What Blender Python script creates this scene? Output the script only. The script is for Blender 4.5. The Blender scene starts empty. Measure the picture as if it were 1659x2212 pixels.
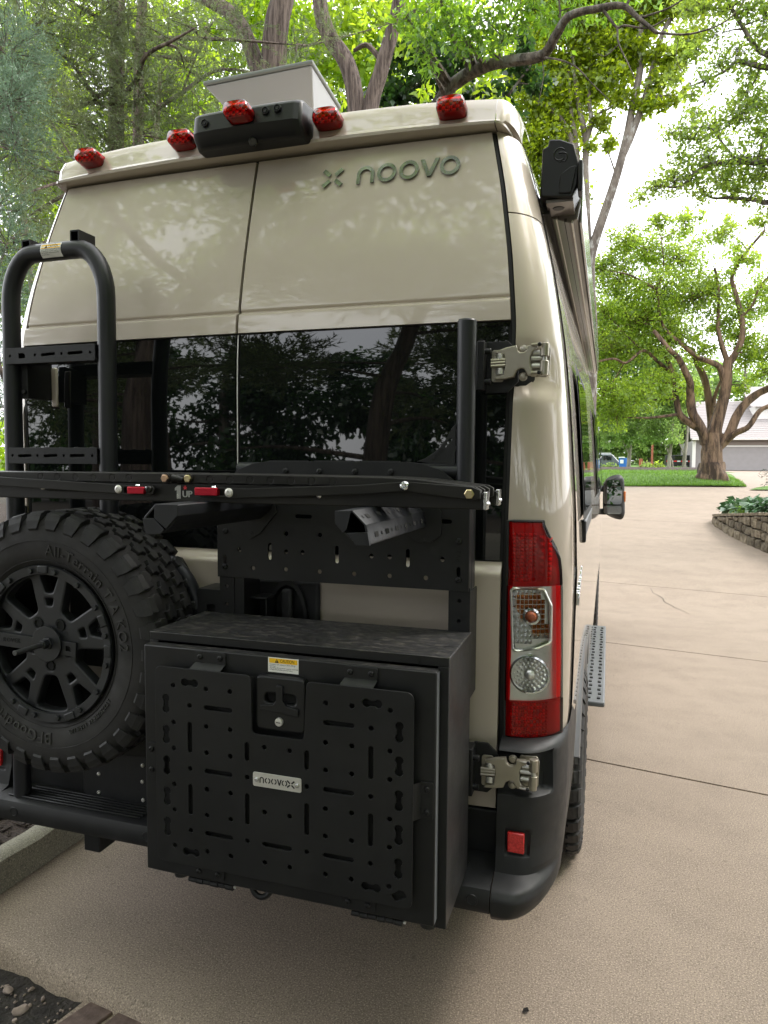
import bpy, bmesh, math, random
import numpy as np
from mathutils import Vector, Matrix
PI = math.pi
scene = bpy.context.scene
COL = scene.collection
random.seed(7)
RNG = np.random.default_rng(11)

# ------------------------------------------------------------------ camera
cam_data = bpy.data.cameras.new("camera")
cam_data.sensor_fit = 'HORIZONTAL'
cam_data.sensor_width = 36.0
cam_data.lens = 36.0 * 1533.0 / 1659.0
cam_data.clip_start = 0.05
cam_data.clip_end = 2000.0
camera = bpy.data.objects.new("camera", cam_data)
COL.objects.link(camera)
_R = Matrix(((0.953484, -0.026676, 0.300262, 1.06),
             (0.301361, 0.060831, -0.951568, -1.9),
             (0.007119, 0.997792, 0.066040, 1.62),
             (0, 0, 0, 1)))
camera.matrix_world = _R
scene.camera = camera

# ------------------------------------------------------------------ sky, sun, exposure
SUN_EL, SUN_AZ = math.radians(52), math.radians(58)   # azimuth clockwise from +Y
world = bpy.data.worlds.new("World")
scene.world = world
world.use_nodes = True
nt = world.node_tree
nt.nodes.clear()
w_out = nt.nodes.new('ShaderNodeOutputWorld')
w_bg = nt.nodes.new('ShaderNodeBackground')
w_sky = nt.nodes.new('ShaderNodeTexSky')
w_sky.sky_type = 'NISHITA'
w_sky.sun_disc = False
w_sky.sun_elevation = SUN_EL
w_sky.sun_rotation = SUN_AZ
w_sky.dust_density = 4.0
w_mix = nt.nodes.new('ShaderNodeMixRGB')       # thin bright overcast over the clear sky
w_noise = nt.nodes.new('ShaderNodeTexNoise')
w_noise.inputs['Scale'].default_value = 2.2
w_noise.inputs['Detail'].default_value = 5
w_ramp = nt.nodes.new('ShaderNodeMapRange')
w_ramp.inputs['From Min'].default_value = 0.3
w_ramp.inputs['From Max'].default_value = 0.7
w_ramp.inputs['To Min'].default_value = 0.72
w_ramp.inputs['To Max'].default_value = 0.95
w_coord = nt.nodes.new('ShaderNodeTexCoord')
nt.links.new(w_coord.outputs['Generated'], w_noise.inputs['Vector'])
nt.links.new(w_noise.outputs['Fac'], w_ramp.inputs['Value'])
nt.links.new(w_ramp.outputs['Result'], w_mix.inputs['Fac'])
nt.links.new(w_sky.outputs['Color'], w_mix.inputs['Color1'])
w_mix.inputs['Color2'].default_value = (9.0, 9.1, 9.3, 1)
nt.links.new(w_mix.outputs['Color'], w_bg.inputs['Color'])
w_bg.inputs['Strength'].default_value = 0.15
nt.links.new(w_bg.outputs['Background'], w_out.inputs['Surface'])

sun_data = bpy.data.lights.new("sun", 'SUN')
sun_data.energy = 0.9
sun_data.angle = math.radians(18)
sun_data.color = (1.0, 0.95, 0.88)
sun = bpy.data.objects.new("sun", sun_data)
COL.objects.link(sun)
_sd = Vector((math.sin(SUN_AZ) * math.cos(SUN_EL), math.cos(SUN_AZ) * math.cos(SUN_EL), math.sin(SUN_EL)))
sun.rotation_euler = _sd.to_track_quat('Z', 'Y').to_euler()

vs = scene.view_settings
vs.view_transform = 'Standard'
vs.look = 'None'
vs.gamma = 1.0
vs.use_curve_mapping = False
vs.exposure = 1.48
scene.render.engine = 'CYCLES'
cy = scene.cycles
cy.use_denoising = True
cy.max_bounces = 8
cy.diffuse_bounces = 4
cy.glossy_bounces = 4
cy.transmission_bounces = 6
cy.transparent_max_bounces = 10
cy.caustics_reflective = False
cy.caustics_refractive = False
cy.sample_clamp_indirect = 6.0

# ------------------------------------------------------------------ materials
MATS = {}
def M_new(name):
    m = bpy.data.materials.new(name)
    m.use_nodes = True
    n = m.node_tree
    n.nodes.clear()
    out = n.nodes.new('ShaderNodeOutputMaterial')
    MATS[name] = m
    return m, n, out

def coords(n, scale=(1, 1, 1)):
    tc = n.nodes.new('ShaderNodeTexCoord')
    mp = n.nodes.new('ShaderNodeMapping')
    mp.inputs['Scale'].default_value = scale
    n.links.new(tc.outputs['Object'], mp.inputs['Vector'])
    return mp.outputs['Vector']

def noise(n, vec, scale, detail=4, rough=0.55):
    t = n.nodes.new('ShaderNodeTexNoise')
    t.inputs['Scale'].default_value = scale
    t.inputs['Detail'].default_value = detail
    t.inputs['Roughness'].default_value = rough
    n.links.new(vec, t.inputs['Vector'])
    return t.outputs['Fac']

def ramp(n, fac, lo, hi, c1, c2):
    r = n.nodes.new('ShaderNodeValToRGB')
    r.color_ramp.elements[0].position = lo
    r.color_ramp.elements[1].position = hi
    r.color_ramp.elements[0].color = (*c1, 1)
    r.color_ramp.elements[1].color = (*c2, 1)
    n.links.new(fac, r.inputs['Fac'])
    return r.outputs['Color']

def mixc(n, fac, a, b, mode='MIX'):
    m = n.nodes.new('ShaderNodeMixRGB')
    m.blend_type = mode
    for sock, v in (('Fac', fac), ('Color1', a), ('Color2', b)):
        if hasattr(v, 'links') or hasattr(v, 'is_linked'):
            n.links.new(v, m.inputs[sock])
        elif isinstance(v, (int, float)):
            m.inputs[sock].default_value = v
        else:
            m.inputs[sock].default_value = (*v, 1)
    return m.outputs['Color']

def bump(n, h, strength, dist=0.01):
    b = n.nodes.new('ShaderNodeBump')
    b.inputs['Strength'].default_value = strength
    b.inputs['Distance'].default_value = dist
    n.links.new(h, b.inputs['Height'])
    return b.outputs['Normal']

def pbr(name, c1, c2=None, scale=8, rough=0.5, rough2=None, metal=0.0, coat=0.0, coat_rough=0.05, spec=0.5,
        bscale=None, bstr=0.1, bdist=0.002, vec_scale=(1, 1, 1), lo=0.35, hi=0.65, speck=None, emit=None):
    m, n, out = M_new(name)
    p = n.nodes.new('ShaderNodeBsdfPrincipled')
    n.links.new(p.outputs['BSDF'], out.inputs['Surface'])
    v = coords(n, vec_scale)
    p.inputs['Base Color'].default_value = (*c1, 1)
    if c2 is not None:
        col = ramp(n, noise(n, v, scale, 6), lo, hi, c1, c2)
        if speck:
            sc, thr, cs = speck
            f = ramp(n, noise(n, v, sc, 2), thr, thr + 0.08, (0, 0, 0), (1, 1, 1))
            col = mixc(n, f, col, cs)
        n.links.new(col, p.inputs['Base Color'])
    p.inputs['Roughness'].default_value = rough
    if rough2 is not None:
        rr = n.nodes.new('ShaderNodeMapRange')
        rr.inputs['To Min'].default_value = rough
        rr.inputs['To Max'].default_value = rough2
        rr.inputs['From Min'].default_value = 0.35
        rr.inputs['From Max'].default_value = 0.65
        n.links.new(noise(n, v, scale * 1.7, 5), rr.inputs['Value'])
        n.links.new(rr.outputs['Result'], p.inputs['Roughness'])
    p.inputs['Metallic'].default_value = metal
    p.inputs['Specular IOR Level'].default_value = spec
    p.inputs['Coat Weight'].default_value = coat
    p.inputs['Coat Roughness'].default_value = coat_rough
    if bscale:
        n.links.new(bump(n, noise(n, v, bscale, 5), bstr, bdist), p.inputs['Normal'])
    if emit:
        p.inputs['Emission Color'].default_value = (*emit[0], 1)
        p.inputs['Emission Strength'].default_value = emit[1]
    return m

def leaf_mat(name, c, t, gloss=0.08, vary=0.5, trans=0.5):
    m, n, out = M_new(name)
    at = n.nodes.new('ShaderNodeAttribute')
    at.attribute_name = 'tone'
    def tinted(col):
        dark = tuple(x * (1 - vary) for x in col)
        lite = tuple(min(1, x * (1 + vary)) for x in col)
        return ramp(n, at.outputs['Fac'], 0.0, 1.0, dark, lite)
    d = n.nodes.new('ShaderNodeBsdfDiffuse')
    n.links.new(tinted(c), d.inputs['Color'])
    tr = n.nodes.new('ShaderNodeBsdfTranslucent')
    n.links.new(tinted(t), tr.inputs['Color'])
    mx = n.nodes.new('ShaderNodeMixShader')
    mx.inputs['Fac'].default_value = trans
    n.links.new(d.outputs[0], mx.inputs[1])
    n.links.new(tr.outputs[0], mx.inputs[2])
    g = n.nodes.new('ShaderNodeBsdfGlossy')
    g.inputs['Roughness'].default_value = 0.35
    g.inputs['Color'].default_value = (0.9, 0.95, 0.9, 1)
    m2 = n.nodes.new('ShaderNodeMixShader')
    m2.inputs['Fac'].default_value = gloss
    n.links.new(mx.outputs[0], m2.inputs[1])
    n.links.new(g.outputs[0], m2.inputs[2])
    n.links.new(m2.outputs[0], out.inputs['Surface'])
    return m

def lens_mat(name, tint, rough=0.02):
    m, n, out = M_new(name)
    tr = n.nodes.new('ShaderNodeBsdfTransparent')
    tr.inputs['Color'].default_value = (*tint, 1)
    g = n.nodes.new('ShaderNodeBsdfGlossy')
    g.inputs['Roughness'].default_value = rough
    fr = n.nodes.new('ShaderNodeFresnel')
    fr.inputs['IOR'].default_value = 1.5
    mx = n.nodes.new('ShaderNodeMixShader')
    n.links.new(fr.outputs[0], mx.inputs['Fac'])
    n.links.new(tr.outputs[0], mx.inputs[1])
    n.links.new(g.outputs[0], mx.inputs[2])
    n.links.new(mx.outputs[0], out.inputs['Surface'])
    return m

def bark_mat(name, c1, c2, zs=0.18, sc=22, lichen=None):
    m, n, out = M_new(name)
    p = n.nodes.new('ShaderNodeBsdfPrincipled')
    n.links.new(p.outputs['BSDF'], out.inputs['Surface'])
    v = coords(n, (1, 1, zs))
    f = noise(n, v, sc, 8, 0.72)
    f2 = noise(n, coords(n, (1, 1, zs * 0.5)), sc * 0.55, 4, 0.6)
    f = mixc(n, 0.5, f, f2)
    col = ramp(n, f, 0.43, 0.57, c1, c2)
    if lichen:
        v2 = coords(n, (1, 1, 0.6))
        lf = ramp(n, noise(n, v2, 6, 5), 0.55, 0.66, (0, 0, 0), (1, 1, 1))
        col = mixc(n, lf, col, lichen)
    n.links.new(col, p.inputs['Base Color'])
    p.inputs['Roughness'].default_value = 0.9
    n.links.new(bump(n, f, 1.0, 0.09), p.inputs['Normal'])
    return m

# vehicle
PAINT = pbr('van_paint', (0.47, 0.405, 0.338), (0.485, 0.42, 0.35), scale=3, rough=0.42, metal=0.15, coat=1.0, coat_rough=0.035, bscale=900, bstr=0.02, bdist=0.0003)
GLASS = pbr('dark_glass', (0.004, 0.005, 0.005), rough=0.015, spec=0.75)
SIDE_GLASS = pbr('side_window_glass', (0.012, 0.015, 0.014), rough=0.01, spec=0.9)
RUBBER_SEAL = pbr('rubber_seal', (0.012, 0.012, 0.012), rough=0.7)
POWDER = pbr('black_powder_coat', (0.0064, 0.0068, 0.0074), (0.0135, 0.0137, 0.0140), scale=6, lo=0.42, hi=0.80, rough=0.42, rough2=0.55, spec=0.38, bscale=700, bstr=0.12, bdist=0.0006)
POWDER_TUBE = pbr('satin_black_tube', (0.009, 0.010, 0.0125), (0.012, 0.013, 0.016), scale=6, spec=0.42, rough=0.36, rough2=0.45, bscale=800, bstr=0.08, bdist=0.0005)
RACK_BLACK = pbr('anodised_black', (0.010, 0.0098, 0.009), (0.017, 0.016, 0.014), scale=25, rough=0.36, rough2=0.48, metal=0.3, spec=0.4, vec_scale=(0.2, 1, 1))
DUSTY = pbr('dusty_black_lid', (0.011, 0.011, 0.0115), (0.085, 0.076, 0.066), scale=26, lo=0.50, hi=0.78, rough=0.42, rough2=0.75, bscale=300, bstr=0.15, bdist=0.001, vec_scale=(1, 2.2, 1))
PLASTIC = pbr('textured_black_plastic', (0.0085, 0.009, 0.0102), (0.018, 0.018, 0.0185), scale=9, lo=0.42, hi=0.78, spec=0.42, rough=0.46, rough2=0.6, bscale=450, bstr=0.2, bdist=0.0008)
GREY_PLASTIC = pbr('grey_trim_plastic', (0.10, 0.107, 0.118), (0.12, 0.127, 0.138), scale=6, rough=0.45, bscale=400, bstr=0.15, bdist=0.0008)
POD = pbr('smooth_black_plastic', (0.008, 0.0085, 0.0095), spec=0.4, rough=0.38, bscale=600, bstr=0.08, bdist=0.0004)
DARK = pbr('dark_gap', (0.006, 0.006, 0.006), rough=0.9)
CHROME = pbr('chrome', (0.75, 0.77, 0.79), rough=0.10, metal=1.0)
BADGE = pbr('badge_chrome', (0.20, 0.21, 0.22), (0.34, 0.35, 0.36), scale=40, rough=0.16, metal=1.0)
STEEL = pbr('brushed_steel', (0.60, 0.585, 0.55), (0.68, 0.665, 0.63), scale=60, rough=0.42, metal=0.6, vec_scale=(0.1, 1, 1))
ALU = pbr('machined_aluminium', (0.62, 0.62, 0.62), rough=0.25, metal=1.0)
ZINC = pbr('yellow_zinc', (0.62, 0.52, 0.30), rough=0.28, metal=1.0)
COPPERY = pbr('copper_zinc', (0.60, 0.40, 0.27), rough=0.3, metal=1.0)
RED_ANO = pbr('red_anodised', (0.45, 0.012, 0.03), rough=0.35, metal=0.6, vec_scale=(8, 1, 1), bscale=60, bstr=0.1)
HINGE = pbr('champagne_hinge', (0.37, 0.335, 0.275), (0.42, 0.385, 0.32), scale=15, rough=0.33, metal=0.75, coat=0.4)
TYRE = pbr('tyre_rubber', (0.0105, 0.010, 0.0098), (0.019, 0.0175, 0.0165), scale=14, rough=0.62, rough2=0.8, bscale=180, bstr=0.12, bdist=0.001)
TREAD = pbr('tread_rubber', (0.009, 0.009, 0.0094), (0.036, 0.034, 0.032), scale=16, lo=0.4, hi=0.75, rough=0.55, rough2=0.75, bscale=120, bstr=0.15, bdist=0.001)
BARREL_SHADE = pbr('shade_black_barrel', (0.004, 0.004, 0.0045), rough=0.8, spec=0.2)  # darker than the rim: shade deep inside the wheel put into the colour
RIM = pbr('satin_black_rim', (0.0105, 0.0115, 0.0135), (0.016, 0.0175, 0.020), scale=9, rough=0.38, rough2=0.5)
SILVER = pbr('reflector_silver', (0.86, 0.86, 0.84), rough=0.28, metal=0.85)
AMBER = pbr('amber_facet', (0.60, 0.20, 0.02), rough=0.25, metal=0.55)
BULB = pbr('amber_bulb', (0.35, 0.10, 0.05), rough=0.12)
PEARL = pbr('pearl_reflector', (0.80, 0.79, 0.77), rough=0.25, metal=0.25)
RED_PLAST = pbr('red_facet', (0.92, 0.055, 0.045), rough=0.25)
RED_DARK = pbr('dark_red_facet', (0.60, 0.03, 0.03), rough=0.3)
LENS_RED = lens_mat('red_lens', (1.0, 0.075, 0.08))
LENS_MARK = lens_mat('marker_lens', (0.80, 0.022, 0.028), 0.06)
MARK_RED = pbr('marker_red', (0.16, 0.003, 0.006), (0.36, 0.010, 0.014), scale=110, rough=0.25, coat=0.25, coat_rough=0.08, bscale=140, bstr=0.5, bdist=0.003)
LENS_CLEAR = lens_mat('clear_lens', (0.93, 0.94, 0.94))
REFLECT_RED = pbr('red_reflector', (0.50, 0.010, 0.012), (0.75, 0.03, 0.03), scale=160, rough=0.25, coat=0.6, bscale=500, bstr=0.5)
DISH = pbr('pale_grey_plastic', (0.50, 0.51, 0.555), rough=0.5)
DISH_EDGE = pbr('grey_dish_edge', (0.25, 0.27, 0.27), rough=0.5)
AWN = pbr('awning_case', (0.125, 0.110, 0.104), (0.145, 0.128, 0.121), scale=8, rough=0.35, coat=0.5)
AWN_SIDE = pbr('awning_polished', (0.55, 0.56, 0.57), rough=0.12, metal=0.9)
WHITE_DECAL = pbr('decal_white', (0.78, 0.77, 0.73), rough=0.5)
YELLOW_DECAL = pbr('decal_yellow', (0.85, 0.50, 0.01), rough=0.5)
INK = pbr('decal_ink', (0.012, 0.012, 0.012), rough=0.6)
GREY_INK = pbr('logo_grey', (0.32, 0.32, 0.31), rough=0.5)
RED_INK = pbr('logo_red', (0.6, 0.02, 0.03), rough=0.5)
MIRROR = pbr('mirror_glass', (0.62, 0.67, 0.69), rough=0.01, metal=1.0)
ORANGE = pbr('orange_lamp', (0.75, 0.2, 0.05), rough=0.3)
# grounds
def concrete_mat(name, a, b):
    m, n, out = M_new(name)
    p = n.nodes.new('ShaderNodeBsdfPrincipled')
    n.links.new(p.outputs['BSDF'], out.inputs['Surface'])
    v = coords(n)
    col = ramp(n, noise(n, v, 0.9, 6), 0.3, 0.7, a, b)
    v3 = coords(n, (0.35, 2.6, 1))
    col = mixc(n, ramp(n, noise(n, v3, 0.8, 6, 0.6), 0.42, 0.72, (0, 0, 0), (0.45, 0.45, 0.45)), col, tuple(x * 1.22 for x in b))
    col = mixc(n, ramp(n, noise(n, v, 3.5, 6, 0.6), 0.45, 0.7, (0, 0, 0), (0.5, 0.5, 0.5)), col, tuple(x * 0.72 for x in a))
    col = mixc(n, ramp(n, noise(n, coords(n, (1.0, 0.55, 1)), 1.1, 7, 0.62), 0.56, 0.74, (0, 0, 0), (0.55, 0.55, 0.55)), col, tuple(x * 0.70 for x in a))
    sp = noise(n, v, 200, 2)
    col = mixc(n, ramp(n, sp, 0.53, 0.63, (0, 0, 0), (0.85, 0.85, 0.85)), col, tuple(x * 1.65 for x in b))
    col = mixc(n, ramp(n, noise(n, v, 165, 2), 0.36, 0.46, (0.75, 0.75, 0.75), (0, 0, 0)), col, tuple(x * 0.5 for x in a))
    col = mixc(n, ramp(n, noise(n, v, 24, 3), 0.66, 0.72, (0, 0, 0), (0.5, 0.5, 0.5)), col, tuple(x * 0.6 for x in a))
    n.links.new(col, p.inputs['Base Color'])
    p.inputs['Roughness'].default_value = 0.85
    n.links.new(bump(n, mixc(n, 0.4, noise(n, v, 220, 3), noise(n, v, 30, 4)), 0.22, 0.003), p.inputs['Normal'])
    return m
CONCRETE = concrete_mat('driveway_concrete', (0.216, 0.169, 0.130), (0.266, 0.213, 0.167))
KERB = concrete_mat('kerb_concrete', (0.115, 0.106, 0.076), (0.165, 0.153, 0.113))
SOIL = pbr('dark_soil', (0.018, 0.015, 0.013), (0.05, 0.042, 0.036), scale=14, rough=0.95, bscale=60, bstr=0.9, bdist=0.03)
MULCH = pbr('bark_mulch', (0.022, 0.014, 0.011), (0.075, 0.052, 0.040), scale=40, rough=0.95, bscale=45, bstr=1.0, bdist=0.03, vec_scale=(1, 2.5, 1))
LITTER = pbr('forest_floor', (0.025, 0.020, 0.015), (0.07, 0.056, 0.040), scale=6, rough=0.95, bscale=40, bstr=0.9, bdist=0.03)
LETTER_RUB = pbr('raised_rubber', (0.030, 0.029, 0.027), rough=0.7)
GRASS_G = pbr('lawn_ground', (0.055, 0.125, 0.012), (0.10, 0.19, 0.025), scale=1.6, rough=0.9, bscale=60, bstr=0.8, bdist=0.03)
BRICK = pbr('old_brick', (0.085, 0.056, 0.047), (0.165, 0.115, 0.097), scale=25, rough=0.9, bscale=120, bstr=0.5, bdist=0.006)
STONE_M = [pbr('wall_stone_%s' % k, tuple(x * f for x in (0.075, 0.058, 0.038)), tuple(x * f for x in (0.21, 0.172, 0.122)), scale=9, rough=0.9, bscale=22, bstr=1.0, bdist=0.04, lo=0.36, hi=0.64) for k, f in (('tan', 1.0), ('dark', 0.72), ('pale', 1.2))]
JOINT = pbr('wall_core', (0.035, 0.03, 0.024), rough=0.95)
PEBBLE = pbr('pebble_stone', (0.22, 0.17, 0.14), (0.36, 0.29, 0.25), scale=30, rough=0.85)
# plants
BARK_OAK = bark_mat('grey_brown_bark', (0.040, 0.025, 0.017), (0.215, 0.140, 0.090), sc=9)
BARK_CEDAR = bark_mat('cedar_bark', (0.065, 0.045, 0.038), (0.21, 0.160, 0.135), zs=0.10, sc=26)
BARK_SMOOTH = bark_mat('smooth_grey_bark', (0.11, 0.09, 0.075), (0.21, 0.18, 0.15), zs=0.4, sc=10, lichen=(0.34, 0.33, 0.30))
BARK_DARK = bark_mat('dark_branch_bark', (0.045, 0.036, 0.029), (0.17, 0.14, 0.115), zs=0.3, sc=18, lichen=(0.20, 0.20, 0.17))
BARK_PALE = bark_mat('pale_bark', (0.17, 0.15, 0.12), (0.32, 0.29, 0.25), zs=0.3, sc=10)
L_OAK = leaf_mat('oak_leaf', (0.14, 0.215, 0.032), (0.50, 0.68, 0.06), 0.04, trans=0.62)
L_ROAK = leaf_mat('pin_oak_leaf', (0.14, 0.225, 0.045), (0.52, 0.70, 0.09), 0.04, trans=0.65)
L_YEL = leaf_mat('yellow_green_leaf', (0.15, 0.21, 0.015), (0.46, 0.58, 0.02), 0.04, trans=0.6)
L_ELM = leaf_mat('elm_leaf', (0.09, 0.19, 0.022), (0.32, 0.56, 0.03), 0.06, trans=0.55)
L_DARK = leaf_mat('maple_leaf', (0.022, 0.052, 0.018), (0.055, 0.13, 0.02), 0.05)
L_FAR = leaf_mat('sunlit_far_leaf', (0.15, 0.24, 0.02), (0.48, 0.66, 0.03), 0.03, trans=0.6)
L_FARR = leaf_mat('pale_far_leaf', (0.15, 0.23, 0.07), (0.36, 0.52, 0.12), 0.03, trans=0.55)
L_CEDAR = leaf_mat('cedar_needle', (0.118, 0.150, 0.082), (0.24, 0.30, 0.10), 0.04, trans=0.4)
L_CEDAR_B = leaf_mat('blue_cedar_needle', (0.12, 0.19, 0.135), (0.20, 0.30, 0.17), 0.04, trans=0.35)
L_HOSTA = leaf_mat('hosta_leaf', (0.05, 0.13, 0.05), (0.06, 0.14, 0.04), 0.16, trans=0.3)
L_SPRUCE = leaf_mat('spruce_needle', (0.025, 0.065, 0.035), (0.03, 0.07, 0.03), 0.05, trans=0.2)
L_GRASS = leaf_mat('grass_blade', (0.10, 0.21, 0.02), (0.16, 0.30, 0.03), 0.04)
# house
SIDING = pbr('grey_siding', (0.21, 0.195, 0.19), (0.24, 0.222, 0.216), scale=3, rough=0.7)
GARAGE = pbr('garage_door_paint', (0.235, 0.222, 0.222), (0.255, 0.242, 0.242), scale=3, rough=0.6)
SHINGLE = pbr('roof_shingle', (0.235, 0.212, 0.205), (0.295, 0.268, 0.26), scale=12, rough=0.9)
TRIM = pbr('white_trim', (0.62, 0.60, 0.57), rough=0.6)
GUTTER = pbr('gutter_brown', (0.17, 0.135, 0.115), rough=0.5)
BLUE = pbr('blue_paint', (0.02, 0.12, 0.42), rough=0.5)
CARGREY = pbr('car_grey', (0.10, 0.115, 0.125), rough=0.25, coat=1.0)
CARWHITE = pbr('car_white', (0.7, 0.72, 0.72), rough=0.3, coat=0.5)
BLACKP = pbr('black_paint', (0.01, 0.012, 0.012), rough=0.3)
ORANGE_P = pbr('orange_post', (0.33, 0.10, 0.06), rough=0.6)

# ------------------------------------------------------------------ mesh helpers
class MB:
    def __init__(s):
        s.v = []; s.f = []; s.m = []
    def add(s, vf, M=None, mi=0):
        v, f = vf
        b = len(s.v)
        if M is not None:
            v = [tuple(M @ Vector(p)) for p in v]
        s.v.extend([tuple(p) for p in v])
        s.f.extend([tuple(b + i for i in q) for q in f])
        s.m.extend([mi] * len(f))
        return s

def mesh_obj(name, vf, mats, parent=None, smooth=35, bevel=None, label=None, segs=2):
    if isinstance(vf, MB):
        v, f, mi = vf.v, vf.f, vf.m
    else:
        (v, f), mi = vf, None
    me = bpy.data.meshes.new(name)
    me.from_pydata([tuple(p) for p in v], [], f)
    if not isinstance(mats, (list, tuple)):
        mats = [mats]
    for m in mats:
        me.materials.append(m)
    if mi and len(mats) > 1:
        me.polygons.foreach_set('material_index', mi)
    me.update()
    if smooth:
        me.shade_smooth()
        me.set_sharp_from_angle(angle=math.radians(smooth))
    return link(name, me, parent, bevel, label, segs)

def link(name, me, parent=None, bevel=None, label=None, segs=2):
    o = bpy.data.objects.new(name, me)
    COL.objects.link(o)
    if parent is not None:
        set_parent(o, parent)
    if bevel:
        bm_ = o.modifiers.new('bevel', 'BEVEL')
        bm_.width = bevel
        bm_.segments = segs
        bm_.limit_method = 'ANGLE'
        bm_.angle_limit = math.radians(40)
    if label:
        o['label'] = label
    return o

def set_parent(o, p):
    # every mesh is written in world coordinates, so undo the parent's own placement
    o.parent = p
    o.matrix_parent_inverse = p.matrix_basis.inverted()

def tag(o, label, cat, group=None):
    o['label'] = label; o['category'] = cat
    if group: o['group'] = group
    return o

def thing(name, label, cat, loc=(0, 0, 0), group=None):
    o = bpy.data.objects.new(name, None)
    o.empty_display_size = 0.1
    COL.objects.link(o)
    o.location = loc
    return tag(o, label, cat, group)

def struct(name, vf, mats, parent=None, smooth=35, bevel=None, kind='structure'):
    o = mesh_obj(name, vf, mats, parent, smooth, bevel)
    if parent is None:
        o['kind'] = kind
    return o

def dup(o, M, parent=None):
    c = o.copy()
    COL.objects.link(c)
    if parent is not None:
        set_parent(c, parent)
    c.matrix_basis = M @ o.matrix_basis
    return c

def box(x0, x1, y0, y1, z0, z1):
    v = [(x0, y0, z0), (x1, y0, z0), (x1, y1, z0), (x0, y1, z0), (x0, y0, z1), (x1, y0, z1), (x1, y1, z1), (x0, y1, z1)]
    return v, [(0, 3, 2, 1), (4, 5, 6, 7), (0, 1, 5, 4), (1, 2, 6, 5), (2, 3, 7, 6), (3, 0, 4, 7)]

def cbox(c, s):
    return box(c[0] - s[0] / 2, c[0] + s[0] / 2, c[1] - s[1] / 2, c[1] + s[1] / 2, c[2] - s[2] / 2, c[2] + s[2] / 2)

def catmull(pts, per=6):
    P = [np.array(p, float) for p in pts]
    if len(P) < 3:
        return [tuple(P[0] + (P[-1] - P[0]) * t) for t in np.linspace(0, 1, per + 1)]
    P = [2 * P[0] - P[1]] + P + [2 * P[-1] - P[-2]]
    out = []
    for i in range(1, len(P) - 2):
        for k in range(per):
            t = k / per
            a, b, c, d = P[i - 1:i + 3]
            out.append(0.5 * ((2 * b) + (-a + c) * t + (2 * a - 5 * b + 4 * c - d) * t * t + (-a + 3 * b - 3 * c + d) * t ** 3))
    out.append(P[-2])
    return [tuple(p) for p in out]

def tube(pts, r, n=12, caps=True, wob=0.0, seed=0):
    P = [Vector(p) for p in pts]
    k = len(P)
    R = r if isinstance(r, (list, tuple, np.ndarray)) else [r] * k
    v = []; f = []
    rs = random.Random(seed)
    t0 = (P[1] - P[0]).normalized()
    up = Vector((0, 0, 1)) if abs(t0.z) < 0.9 else Vector((1, 0, 0))
    a = t0.cross(up).normalized()
    ph = [rs.uniform(0, 6.28) for _ in range(4)]
    for i in range(k):
        t = (P[min(i + 1, k - 1)] - P[max(i - 1, 0)]).normalized()
        a = (a - t * a.dot(t)).normalized()
        b = t.cross(a)
        for j in range(n):
            q = 2 * PI * j / n
            rr = R[i] * (1 + (wob * (math.sin(3 * q + ph[0] + i * 0.35) + 0.6 * math.sin(5 * q + ph[1] - i * 0.5)) if wob else 0))
            v.append(tuple(P[i] + (a * math.cos(q) + b * math.sin(q)) * rr))
    for i in range(k - 1):
        for j in range(n):
            f.append((i * n + j, i * n + (j + 1) % n, (i + 1) * n + (j + 1) % n, (i + 1) * n + j))
    if caps:
        f.append(tuple(range(n - 1, -1, -1)))
        f.append(tuple((k - 1) * n + j for j in range(n)))
    return v, f

def lathe(prof, n=24, M=None, closed=False):
    """prof: list of (r, h) turned about local Z."""
    v = []; f = []
    k = len(prof)
    for (r, h) in prof:
        for j in range(n):
            q = 2 * PI * j / n
            v.append((r * math.cos(q), r * math.sin(q), h))
    for i in range(k - 1):
        for j in range(n):
            f.append((i * n + j, i * n + (j + 1) % n, (i + 1) * n + (j + 1) % n, (i + 1) * n + j))
    if not closed:
        if prof[0][0] > 1e-6: f.append(tuple(range(n - 1, -1, -1)))
        if prof[-1][0] > 1e-6: f.append(tuple((k - 1) * n + j for j in range(n)))
    if M is not None:
        v = [tuple(M @ Vector(p)) for p in v]
    return v, f

def prism(poly, t, M=None):
    n = len(poly)
    v = [(p[0], p[1], -t / 2) for p in poly] + [(p[0], p[1], t / 2) for p in poly]
    f = [tuple(range(n - 1, -1, -1)), tuple(range(n, 2 * n))]
    for i in range(n):
        j = (i + 1) % n
        f.append((i, j, n + j, n + i))
    if M is not None:
        v = [tuple(M @ Vector(p)) for p in v]
    return v, f

def gridf(fn, us, vs_):
    v = [tuple(fn(u, w)) for w in vs_ for u in us]
    nu = len(us)
    f = []
    for j in range(len(vs_) - 1):
        for i in range(nu - 1):
            f.append((j * nu + i, j * nu + i + 1, (j + 1) * nu + i + 1, (j + 1) * nu + i))
    return v, f

def frame(o, u, n):
    """matrix whose local X runs along u, local Z along n, origin o."""
    u = Vector(u).normalized(); n = Vector(n).normalized()
    w = n.cross(u)
    return Matrix(((u.x, w.x, n.x, o[0]), (u.y, w.y, n.y, o[1]), (u.z, w.z, n.z, o[2]), (0, 0, 0, 1)))

def rearM(y):
    """local (x, z) plane facing the back of the van (-Y) at depth y"""
    return Matrix(((1, 0, 0, 0), (0, 0, -1, y), (0, 1, 0, 0), (0, 0, 0, 1)))

def circ(c, r, n=14):
    return [(c[0] + r * math.cos(2 * PI * i / n), c[1] + r * math.sin(2 * PI * i / n)) for i in range(n)]

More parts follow.
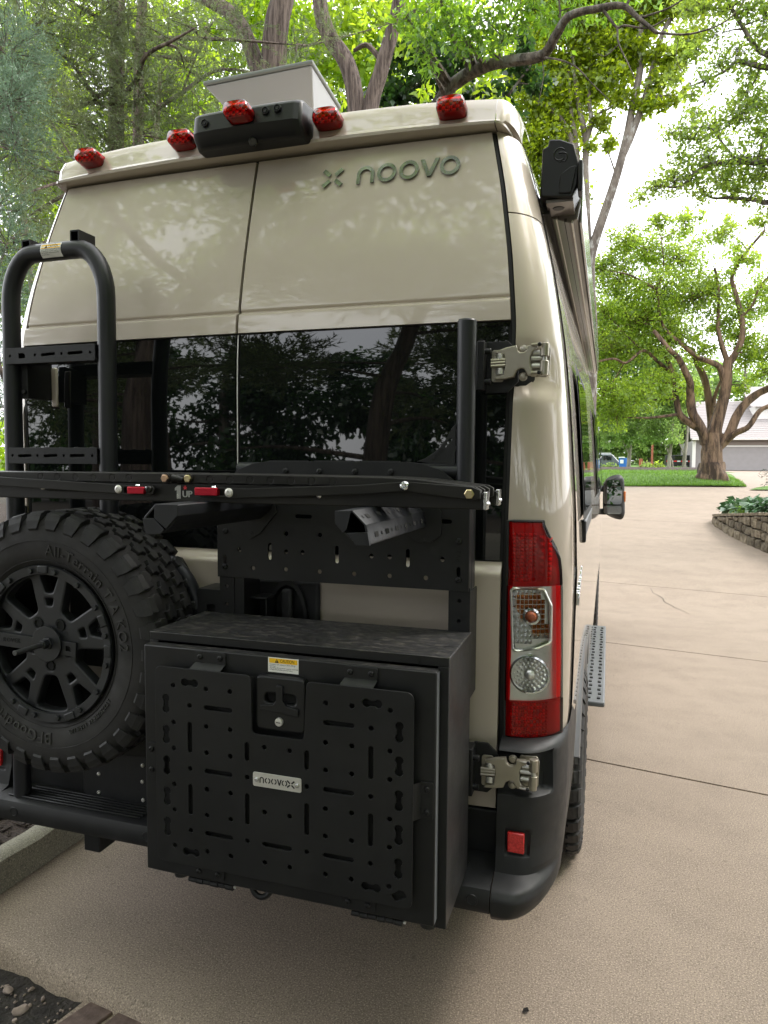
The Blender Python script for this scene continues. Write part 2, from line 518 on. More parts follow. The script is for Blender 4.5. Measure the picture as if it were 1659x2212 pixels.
def slot(a, b, r, n=6):
    an = math.atan2(b[1] - a[1], b[0] - a[0])
    out = []
    for i in range(n + 1):
        q = an - PI / 2 + PI * i / n
        out.append((b[0] + r * math.cos(q), b[1] + r * math.sin(q)))
    for i in range(n + 1):
        q = an + PI / 2 + PI * i / n
        out.append((a[0] + r * math.cos(q), a[1] + r * math.sin(q)))
    return out

def dumbbell(a, b, R, h):
    an = math.atan2(b[1] - a[1], b[0] - a[0])
    al = math.asin(h / R)
    out = []
    for i in range(11):
        q = an - (PI - al) + (2 * PI - 2 * al) * i / 10
        out.append((b[0] + R * math.cos(q), b[1] + R * math.sin(q)))
    for i in range(11):
        q = an + al + (2 * PI - 2 * al) * i / 10
        out.append((a[0] + R * math.cos(q), a[1] + R * math.sin(q)))
    return out

def rounded(poly, r, n=5):
    out = []
    k = len(poly)
    rr = r if isinstance(r, (list, tuple)) else [r] * k
    for i in range(k):
        p = Vector(poly[i]); a = Vector(poly[i - 1]) - p; b = Vector(poly[(i + 1) % k]) - p
        la, lb = a.length, b.length
        a.normalize(); b.normalize()
        if rr[i] <= 0:
            out.append(tuple(p)); continue
        ang = a.angle(b)
        d = min(rr[i] / math.tan(ang / 2), la * 0.48, lb * 0.48)
        p0 = p + a * d; p1 = p + b * d
        for s in range(n + 1):
            t = s / n
            q = p0.lerp(p, t).lerp(p.lerp(p1, t), t)
            out.append(tuple(q))
    return out

def rrect(x0, x1, z0, z1, r, n=5):
    return rounded([(x0, z0), (x1, z0), (x1, z1), (x0, z1)], r, n)

def curve_mesh(loops, t, bev=0.0):
    cu = bpy.data.curves.new('plate', 'CURVE')
    cu.dimensions = '2D'; cu.fill_mode = 'BOTH'
    cu.extrude = max(t / 2 - bev, 0)
    cu.bevel_depth = bev; cu.bevel_resolution = 1
    if bev: cu.offset = -bev
    for lp in loops:
        sp = cu.splines.new('POLY')
        sp.points.add(len(lp) - 1)
        for i, p in enumerate(lp):
            sp.points[i].co = (p[0], p[1], 0, 1)
        sp.use_cyclic_u = True
    ob = bpy.data.objects.new('plate', cu)
    me = bpy.data.meshes.new_from_object(ob)
    bpy.data.objects.remove(ob); bpy.data.curves.remove(cu)
    return me

def plate(name, loops, t, M, mat, parent=None, bev=0.0, label=None, smooth=30):
    me = curve_mesh(loops, t, bev)
    me.transform(M)
    me.materials.clear(); me.materials.append(mat)
    me.polygons.foreach_set('material_index', [0] * len(me.polygons))
    me.shade_smooth(); me.set_sharp_from_angle(angle=math.radians(smooth))
    me.name = name
    return link(name, me, parent, None, label)

def text_vf(body, size, extrude=0.0, align='LEFT', spacing=1.0, sx=1.0):
    cu = bpy.data.curves.new('txt', 'FONT')
    cu.body = body; cu.size = size; cu.extrude = extrude
    cu.align_x = align; cu.align_y = 'CENTER'; cu.space_character = spacing
    cu.resolution_u = 3
    ob = bpy.data.objects.new('txt', cu)
    me = bpy.data.meshes.new_from_object(ob)
    v = [(p.co.x * sx, p.co.y, p.co.z) for p in me.vertices]
    f = [tuple(p.vertices) for p in me.polygons]
    bpy.data.objects.remove(ob); bpy.data.curves.remove(cu); bpy.data.meshes.remove(me)
    return v, f

def sheet(poly, M):
    return [tuple(M @ Vector((p[0], p[1], 0))) for p in poly], [tuple(range(len(poly)))]

def bolt_head(c, r, h, n=12, d=(0, -1, 0)):
    u = (1, 0, 0) if abs(d[0]) < 0.9 else (0, 1, 0)
    return lathe([(r, 0), (r, h * 0.35), (r * 0.8, h * 0.8), (r * 0.45, h), (r * 0.42, h * 0.7), (0.0001, h * 0.65)], n, frame(c, u, d))

def hex_head(c, r, h, d=(0, -1, 0)):
    u = (1, 0, 0) if abs(d[0]) < 0.9 else (0, 1, 0)
    return lathe([(r, 0), (r, h * 0.8), (r * 0.85, h), (0.0001, h)], 6, frame(c, u, d))

# ================================================================== GROUND SHAPE
def gz(y):
    if y < 7: return 0.0
    if y < 24: return (y - 7) * 0.056
    return 0.952 + (y - 24) * 0.0125

# ================================================================== CAMPER VAN
def smooth_fn(xs, ys, sig=0.04):
    X = np.linspace(xs[0] - 0.3, xs[-1] + 0.3, 900)
    Y = np.interp(X, xs, ys)
    # keep the end slopes
    Y = np.where(X < xs[0], ys[0] + (X - xs[0]) * (ys[1] - ys[0]) / (xs[1] - xs[0]), Y)
    Y = np.where(X > xs[-1], ys[-1] + (X - xs[-1]) * (ys[-1] - ys[-2]) / (xs[-1] - xs[-2]), Y)
    d = X[1] - X[0]
    k = np.arange(-int(4 * sig / d), int(4 * sig / d) + 1) * d
    g = np.exp(-0.5 * (k / sig) ** 2); g /= g.sum()
    n = len(k) // 2
    Yp = np.concatenate([Y[0] + (np.arange(-n, 0)) * (Y[1] - Y[0]), Y, Y[-1] + (np.arange(1, n + 1)) * (Y[-1] - Y[-2])])
    S = np.convolve(Yp, g, 'valid')
    return lambda x: float(np.interp(x, X, S))

half_w = smooth_fn([0.40, 0.6, 0.9, 1.3, 1.5, 1.8, 2.0, 2.2, 2.4, 2.52, 2.58, 2.66], [0.945, 0.957, 0.967, 0.972, 0.965, 0.943, 0.922, 0.888, 0.842, 0.81, 0.79, 0.755])
door_e = smooth_fn([0.60, 1.36, 1.8, 2.0, 2.19, 2.386, 2.556, 2.60], [0.789, 0.791, 0.800, 0.804, 0.786, 0.757, 0.722, 0.712], 0.03)
rear_y = smooth_fn([0.3, 1.9, 2.06, 2.2, 2.4, 2.56, 2.66], [0.0, 0.0, 0.012, 0.04, 0.092, 0.138, 0.17], 0.05)
corn_x = smooth_fn([0.4, 2.0, 2.55, 2.66], [0.15, 0.15, 0.088, 0.08], 0.05)
CRY = 0.16

def sstep(a, b, x):
    t = min(1, max(0, (x - a) / (b - a))); return t * t * (3 - 2 * t)

def plan(s, z, off=0.0, side=1):
    """point on the van skin: s<=1 runs over the rear face to the corner, 1..2 round the corner, >2 forwards"""
    w = half_w(z); cxr = corn_x(z); xc = w - cxr; y0 = rear_y(z)
    bow = lambda x: 0.014 * (x / 0.8) ** 2
    if s <= 1:
        x = xc * s; y = y0 + bow(x); nx, ny = 0.0, -1.0
    elif s <= 2:
        a = (s - 1) * PI / 2
        x = xc + cxr * math.sin(a); y = y0 + bow(xc) + CRY * (1 - math.cos(a))
        nx, ny = math.sin(a) / cxr, -math.cos(a) / CRY
        l = math.hypot(nx, ny); nx /= l; ny /= l
    else:
        t = s - 2; x = w + 0.012 * sstep(0, 1, t); y = y0 + bow(xc) + CRY + t; nx, ny = 1.0, 0.0
    return (side * (x + nx * off), y + ny * off, z)

def s_of_x(x, z):
    w = half_w(z); xc = w - corn_x(z)
    if x <= xc: return x / xc
    return 1 + math.asin(min(1, (x - xc) / corn_x(z))) * 2 / PI

def door_pt(x, z):
    y = rear_y(z) + 0.014 * (x / 0.8) ** 2
    y += 0.006 * math.exp(-((z - 2.068) / 0.005) ** 2)          # crease above the window
    y -= 0.010 * sstep(2.070, 2.060, z) * sstep(1.99, 2.0, z)
    y -= 0.022 * sstep(1.357, 1.325, z)                         # swage under the window
    return (x, y, z)

van = thing('camper_van', 'beige high roof camper van seen from behind on the driveway', 'camper van', (0, 2.6, 0))

def rows(a, b, n): return list(np.linspace(a, b, n))

def sheet_panel(fn, us, zs, ret=0.02):
    """skin panel with its edges folded in by ret metres (towards +Y)"""
    v, f = gridf(fn, us, zs)
    nu, nz = len(us), len(zs)
    ring = [i for i in range(nu)] + [j * nu + nu - 1 for j in range(1, nz)] + [(nz - 1) * nu + i for i in range(nu - 2, -1, -1)] + [j * nu for j in range(nz - 2, 0, -1)]
    b = len(v)
    for i in ring:
        p = v[i]; v.append((p[0], p[1] + ret, p[2]))
    for k in range(len(ring)):
        k2 = (k + 1) % len(ring)
        f.append((ring[k2], ring[k], b + k, b + k2))
    return v, f

# --- dark inner shell that shows in the gaps
zz = rows(0.62, 2.60, 60)
sh = MB()
for sd in (1, -1):
    ss = rows(0, 1, 6) + rows(1.05, 2, 10) + [2.28]
    sh.add(gridf(lambda s, z, sd=sd: plan(s, z, -0.016, sd), ss, zz))
mesh_obj('inner_shell', sh, DARK, van)

# --- rear doors
for sd in (-1, 1):
    def U(t, z, sd=sd): return sd * (0.0045 + (door_e(z) - 0.0045) * t)
    door = mesh_obj('rear_door', sheet_panel(lambda t, z: door_pt(U(t, z), z), rows(0, 1, 24), rows(2.006, 2.05, 6) + rows(2.053, 2.085, 14) + rows(2.10, 2.552, 22)), PAINT, van)
    mesh_obj('lower_panel', sheet_panel(lambda t, z: door_pt(U(t, z), z), rows(0, 1, 14), rows(0.685, 1.30, 10) + rows(1.315, 1.36, 9)), PAINT, door)
    mesh_obj('window', sheet_panel(lambda t, z: (U(t, z), rear_y(z) + 0.014 * (U(t, z) / 0.8) ** 2 + 0.002, z), rows(0.004, 0.992, 14), rows(1.364, 2.002, 12), 0.012), GLASS, door)
    mesh_obj('window_seal', gridf(lambda t, z: (U(t, z), rear_y(z) + 0.014 * (U(t, z) / 0.8) ** 2 + 0.014, z), rows(0, 1, 10), rows(1.35, 2.012, 8)), RUBBER_SEAL, door)
mesh_obj('door_seam_trim', gridf(lambda t, z: (0.0016 * t, rear_y(z) - 0.0005, z), [-1, 1], rows(1.364, 2.002, 12)), STEEL, van)

# --- corner pillars (split at a shut line)
def pillar_pt(s, z, sd):
    p = plan(s, z, 0.0, sd)
    if 1.70 < z < 2.02:         # pressed hollow under the upper hinge
        m = math.exp(-((z - 1.872) / 0.062) ** 4) * sstep(1.86, 1.55, s)
        p = (p[0], p[1] + 0.020 * m, p[2])
    return p
for sd in (1, -1):
    for (za, zb, n) in ((0.86, 2.306, 90), (2.310, 2.556, 18)):
        def pf(t, z, sd=sd):
            s0 = s_of_x(door_e(z) + 0.013, z)
            k = 14 / 22
            s = s0 + (2 - s0) * (t / k) if t < k else 2 + (t - k) / (1 - k) * 0.29
            return pillar_pt(s, z, sd)
        pl = mesh_obj('corner_pillar', sheet_panel(pf, rows(0, 1, 23), rows(za, zb, n), 0.018), PAINT, van)
    # black rubber that runs along the door gap
    g = gridf(lambda t, z, sd=sd: plan(s_of_x(door_e(z) + 0.003 + 0.008 * t, z), z, -0.006, sd), [0, 1], rows(0.70, 2.55, 50))
    mesh_obj('door_seal', g, RUBBER_SEAL, van)

# --- body sides, roof and cab as one loft over Y
def roof_z(y):
    return float(np.interp(y, [0.2, 0.5, 3.5, 4.35, 4.8, 5.35, 5.9, 6.1], [2.695, 2.715, 2.72, 2.66, 2.32, 1.62, 1.30, 0.98]))
ys_ = [0.30, 0.45, 0.7, 1.0, 1.5, 2.0, 2.6, 3.2, 3.8, 4.2, 4.45, 4.65, 4.85, 5.05, 5.3, 5.5, 5.7, 5.9, 6.0, 6.08]
zs_side = rows(0.46, 2.58, 34)
def section(y):
    zt = roof_z(y); k = (zt - 0.46) / (2.715 - 0.46)
    dw = 0.022 * sstep(0.45, 3.0, y) - 0.16 * sstep(5.2, 6.1, y)
    y0 = y
    P = []
    for z in zs_side:
        zz_ = 0.46 + (z - 0.46) * min(1, k)
        x = half_w(z) + dw + 0.012 * sstep(0, 0.6, y)
        x += 0.006 * math.exp(-((z - 1.27) / 0.02) ** 2)             # swage line
        P.append((x, zz_))
    wt = half_w(2.58) + dw
    ze = 0.46 + (2.58 - 0.46) * min(1, k)
    for a in rows(0.12, PI / 2, 9):
        P.append((wt * math.cos(a) ** 0.9 if a < PI / 2 - 0.01 else 0.0, ze + (zt - ze) * math.sin(a) ** 0.75))
    return P
secs = [section(y) for y in ys_]
n_s = len(secs[0])
bv = []; bf = []
for i, y in enumerate(ys_):
    full = [(x, y + (0.0 if i else 0.0), z) for x, z in secs[i]] + [(-x, y, z) for x, z in secs[i][-2::-1]]
    bv += full
nf = 2 * n_s - 1
for i in range(len(ys_) - 1):
    for j in range(nf - 1):
        bf.append((i * nf + j, (i + 1) * nf + j, (i + 1) * nf + j + 1, i * nf + j + 1))
bf.append(tuple(range((len(ys_) - 1) * nf + nf - 1, (len(ys_) - 1) * nf - 1, -1)))
body = mesh_obj('body', (bv, bf), PAINT, van, smooth=40)

# windscreen and dark cab glass, side windows
def side_x(y, z): return half_w(z) + 0.022 * sstep(0.45, 3.0, y) + 0.012 * sstep(0, 0.6, y)
for sd in (1, -1):
    for (ya, yb, za, zb) in ((0.50, 1.22, 1.44, 1.955), (2.35, 3.15, 1.44, 1.955), (3.75, 4.55, 1.45, 1.93)):
        fr = mesh_obj('side_window', sheet_panel(lambda y, z, sd=sd: (sd * (side_x(y, z) + 0.010), y, z), rows(ya, yb, 5), rows(za, zb, 8), 0.0), RUBBER_SEAL, van)
        mesh_obj('pane', gridf(lambda y, z, sd=sd: (sd * (side_x(y, z) + 0.013), y, z), rows(ya + 0.03, yb - 0.03, 5), rows(za + 0.03, zb - 0.03, 8)), SIDE_GLASS, fr)
ws = gridf(lambda x, y: (x * (0.80 - 0.05 * (4.85 - y)), y, roof_z(y) + 0.012 - 0.10 * x ** 4), rows(-1, 1, 9), rows(4.5, 5.25, 8))
mesh_obj('windscreen', ws, SIDE_GLASS, van)
# underbody
mesh_obj('underbody', box(-0.88, 0.88, 0.10, 5.7, 0.36, 0.52), DARK, van)

# --- roof edge moulding above the doors, carrying the marker lamps
capx = rows(-0.735, 0.735, 41)
prof = [(0.165, 2.558), (0.108, 2.560), (0.098, 2.566), (0.097, 2.575), (0.107, 2.582), (0.113, 2.591), (0.119, 2.624), (0.142, 2.662), (0.205, 2.685), (0.30, 2.70)]
def cap_pt(x, i):
    y, z = prof[i]
    e = (abs(x) / 0.735) ** 4
    drop = 0.022 * e * (i / 9.0)
    return (x, y + 0.016 * (x / 0.73) ** 2, z - drop + 0.004 * (1 - (x / 0.73) ** 2))
cap = mesh_obj('roof_moulding', gridf(lambda x, i: cap_pt(x, int(i)), capx, range(len(prof))), PAINT, van)
for sd in (1, -1):   # end blocks that turn the moulding into the pillar
    def eb(t, i, sd=sd):
        i = int(i); y, z = prof[i]
        a = t * PI / 2
        x0 = 0.737; rx = 0.040 if i < 5 else 0.055
        yy = y + 0.016 + 0.15 * (1 - math.cos(a)) * (1 if i > 0 else 0.6)
        return (sd * (x0 + rx * math.sin(a)), yy, z - 0.022 * (i / 9) - 0.030 * t * t * (i / 9))
    mesh_obj('roof_corner', gridf(eb, rows(0, 1, 8), range(len(prof))), PAINT, van)
# rear piece of roof skin joining moulding and loft
mesh_obj('roof_rear', gridf(lambda x, y: (x * (0.735 + 0.01 * (y - 0.25)), y, (roof_z(y) - 0.016) - 0.055 * abs(x) ** 4), rows(-1, 1, 25), rows(0.26, 0.6, 5)), PAINT, van)

# --- tail lamps
TLZ0, TLZ1 = 0.870, 1.473
def tl_pt(t, z, off, sd):
    z0 = z
    s0 = s_of_x(0.806, z)
    # the upper outer corner is cut away in a curve
    top = sstep(1.33, 1.473, z)
    s1 = 1.69 - 0.10 * (z - 0.87) / 0.43 - 0.20 * top ** 1.6
    s = s0 + (s1 - s0) * t
    return plan(s, z, off, sd)
def tail_lamp(sd):
    ts = rows(0, 1, 14); zr = rows(TLZ0, TLZ1, 30)
    base = mesh_obj('tail_lamp', gridf(lambda t, z: tl_pt(t, z, 0.004, sd), ts, zr), RED_DARK, van)
    # inner reflectors, each a sheet of little facets behind the lens
    def facets(name, x0, x1, z0, z1, nx, nz, mats_, parent, off=0.007, dep=0.006, test=None):
        b = MB()
        for i in range(nx):
            for j in range(nz):
                xa = x0 + (x1 - x0) * (i + 0.08) / nx; xb = x0 + (x1 - x0) * (i + 0.92) / nx
                za = z0 + (z1 - z0) * (j + 0.08) / nz; zb = z0 + (z1 - z0) * (j + 0.92) / nz
                if test and not test((xa + xb) / 2, (za + zb) / 2): continue
                q = [plan(s_of_x(x, z), z, off, sd) for x, z in ((xa, za), (xb, za), (xb, zb), (xa, zb))]
                c = plan(s_of_x((xa + xb) / 2, (za + zb) / 2), (za + zb) / 2, off + dep, sd)
                b.add((q + [c], [(0, 1, 4), (1, 2, 4), (2, 3, 4), (3, 0, 4)]), None, mats_[1](i, j))
        return mesh_obj(name, b, mats_[0], parent, smooth=None)
    facets('led_reflector', 0.818, 0.880, 1.310, 1.442, 6, 13, ([RED_PLAST, PEARL, RED_DARK], lambda i, j: 2 if j % 2 == 0 and i % 2 else (1 if (i % 2 == 1) else 0)), base, 0.006, 0.003)
    facets('led_reflector', 0.882, 0.902, 1.310, 1.436, 1, 7, ([RED_DARK, RED_DARK], lambda i, j: 1), base, 0.006, 0.003); facets('led_reflector', 0.904, 0.918, 1.310, 1.430, 1, 9, ([RED_PLAST, RED_PLAST], lambda i, j: 1), base, 0.006, 0.003)
    _lr = random.Random(3); facets('lower_reflector', 0.820, 0.916, 0.882, 0.980, 13, 10, ([RED_PLAST, PEARL, RED_DARK], lambda i, j: _lr.choice([0, 1, 1, 0] if (4 < i < 10 and 2 < j < 8) else [0, 2, 2, 0])), base, 0.006, 0.003)
    # clear section
    clear = mesh_obj('clear_housing', gridf(lambda x, z: plan(s_of_x(x, z), z, 0.006, sd), rows(0.816, 0.944, 8), rows(0.985, 1.297, 8)), SILVER, base)
    def amber_shape(x, z):
        xm = 0.900 if z > 1.20 else 0.908
        if z > 1.262: xm = 0.900 - (z - 1.262) * 0.5
        return x < xm and z > 1.130 + (x - 0.822) * -0.02 + 0.25 * max(0, (0.84 - x)) * 0 + (0.03 * (x - 0.822) / 0.08)
    facets('indicator_reflector', 0.822, 0.912, 1.128, 1.290, 9, 12, ([SILVER, AMBER, CHROME], lambda i, j: 1 if ((j in (8, 9, 10) and i > 0) or (j in (3, 4, 5) and i > 4) or (j in (6, 7) and i in (2, 3, 6, 7))) else (0 if (i + j) % 2 else 2)), clear, 0.009, 0.006, amber_shape)
    c = plan(s_of_x(0.868, 1.219), 1.219, 0.012, sd)
    mesh_obj('indicator_bulb', lathe([(0.021, -0.004), (0.021, 0.004), (0.015, 0.006), (0.0125, 0.012), (0.009, 0.019), (0.0001, 0.022)], 16, frame(c, (1, 0, 0), (0.25 * sd, -1, 0))), BULB, clear)
    mesh_obj('bulb_ring', lathe([(0.024, -0.003), (0.0235, 0.007), (0.0175, 0.008), (0.017, -0.003)], 18, frame(c, (1, 0, 0), (0.25 * sd, -1, 0))), CHROME, clear)
    c = plan(s_of_x(0.867, 1.060), 1.060, 0.010, sd)
    Mr = frame(c, (1, 0, 0), (0.22 * sd, -1, 0))
    mesh_obj('reverse_lamp_ring', lathe([(0.055, -0.004), (0.054, 0.008), (0.049, 0.009), (0.048, 0.0)], 28, Mr), CHROME, clear)
    b = MB()
    for r, nseg in ((0.041, 20), (0.031, 16), (0.022, 12)):
        for k in range(nseg):
            a = 2 * PI * (k + 0.5 * (nseg % 8 == 0)) / nseg
            b.add(lathe([(0.0058 * r / 0.036, 0.0), (0.004, 0.003), (0.0001, 0.0045)], 6, Mr @ Matrix.Translation((r * math.cos(a), r * math.sin(a), 0.001))))
    mesh_obj('reverse_lamp_facets', b, SILVER, clear)
    mesh_obj('reverse_lamp_bowl', lathe([(0.048, 0.0), (0.0001, 0.0005)], 28, Mr), STEEL, clear)
    mesh_obj('reverse_lamp_bulb', lathe([(0.014, 0.001), (0.013, 0.008), (0.008, 0.011), (0.0001, 0.012)], 16, Mr), SILVER, clear)
    # the bright frame round the indicator
    fr = rounded([(0.819, 1.294), (0.896, 1.292), (0.914, 1.245), (0.914, 1.145), (0.885, 1.132), (0.826, 1.122)], 0.012)
    pts = [plan(s_of_x(x, z), z, 0.013, sd) for x, z in fr]
    mesh_obj('indicator_frame', tube(pts + pts[:2], 0.0042, 6, False), SILVER, clear)
    # tinted lens over everything
    def lens(zlo, zhi, nz, off):
        return gridf(lambda t, z: tl_pt(t, z, off - 0.011 * (max(0, abs(t - 0.5) - 0.44) / 0.06) ** 2, sd), rows(0, 1, 26), rows(zlo, zhi, nz))
    mesh_obj('red_lens', lens(1.300, TLZ1, 12, 0.016), LENS_RED, base); mesh_obj('red_lens', lens(TLZ0, 0.983, 8, 0.016), LENS_RED, base)
    lc = gridf(lambda t, z: tl_pt(0.04 + 0.76 * t, z, 0.0155, sd), rows(0, 1, 16), rows(0.984, 1.299, 14))
    mesh_obj('clear_lens', lc, LENS_CLEAR, base)
    mesh_obj('red_lens', gridf(lambda t, z: tl_pt(0.80 + 0.2 * t, z, 0.0155 - 0.009 * t ** 4, sd), rows(0, 1, 8), rows(0.984, 1.299, 14)), LENS_RED, base)
    mesh_obj('red_lens', gridf(lambda t, z: tl_pt(0.04 * t, z, 0.010 + 0.0055 * t, sd), rows(0, 1, 4), rows(0.984, 1.299, 14)), LENS_RED, base)
    # thin dark gasket round the lamp
    ring = [tl_pt(0, z, 0.006, sd) for z in rows(TLZ0, TLZ1, 12)] + [tl_pt(t, TLZ1, 0.006, sd) for t in rows(0.1, 1, 8)] + [tl_pt(1, z, 0.004, sd) for z in rows(TLZ1 - 0.01, TLZ0, 20)] + [tl_pt(t, TLZ0, 0.006, sd) for t in rows(0.9, 0, 8)]
    mesh_obj('gasket', tube(ring, 0.0045, 6, False), RUBBER_SEAL, base)
for sd in (1, -1): tail_lamp(sd)

# --- red marker lamps on the roof moulding
def marker(x, y, z, parent):
    M = Matrix.Translation((x, y, z)) @ Matrix.Rotation(math.radians(-10), 4, 'X')
    b = MB()
    w, d, h = 0.041, 0.055, 0.0222
    def bod(u, v):
        a = 2 * PI * u
        sx = math.copysign(abs(math.cos(a)) ** 0.5, math.cos(a)); sz = math.copysign(abs(math.sin(a)) ** 0.5, math.sin(a))
        k = [1.02, 1.0, 0.97, 0.90, 0.78, 0.0][int(v)]
        dy = [0.03, 0.0, -0.028, -0.040, -0.045, -0.046][int(v)]
        return (sx * w * k, dy + 0.12 * sz * h * (0 if v < 1 else 1), sz * h * k)
    o = mesh_obj('marker_lamp', ([tuple(M @ Vector(p)) for p in gridf(bod, rows(0, 1, 29), range(6))[0]], gridf(bod, rows(0, 1, 29), range(6))[1]), LENS_MARK, parent, smooth=50)
    c = MB()
    for i in range(7):
        for j in range(4):
            qx = -0.030 + 0.010 * i; qz = -0.0138 + 0.0092 * j
            c.add(([tuple(M @ Vector(q)) for q in ((qx - .0048, -0.022, qz - .0044), (qx + .0048, -0.022, qz - .0044), (qx + .0048, -0.022, qz + .0044), (qx - .0048, -0.022, qz + .0044), (qx, -0.027, qz))], [(0, 1, 4), (1, 2, 4), (2, 3, 4), (3, 0, 4)]), None, (i + j) % 2)
    mesh_obj('marker_reflector', c, [RED_PLAST, MARK_RED], o, smooth=None)
    e_ = gridf(lambda u, v: (math.copysign(abs(math.cos(2 * PI * u)) ** 0.5, math.cos(2 * PI * u)) * 0.0375 * (1 if v < 2 else 0), 0.03 if v < 1 else -0.0215, math.copysign(abs(math.sin(2 * PI * u)) ** 0.5, math.sin(2 * PI * u)) * 0.0195 * (1 if v < 2 else 0)), rows(0, 1, 25), [0, 1, 2])
    mesh_obj('marker_base', ([tuple(M @ Vector(p)) for p in e_[0]], e_[1]), RED_PLAST, o, smooth=None)
for x, z in ((-0.602, 2.622), (-0.243, 2.630), (0.247, 2.628), (0.615, 2.613)):
    marker(x, 0.108 + 0.016 * (x / .73) ** 2, z, van)

# --- black camera housing with the centre lamp
pod_prof = [(0.15, 2.566), (0.055, 2.570), (0.032, 2.592), (0.024, 2.608), (0.033, 2.662), (0.050, 2.672), (0.18, 2.684)]
px = [(-0.168, .03), (-0.163, .008), (-0.150, .0), (-0.138, -.003), (-0.08, -.006), (0.08, -.006), (0.165, -.003), (0.176, .0), (0.190, .008), (0.195, .03)]
def pod_pt(i, j):
    x, dy = px[int(i)]; y, z = pod_prof[int(j)]
    e = abs(int(i) - 4.5) / 4.5
    k = 1.0 if e < 0.85 else 0.93
    if e > 0.95: k = 0.80
    y2 = 0.15 + (y + dy - 0.15) * (1 if e < 0.9 else 0.85)
    return (x, y2, 2.615 + (z - 2.615) * k)
pv, pf_ = gridf(pod_pt, range(10), range(7))
pf_.append(tuple(j * 10 for j in range(7))); pf_.append(tuple(j * 10 + 9 for j in range(6, -1, -1)))
pod = mesh_obj('camera_housing', (pv, pf_), POD, van, smooth=25, bevel=0.006)
b = MB()
for x, z in ((-0.115, 2.632), (0.085, 2.640), (0.123, 2.642)):
    b.add(lathe([(0.0115, -.004), (0.0115, 0.004), (0.009, 0.0045), (0.0085, 0.001), (0.006, 0.0015), (0.0055, 0.004), (0.0001, 0.003)], 16, frame((x, 0.021, z), (1, 0, 0), (0, -1, 0.1))))
mesh_obj('housing_screw', b, POWDER, pod)
mesh_obj('camera_lens', lathe([(0.013, -.006), (0.013, 0.002), (0.010, 0.003), (0.0095, 0.0015), (0.0001, 0.0015)], 18, frame((0.035, 0.040, 2.568), (1, 0, 0), (0, -1, -0.5))), GLASS, pod)
marker(0.010, 0.012, 2.634, pod)

# --- chrome lettering on the right door
def on_door(poly, name, mat, t=0.004):
    v2, f2 = prism(poly, t)
    out = []
    for p in v2:
        out.append((p[0], door_pt(p[0], p[1])[1] - 0.002 - (p[2] + t / 2) * 1.0, p[1]))
    f2 = [tuple(reversed(q)) for q in f2]
    return out, f2
def ring_polys(cx, cz, ro, ri, n=28, a0=0, a1=2 * PI):
    out = []
    for i in range(n):
        a = a0 + (a1 - a0) * i / n; b_ = a0 + (a1 - a0) * (i + 1) / n
        out.append([(cx + ro * math.cos(a), cz + ro * math.sin(a)), (cx + ro * math.cos(b_), cz + ro * math.sin(b_)), (cx + ri * math.cos(b_), cz + ri * math.sin(b_)), (cx + ri * math.cos(a), cz + ri * math.sin(a))])
    return out
def stroke(a, b_, w):
    an = math.atan2(b_[1] - a[1], b_[0] - a[0]) + PI / 2
    dx, dz = math.cos(an) * w / 2, math.sin(an) * w / 2
    return [(a[0] - dx, a[1] - dz), (b_[0] - dx, b_[1] - dz), (b_[0] + dx, b_[1] + dz), (a[0] + dx, a[1] + dz)]
def letter_n(cx, cz, h, w, t):
    r = w / 2
    return ring_polys(cx, cz + h / 2 - r, r, r - t, 14, 0, PI) + [[(cx - r, cz - h / 2), (cx - r + t, cz - h / 2), (cx - r + t, cz + h / 2 - r), (cx - r, cz + h / 2 - r)], [(cx + r - t, cz - h / 2), (cx + r, cz - h / 2), (cx + r, cz + h / 2 - r), (cx + r - t, cz + h / 2 - r)]]
def letter_v(cx, cz, h, w, t):
    return [[(cx - w / 2, cz + h / 2), (cx - 0.5 * t, cz - h / 2), (cx + 0.5 * t, cz - h / 2), (cx - w / 2 + t * 1.1, cz + h / 2)], [(cx + w / 2 - t * 1.1, cz + h / 2), (cx - 0.5 * t, cz - h / 2), (cx + 0.5 * t, cz - h / 2), (cx + w / 2, cz + h / 2)]]
def letter_x(cx, cz, h, t, gap=0.15):
    out = []
    for sx in (1, -1):
        for sz in (1, -1):
            a = (cx + sx * h * gap, cz + sz * h * gap * 0.9); b_ = (cx + sx * h * 0.50, cz + sz * h * 0.44)
            st = stroke(a, b_, t)
            out.append(st)
    return out
LZ = 2.4625
emblem = []
emblem.append(letter_x(0.2605, LZ + 0.002, 0.058, 0.012))
emblem.append(letter_n(0.363, LZ, 0.054, 0.053, 0.0105))
emblem.append(ring_polys(0.427, LZ, 0.029, 0.0185))
emblem.append(ring_polys(0.493, LZ, 0.029, 0.0185))
emblem.append(letter_v(0.553, LZ, 0.054, 0.056, 0.0115))
emblem.append(ring_polys(0.612, LZ, 0.029, 0.0185))
for polys in emblem:
    b = MB()
    for q in polys: b.add(on_door(q, 'l', BADGE))
    mesh_obj('emblem_letter', b, BADGE, van, smooth=None)

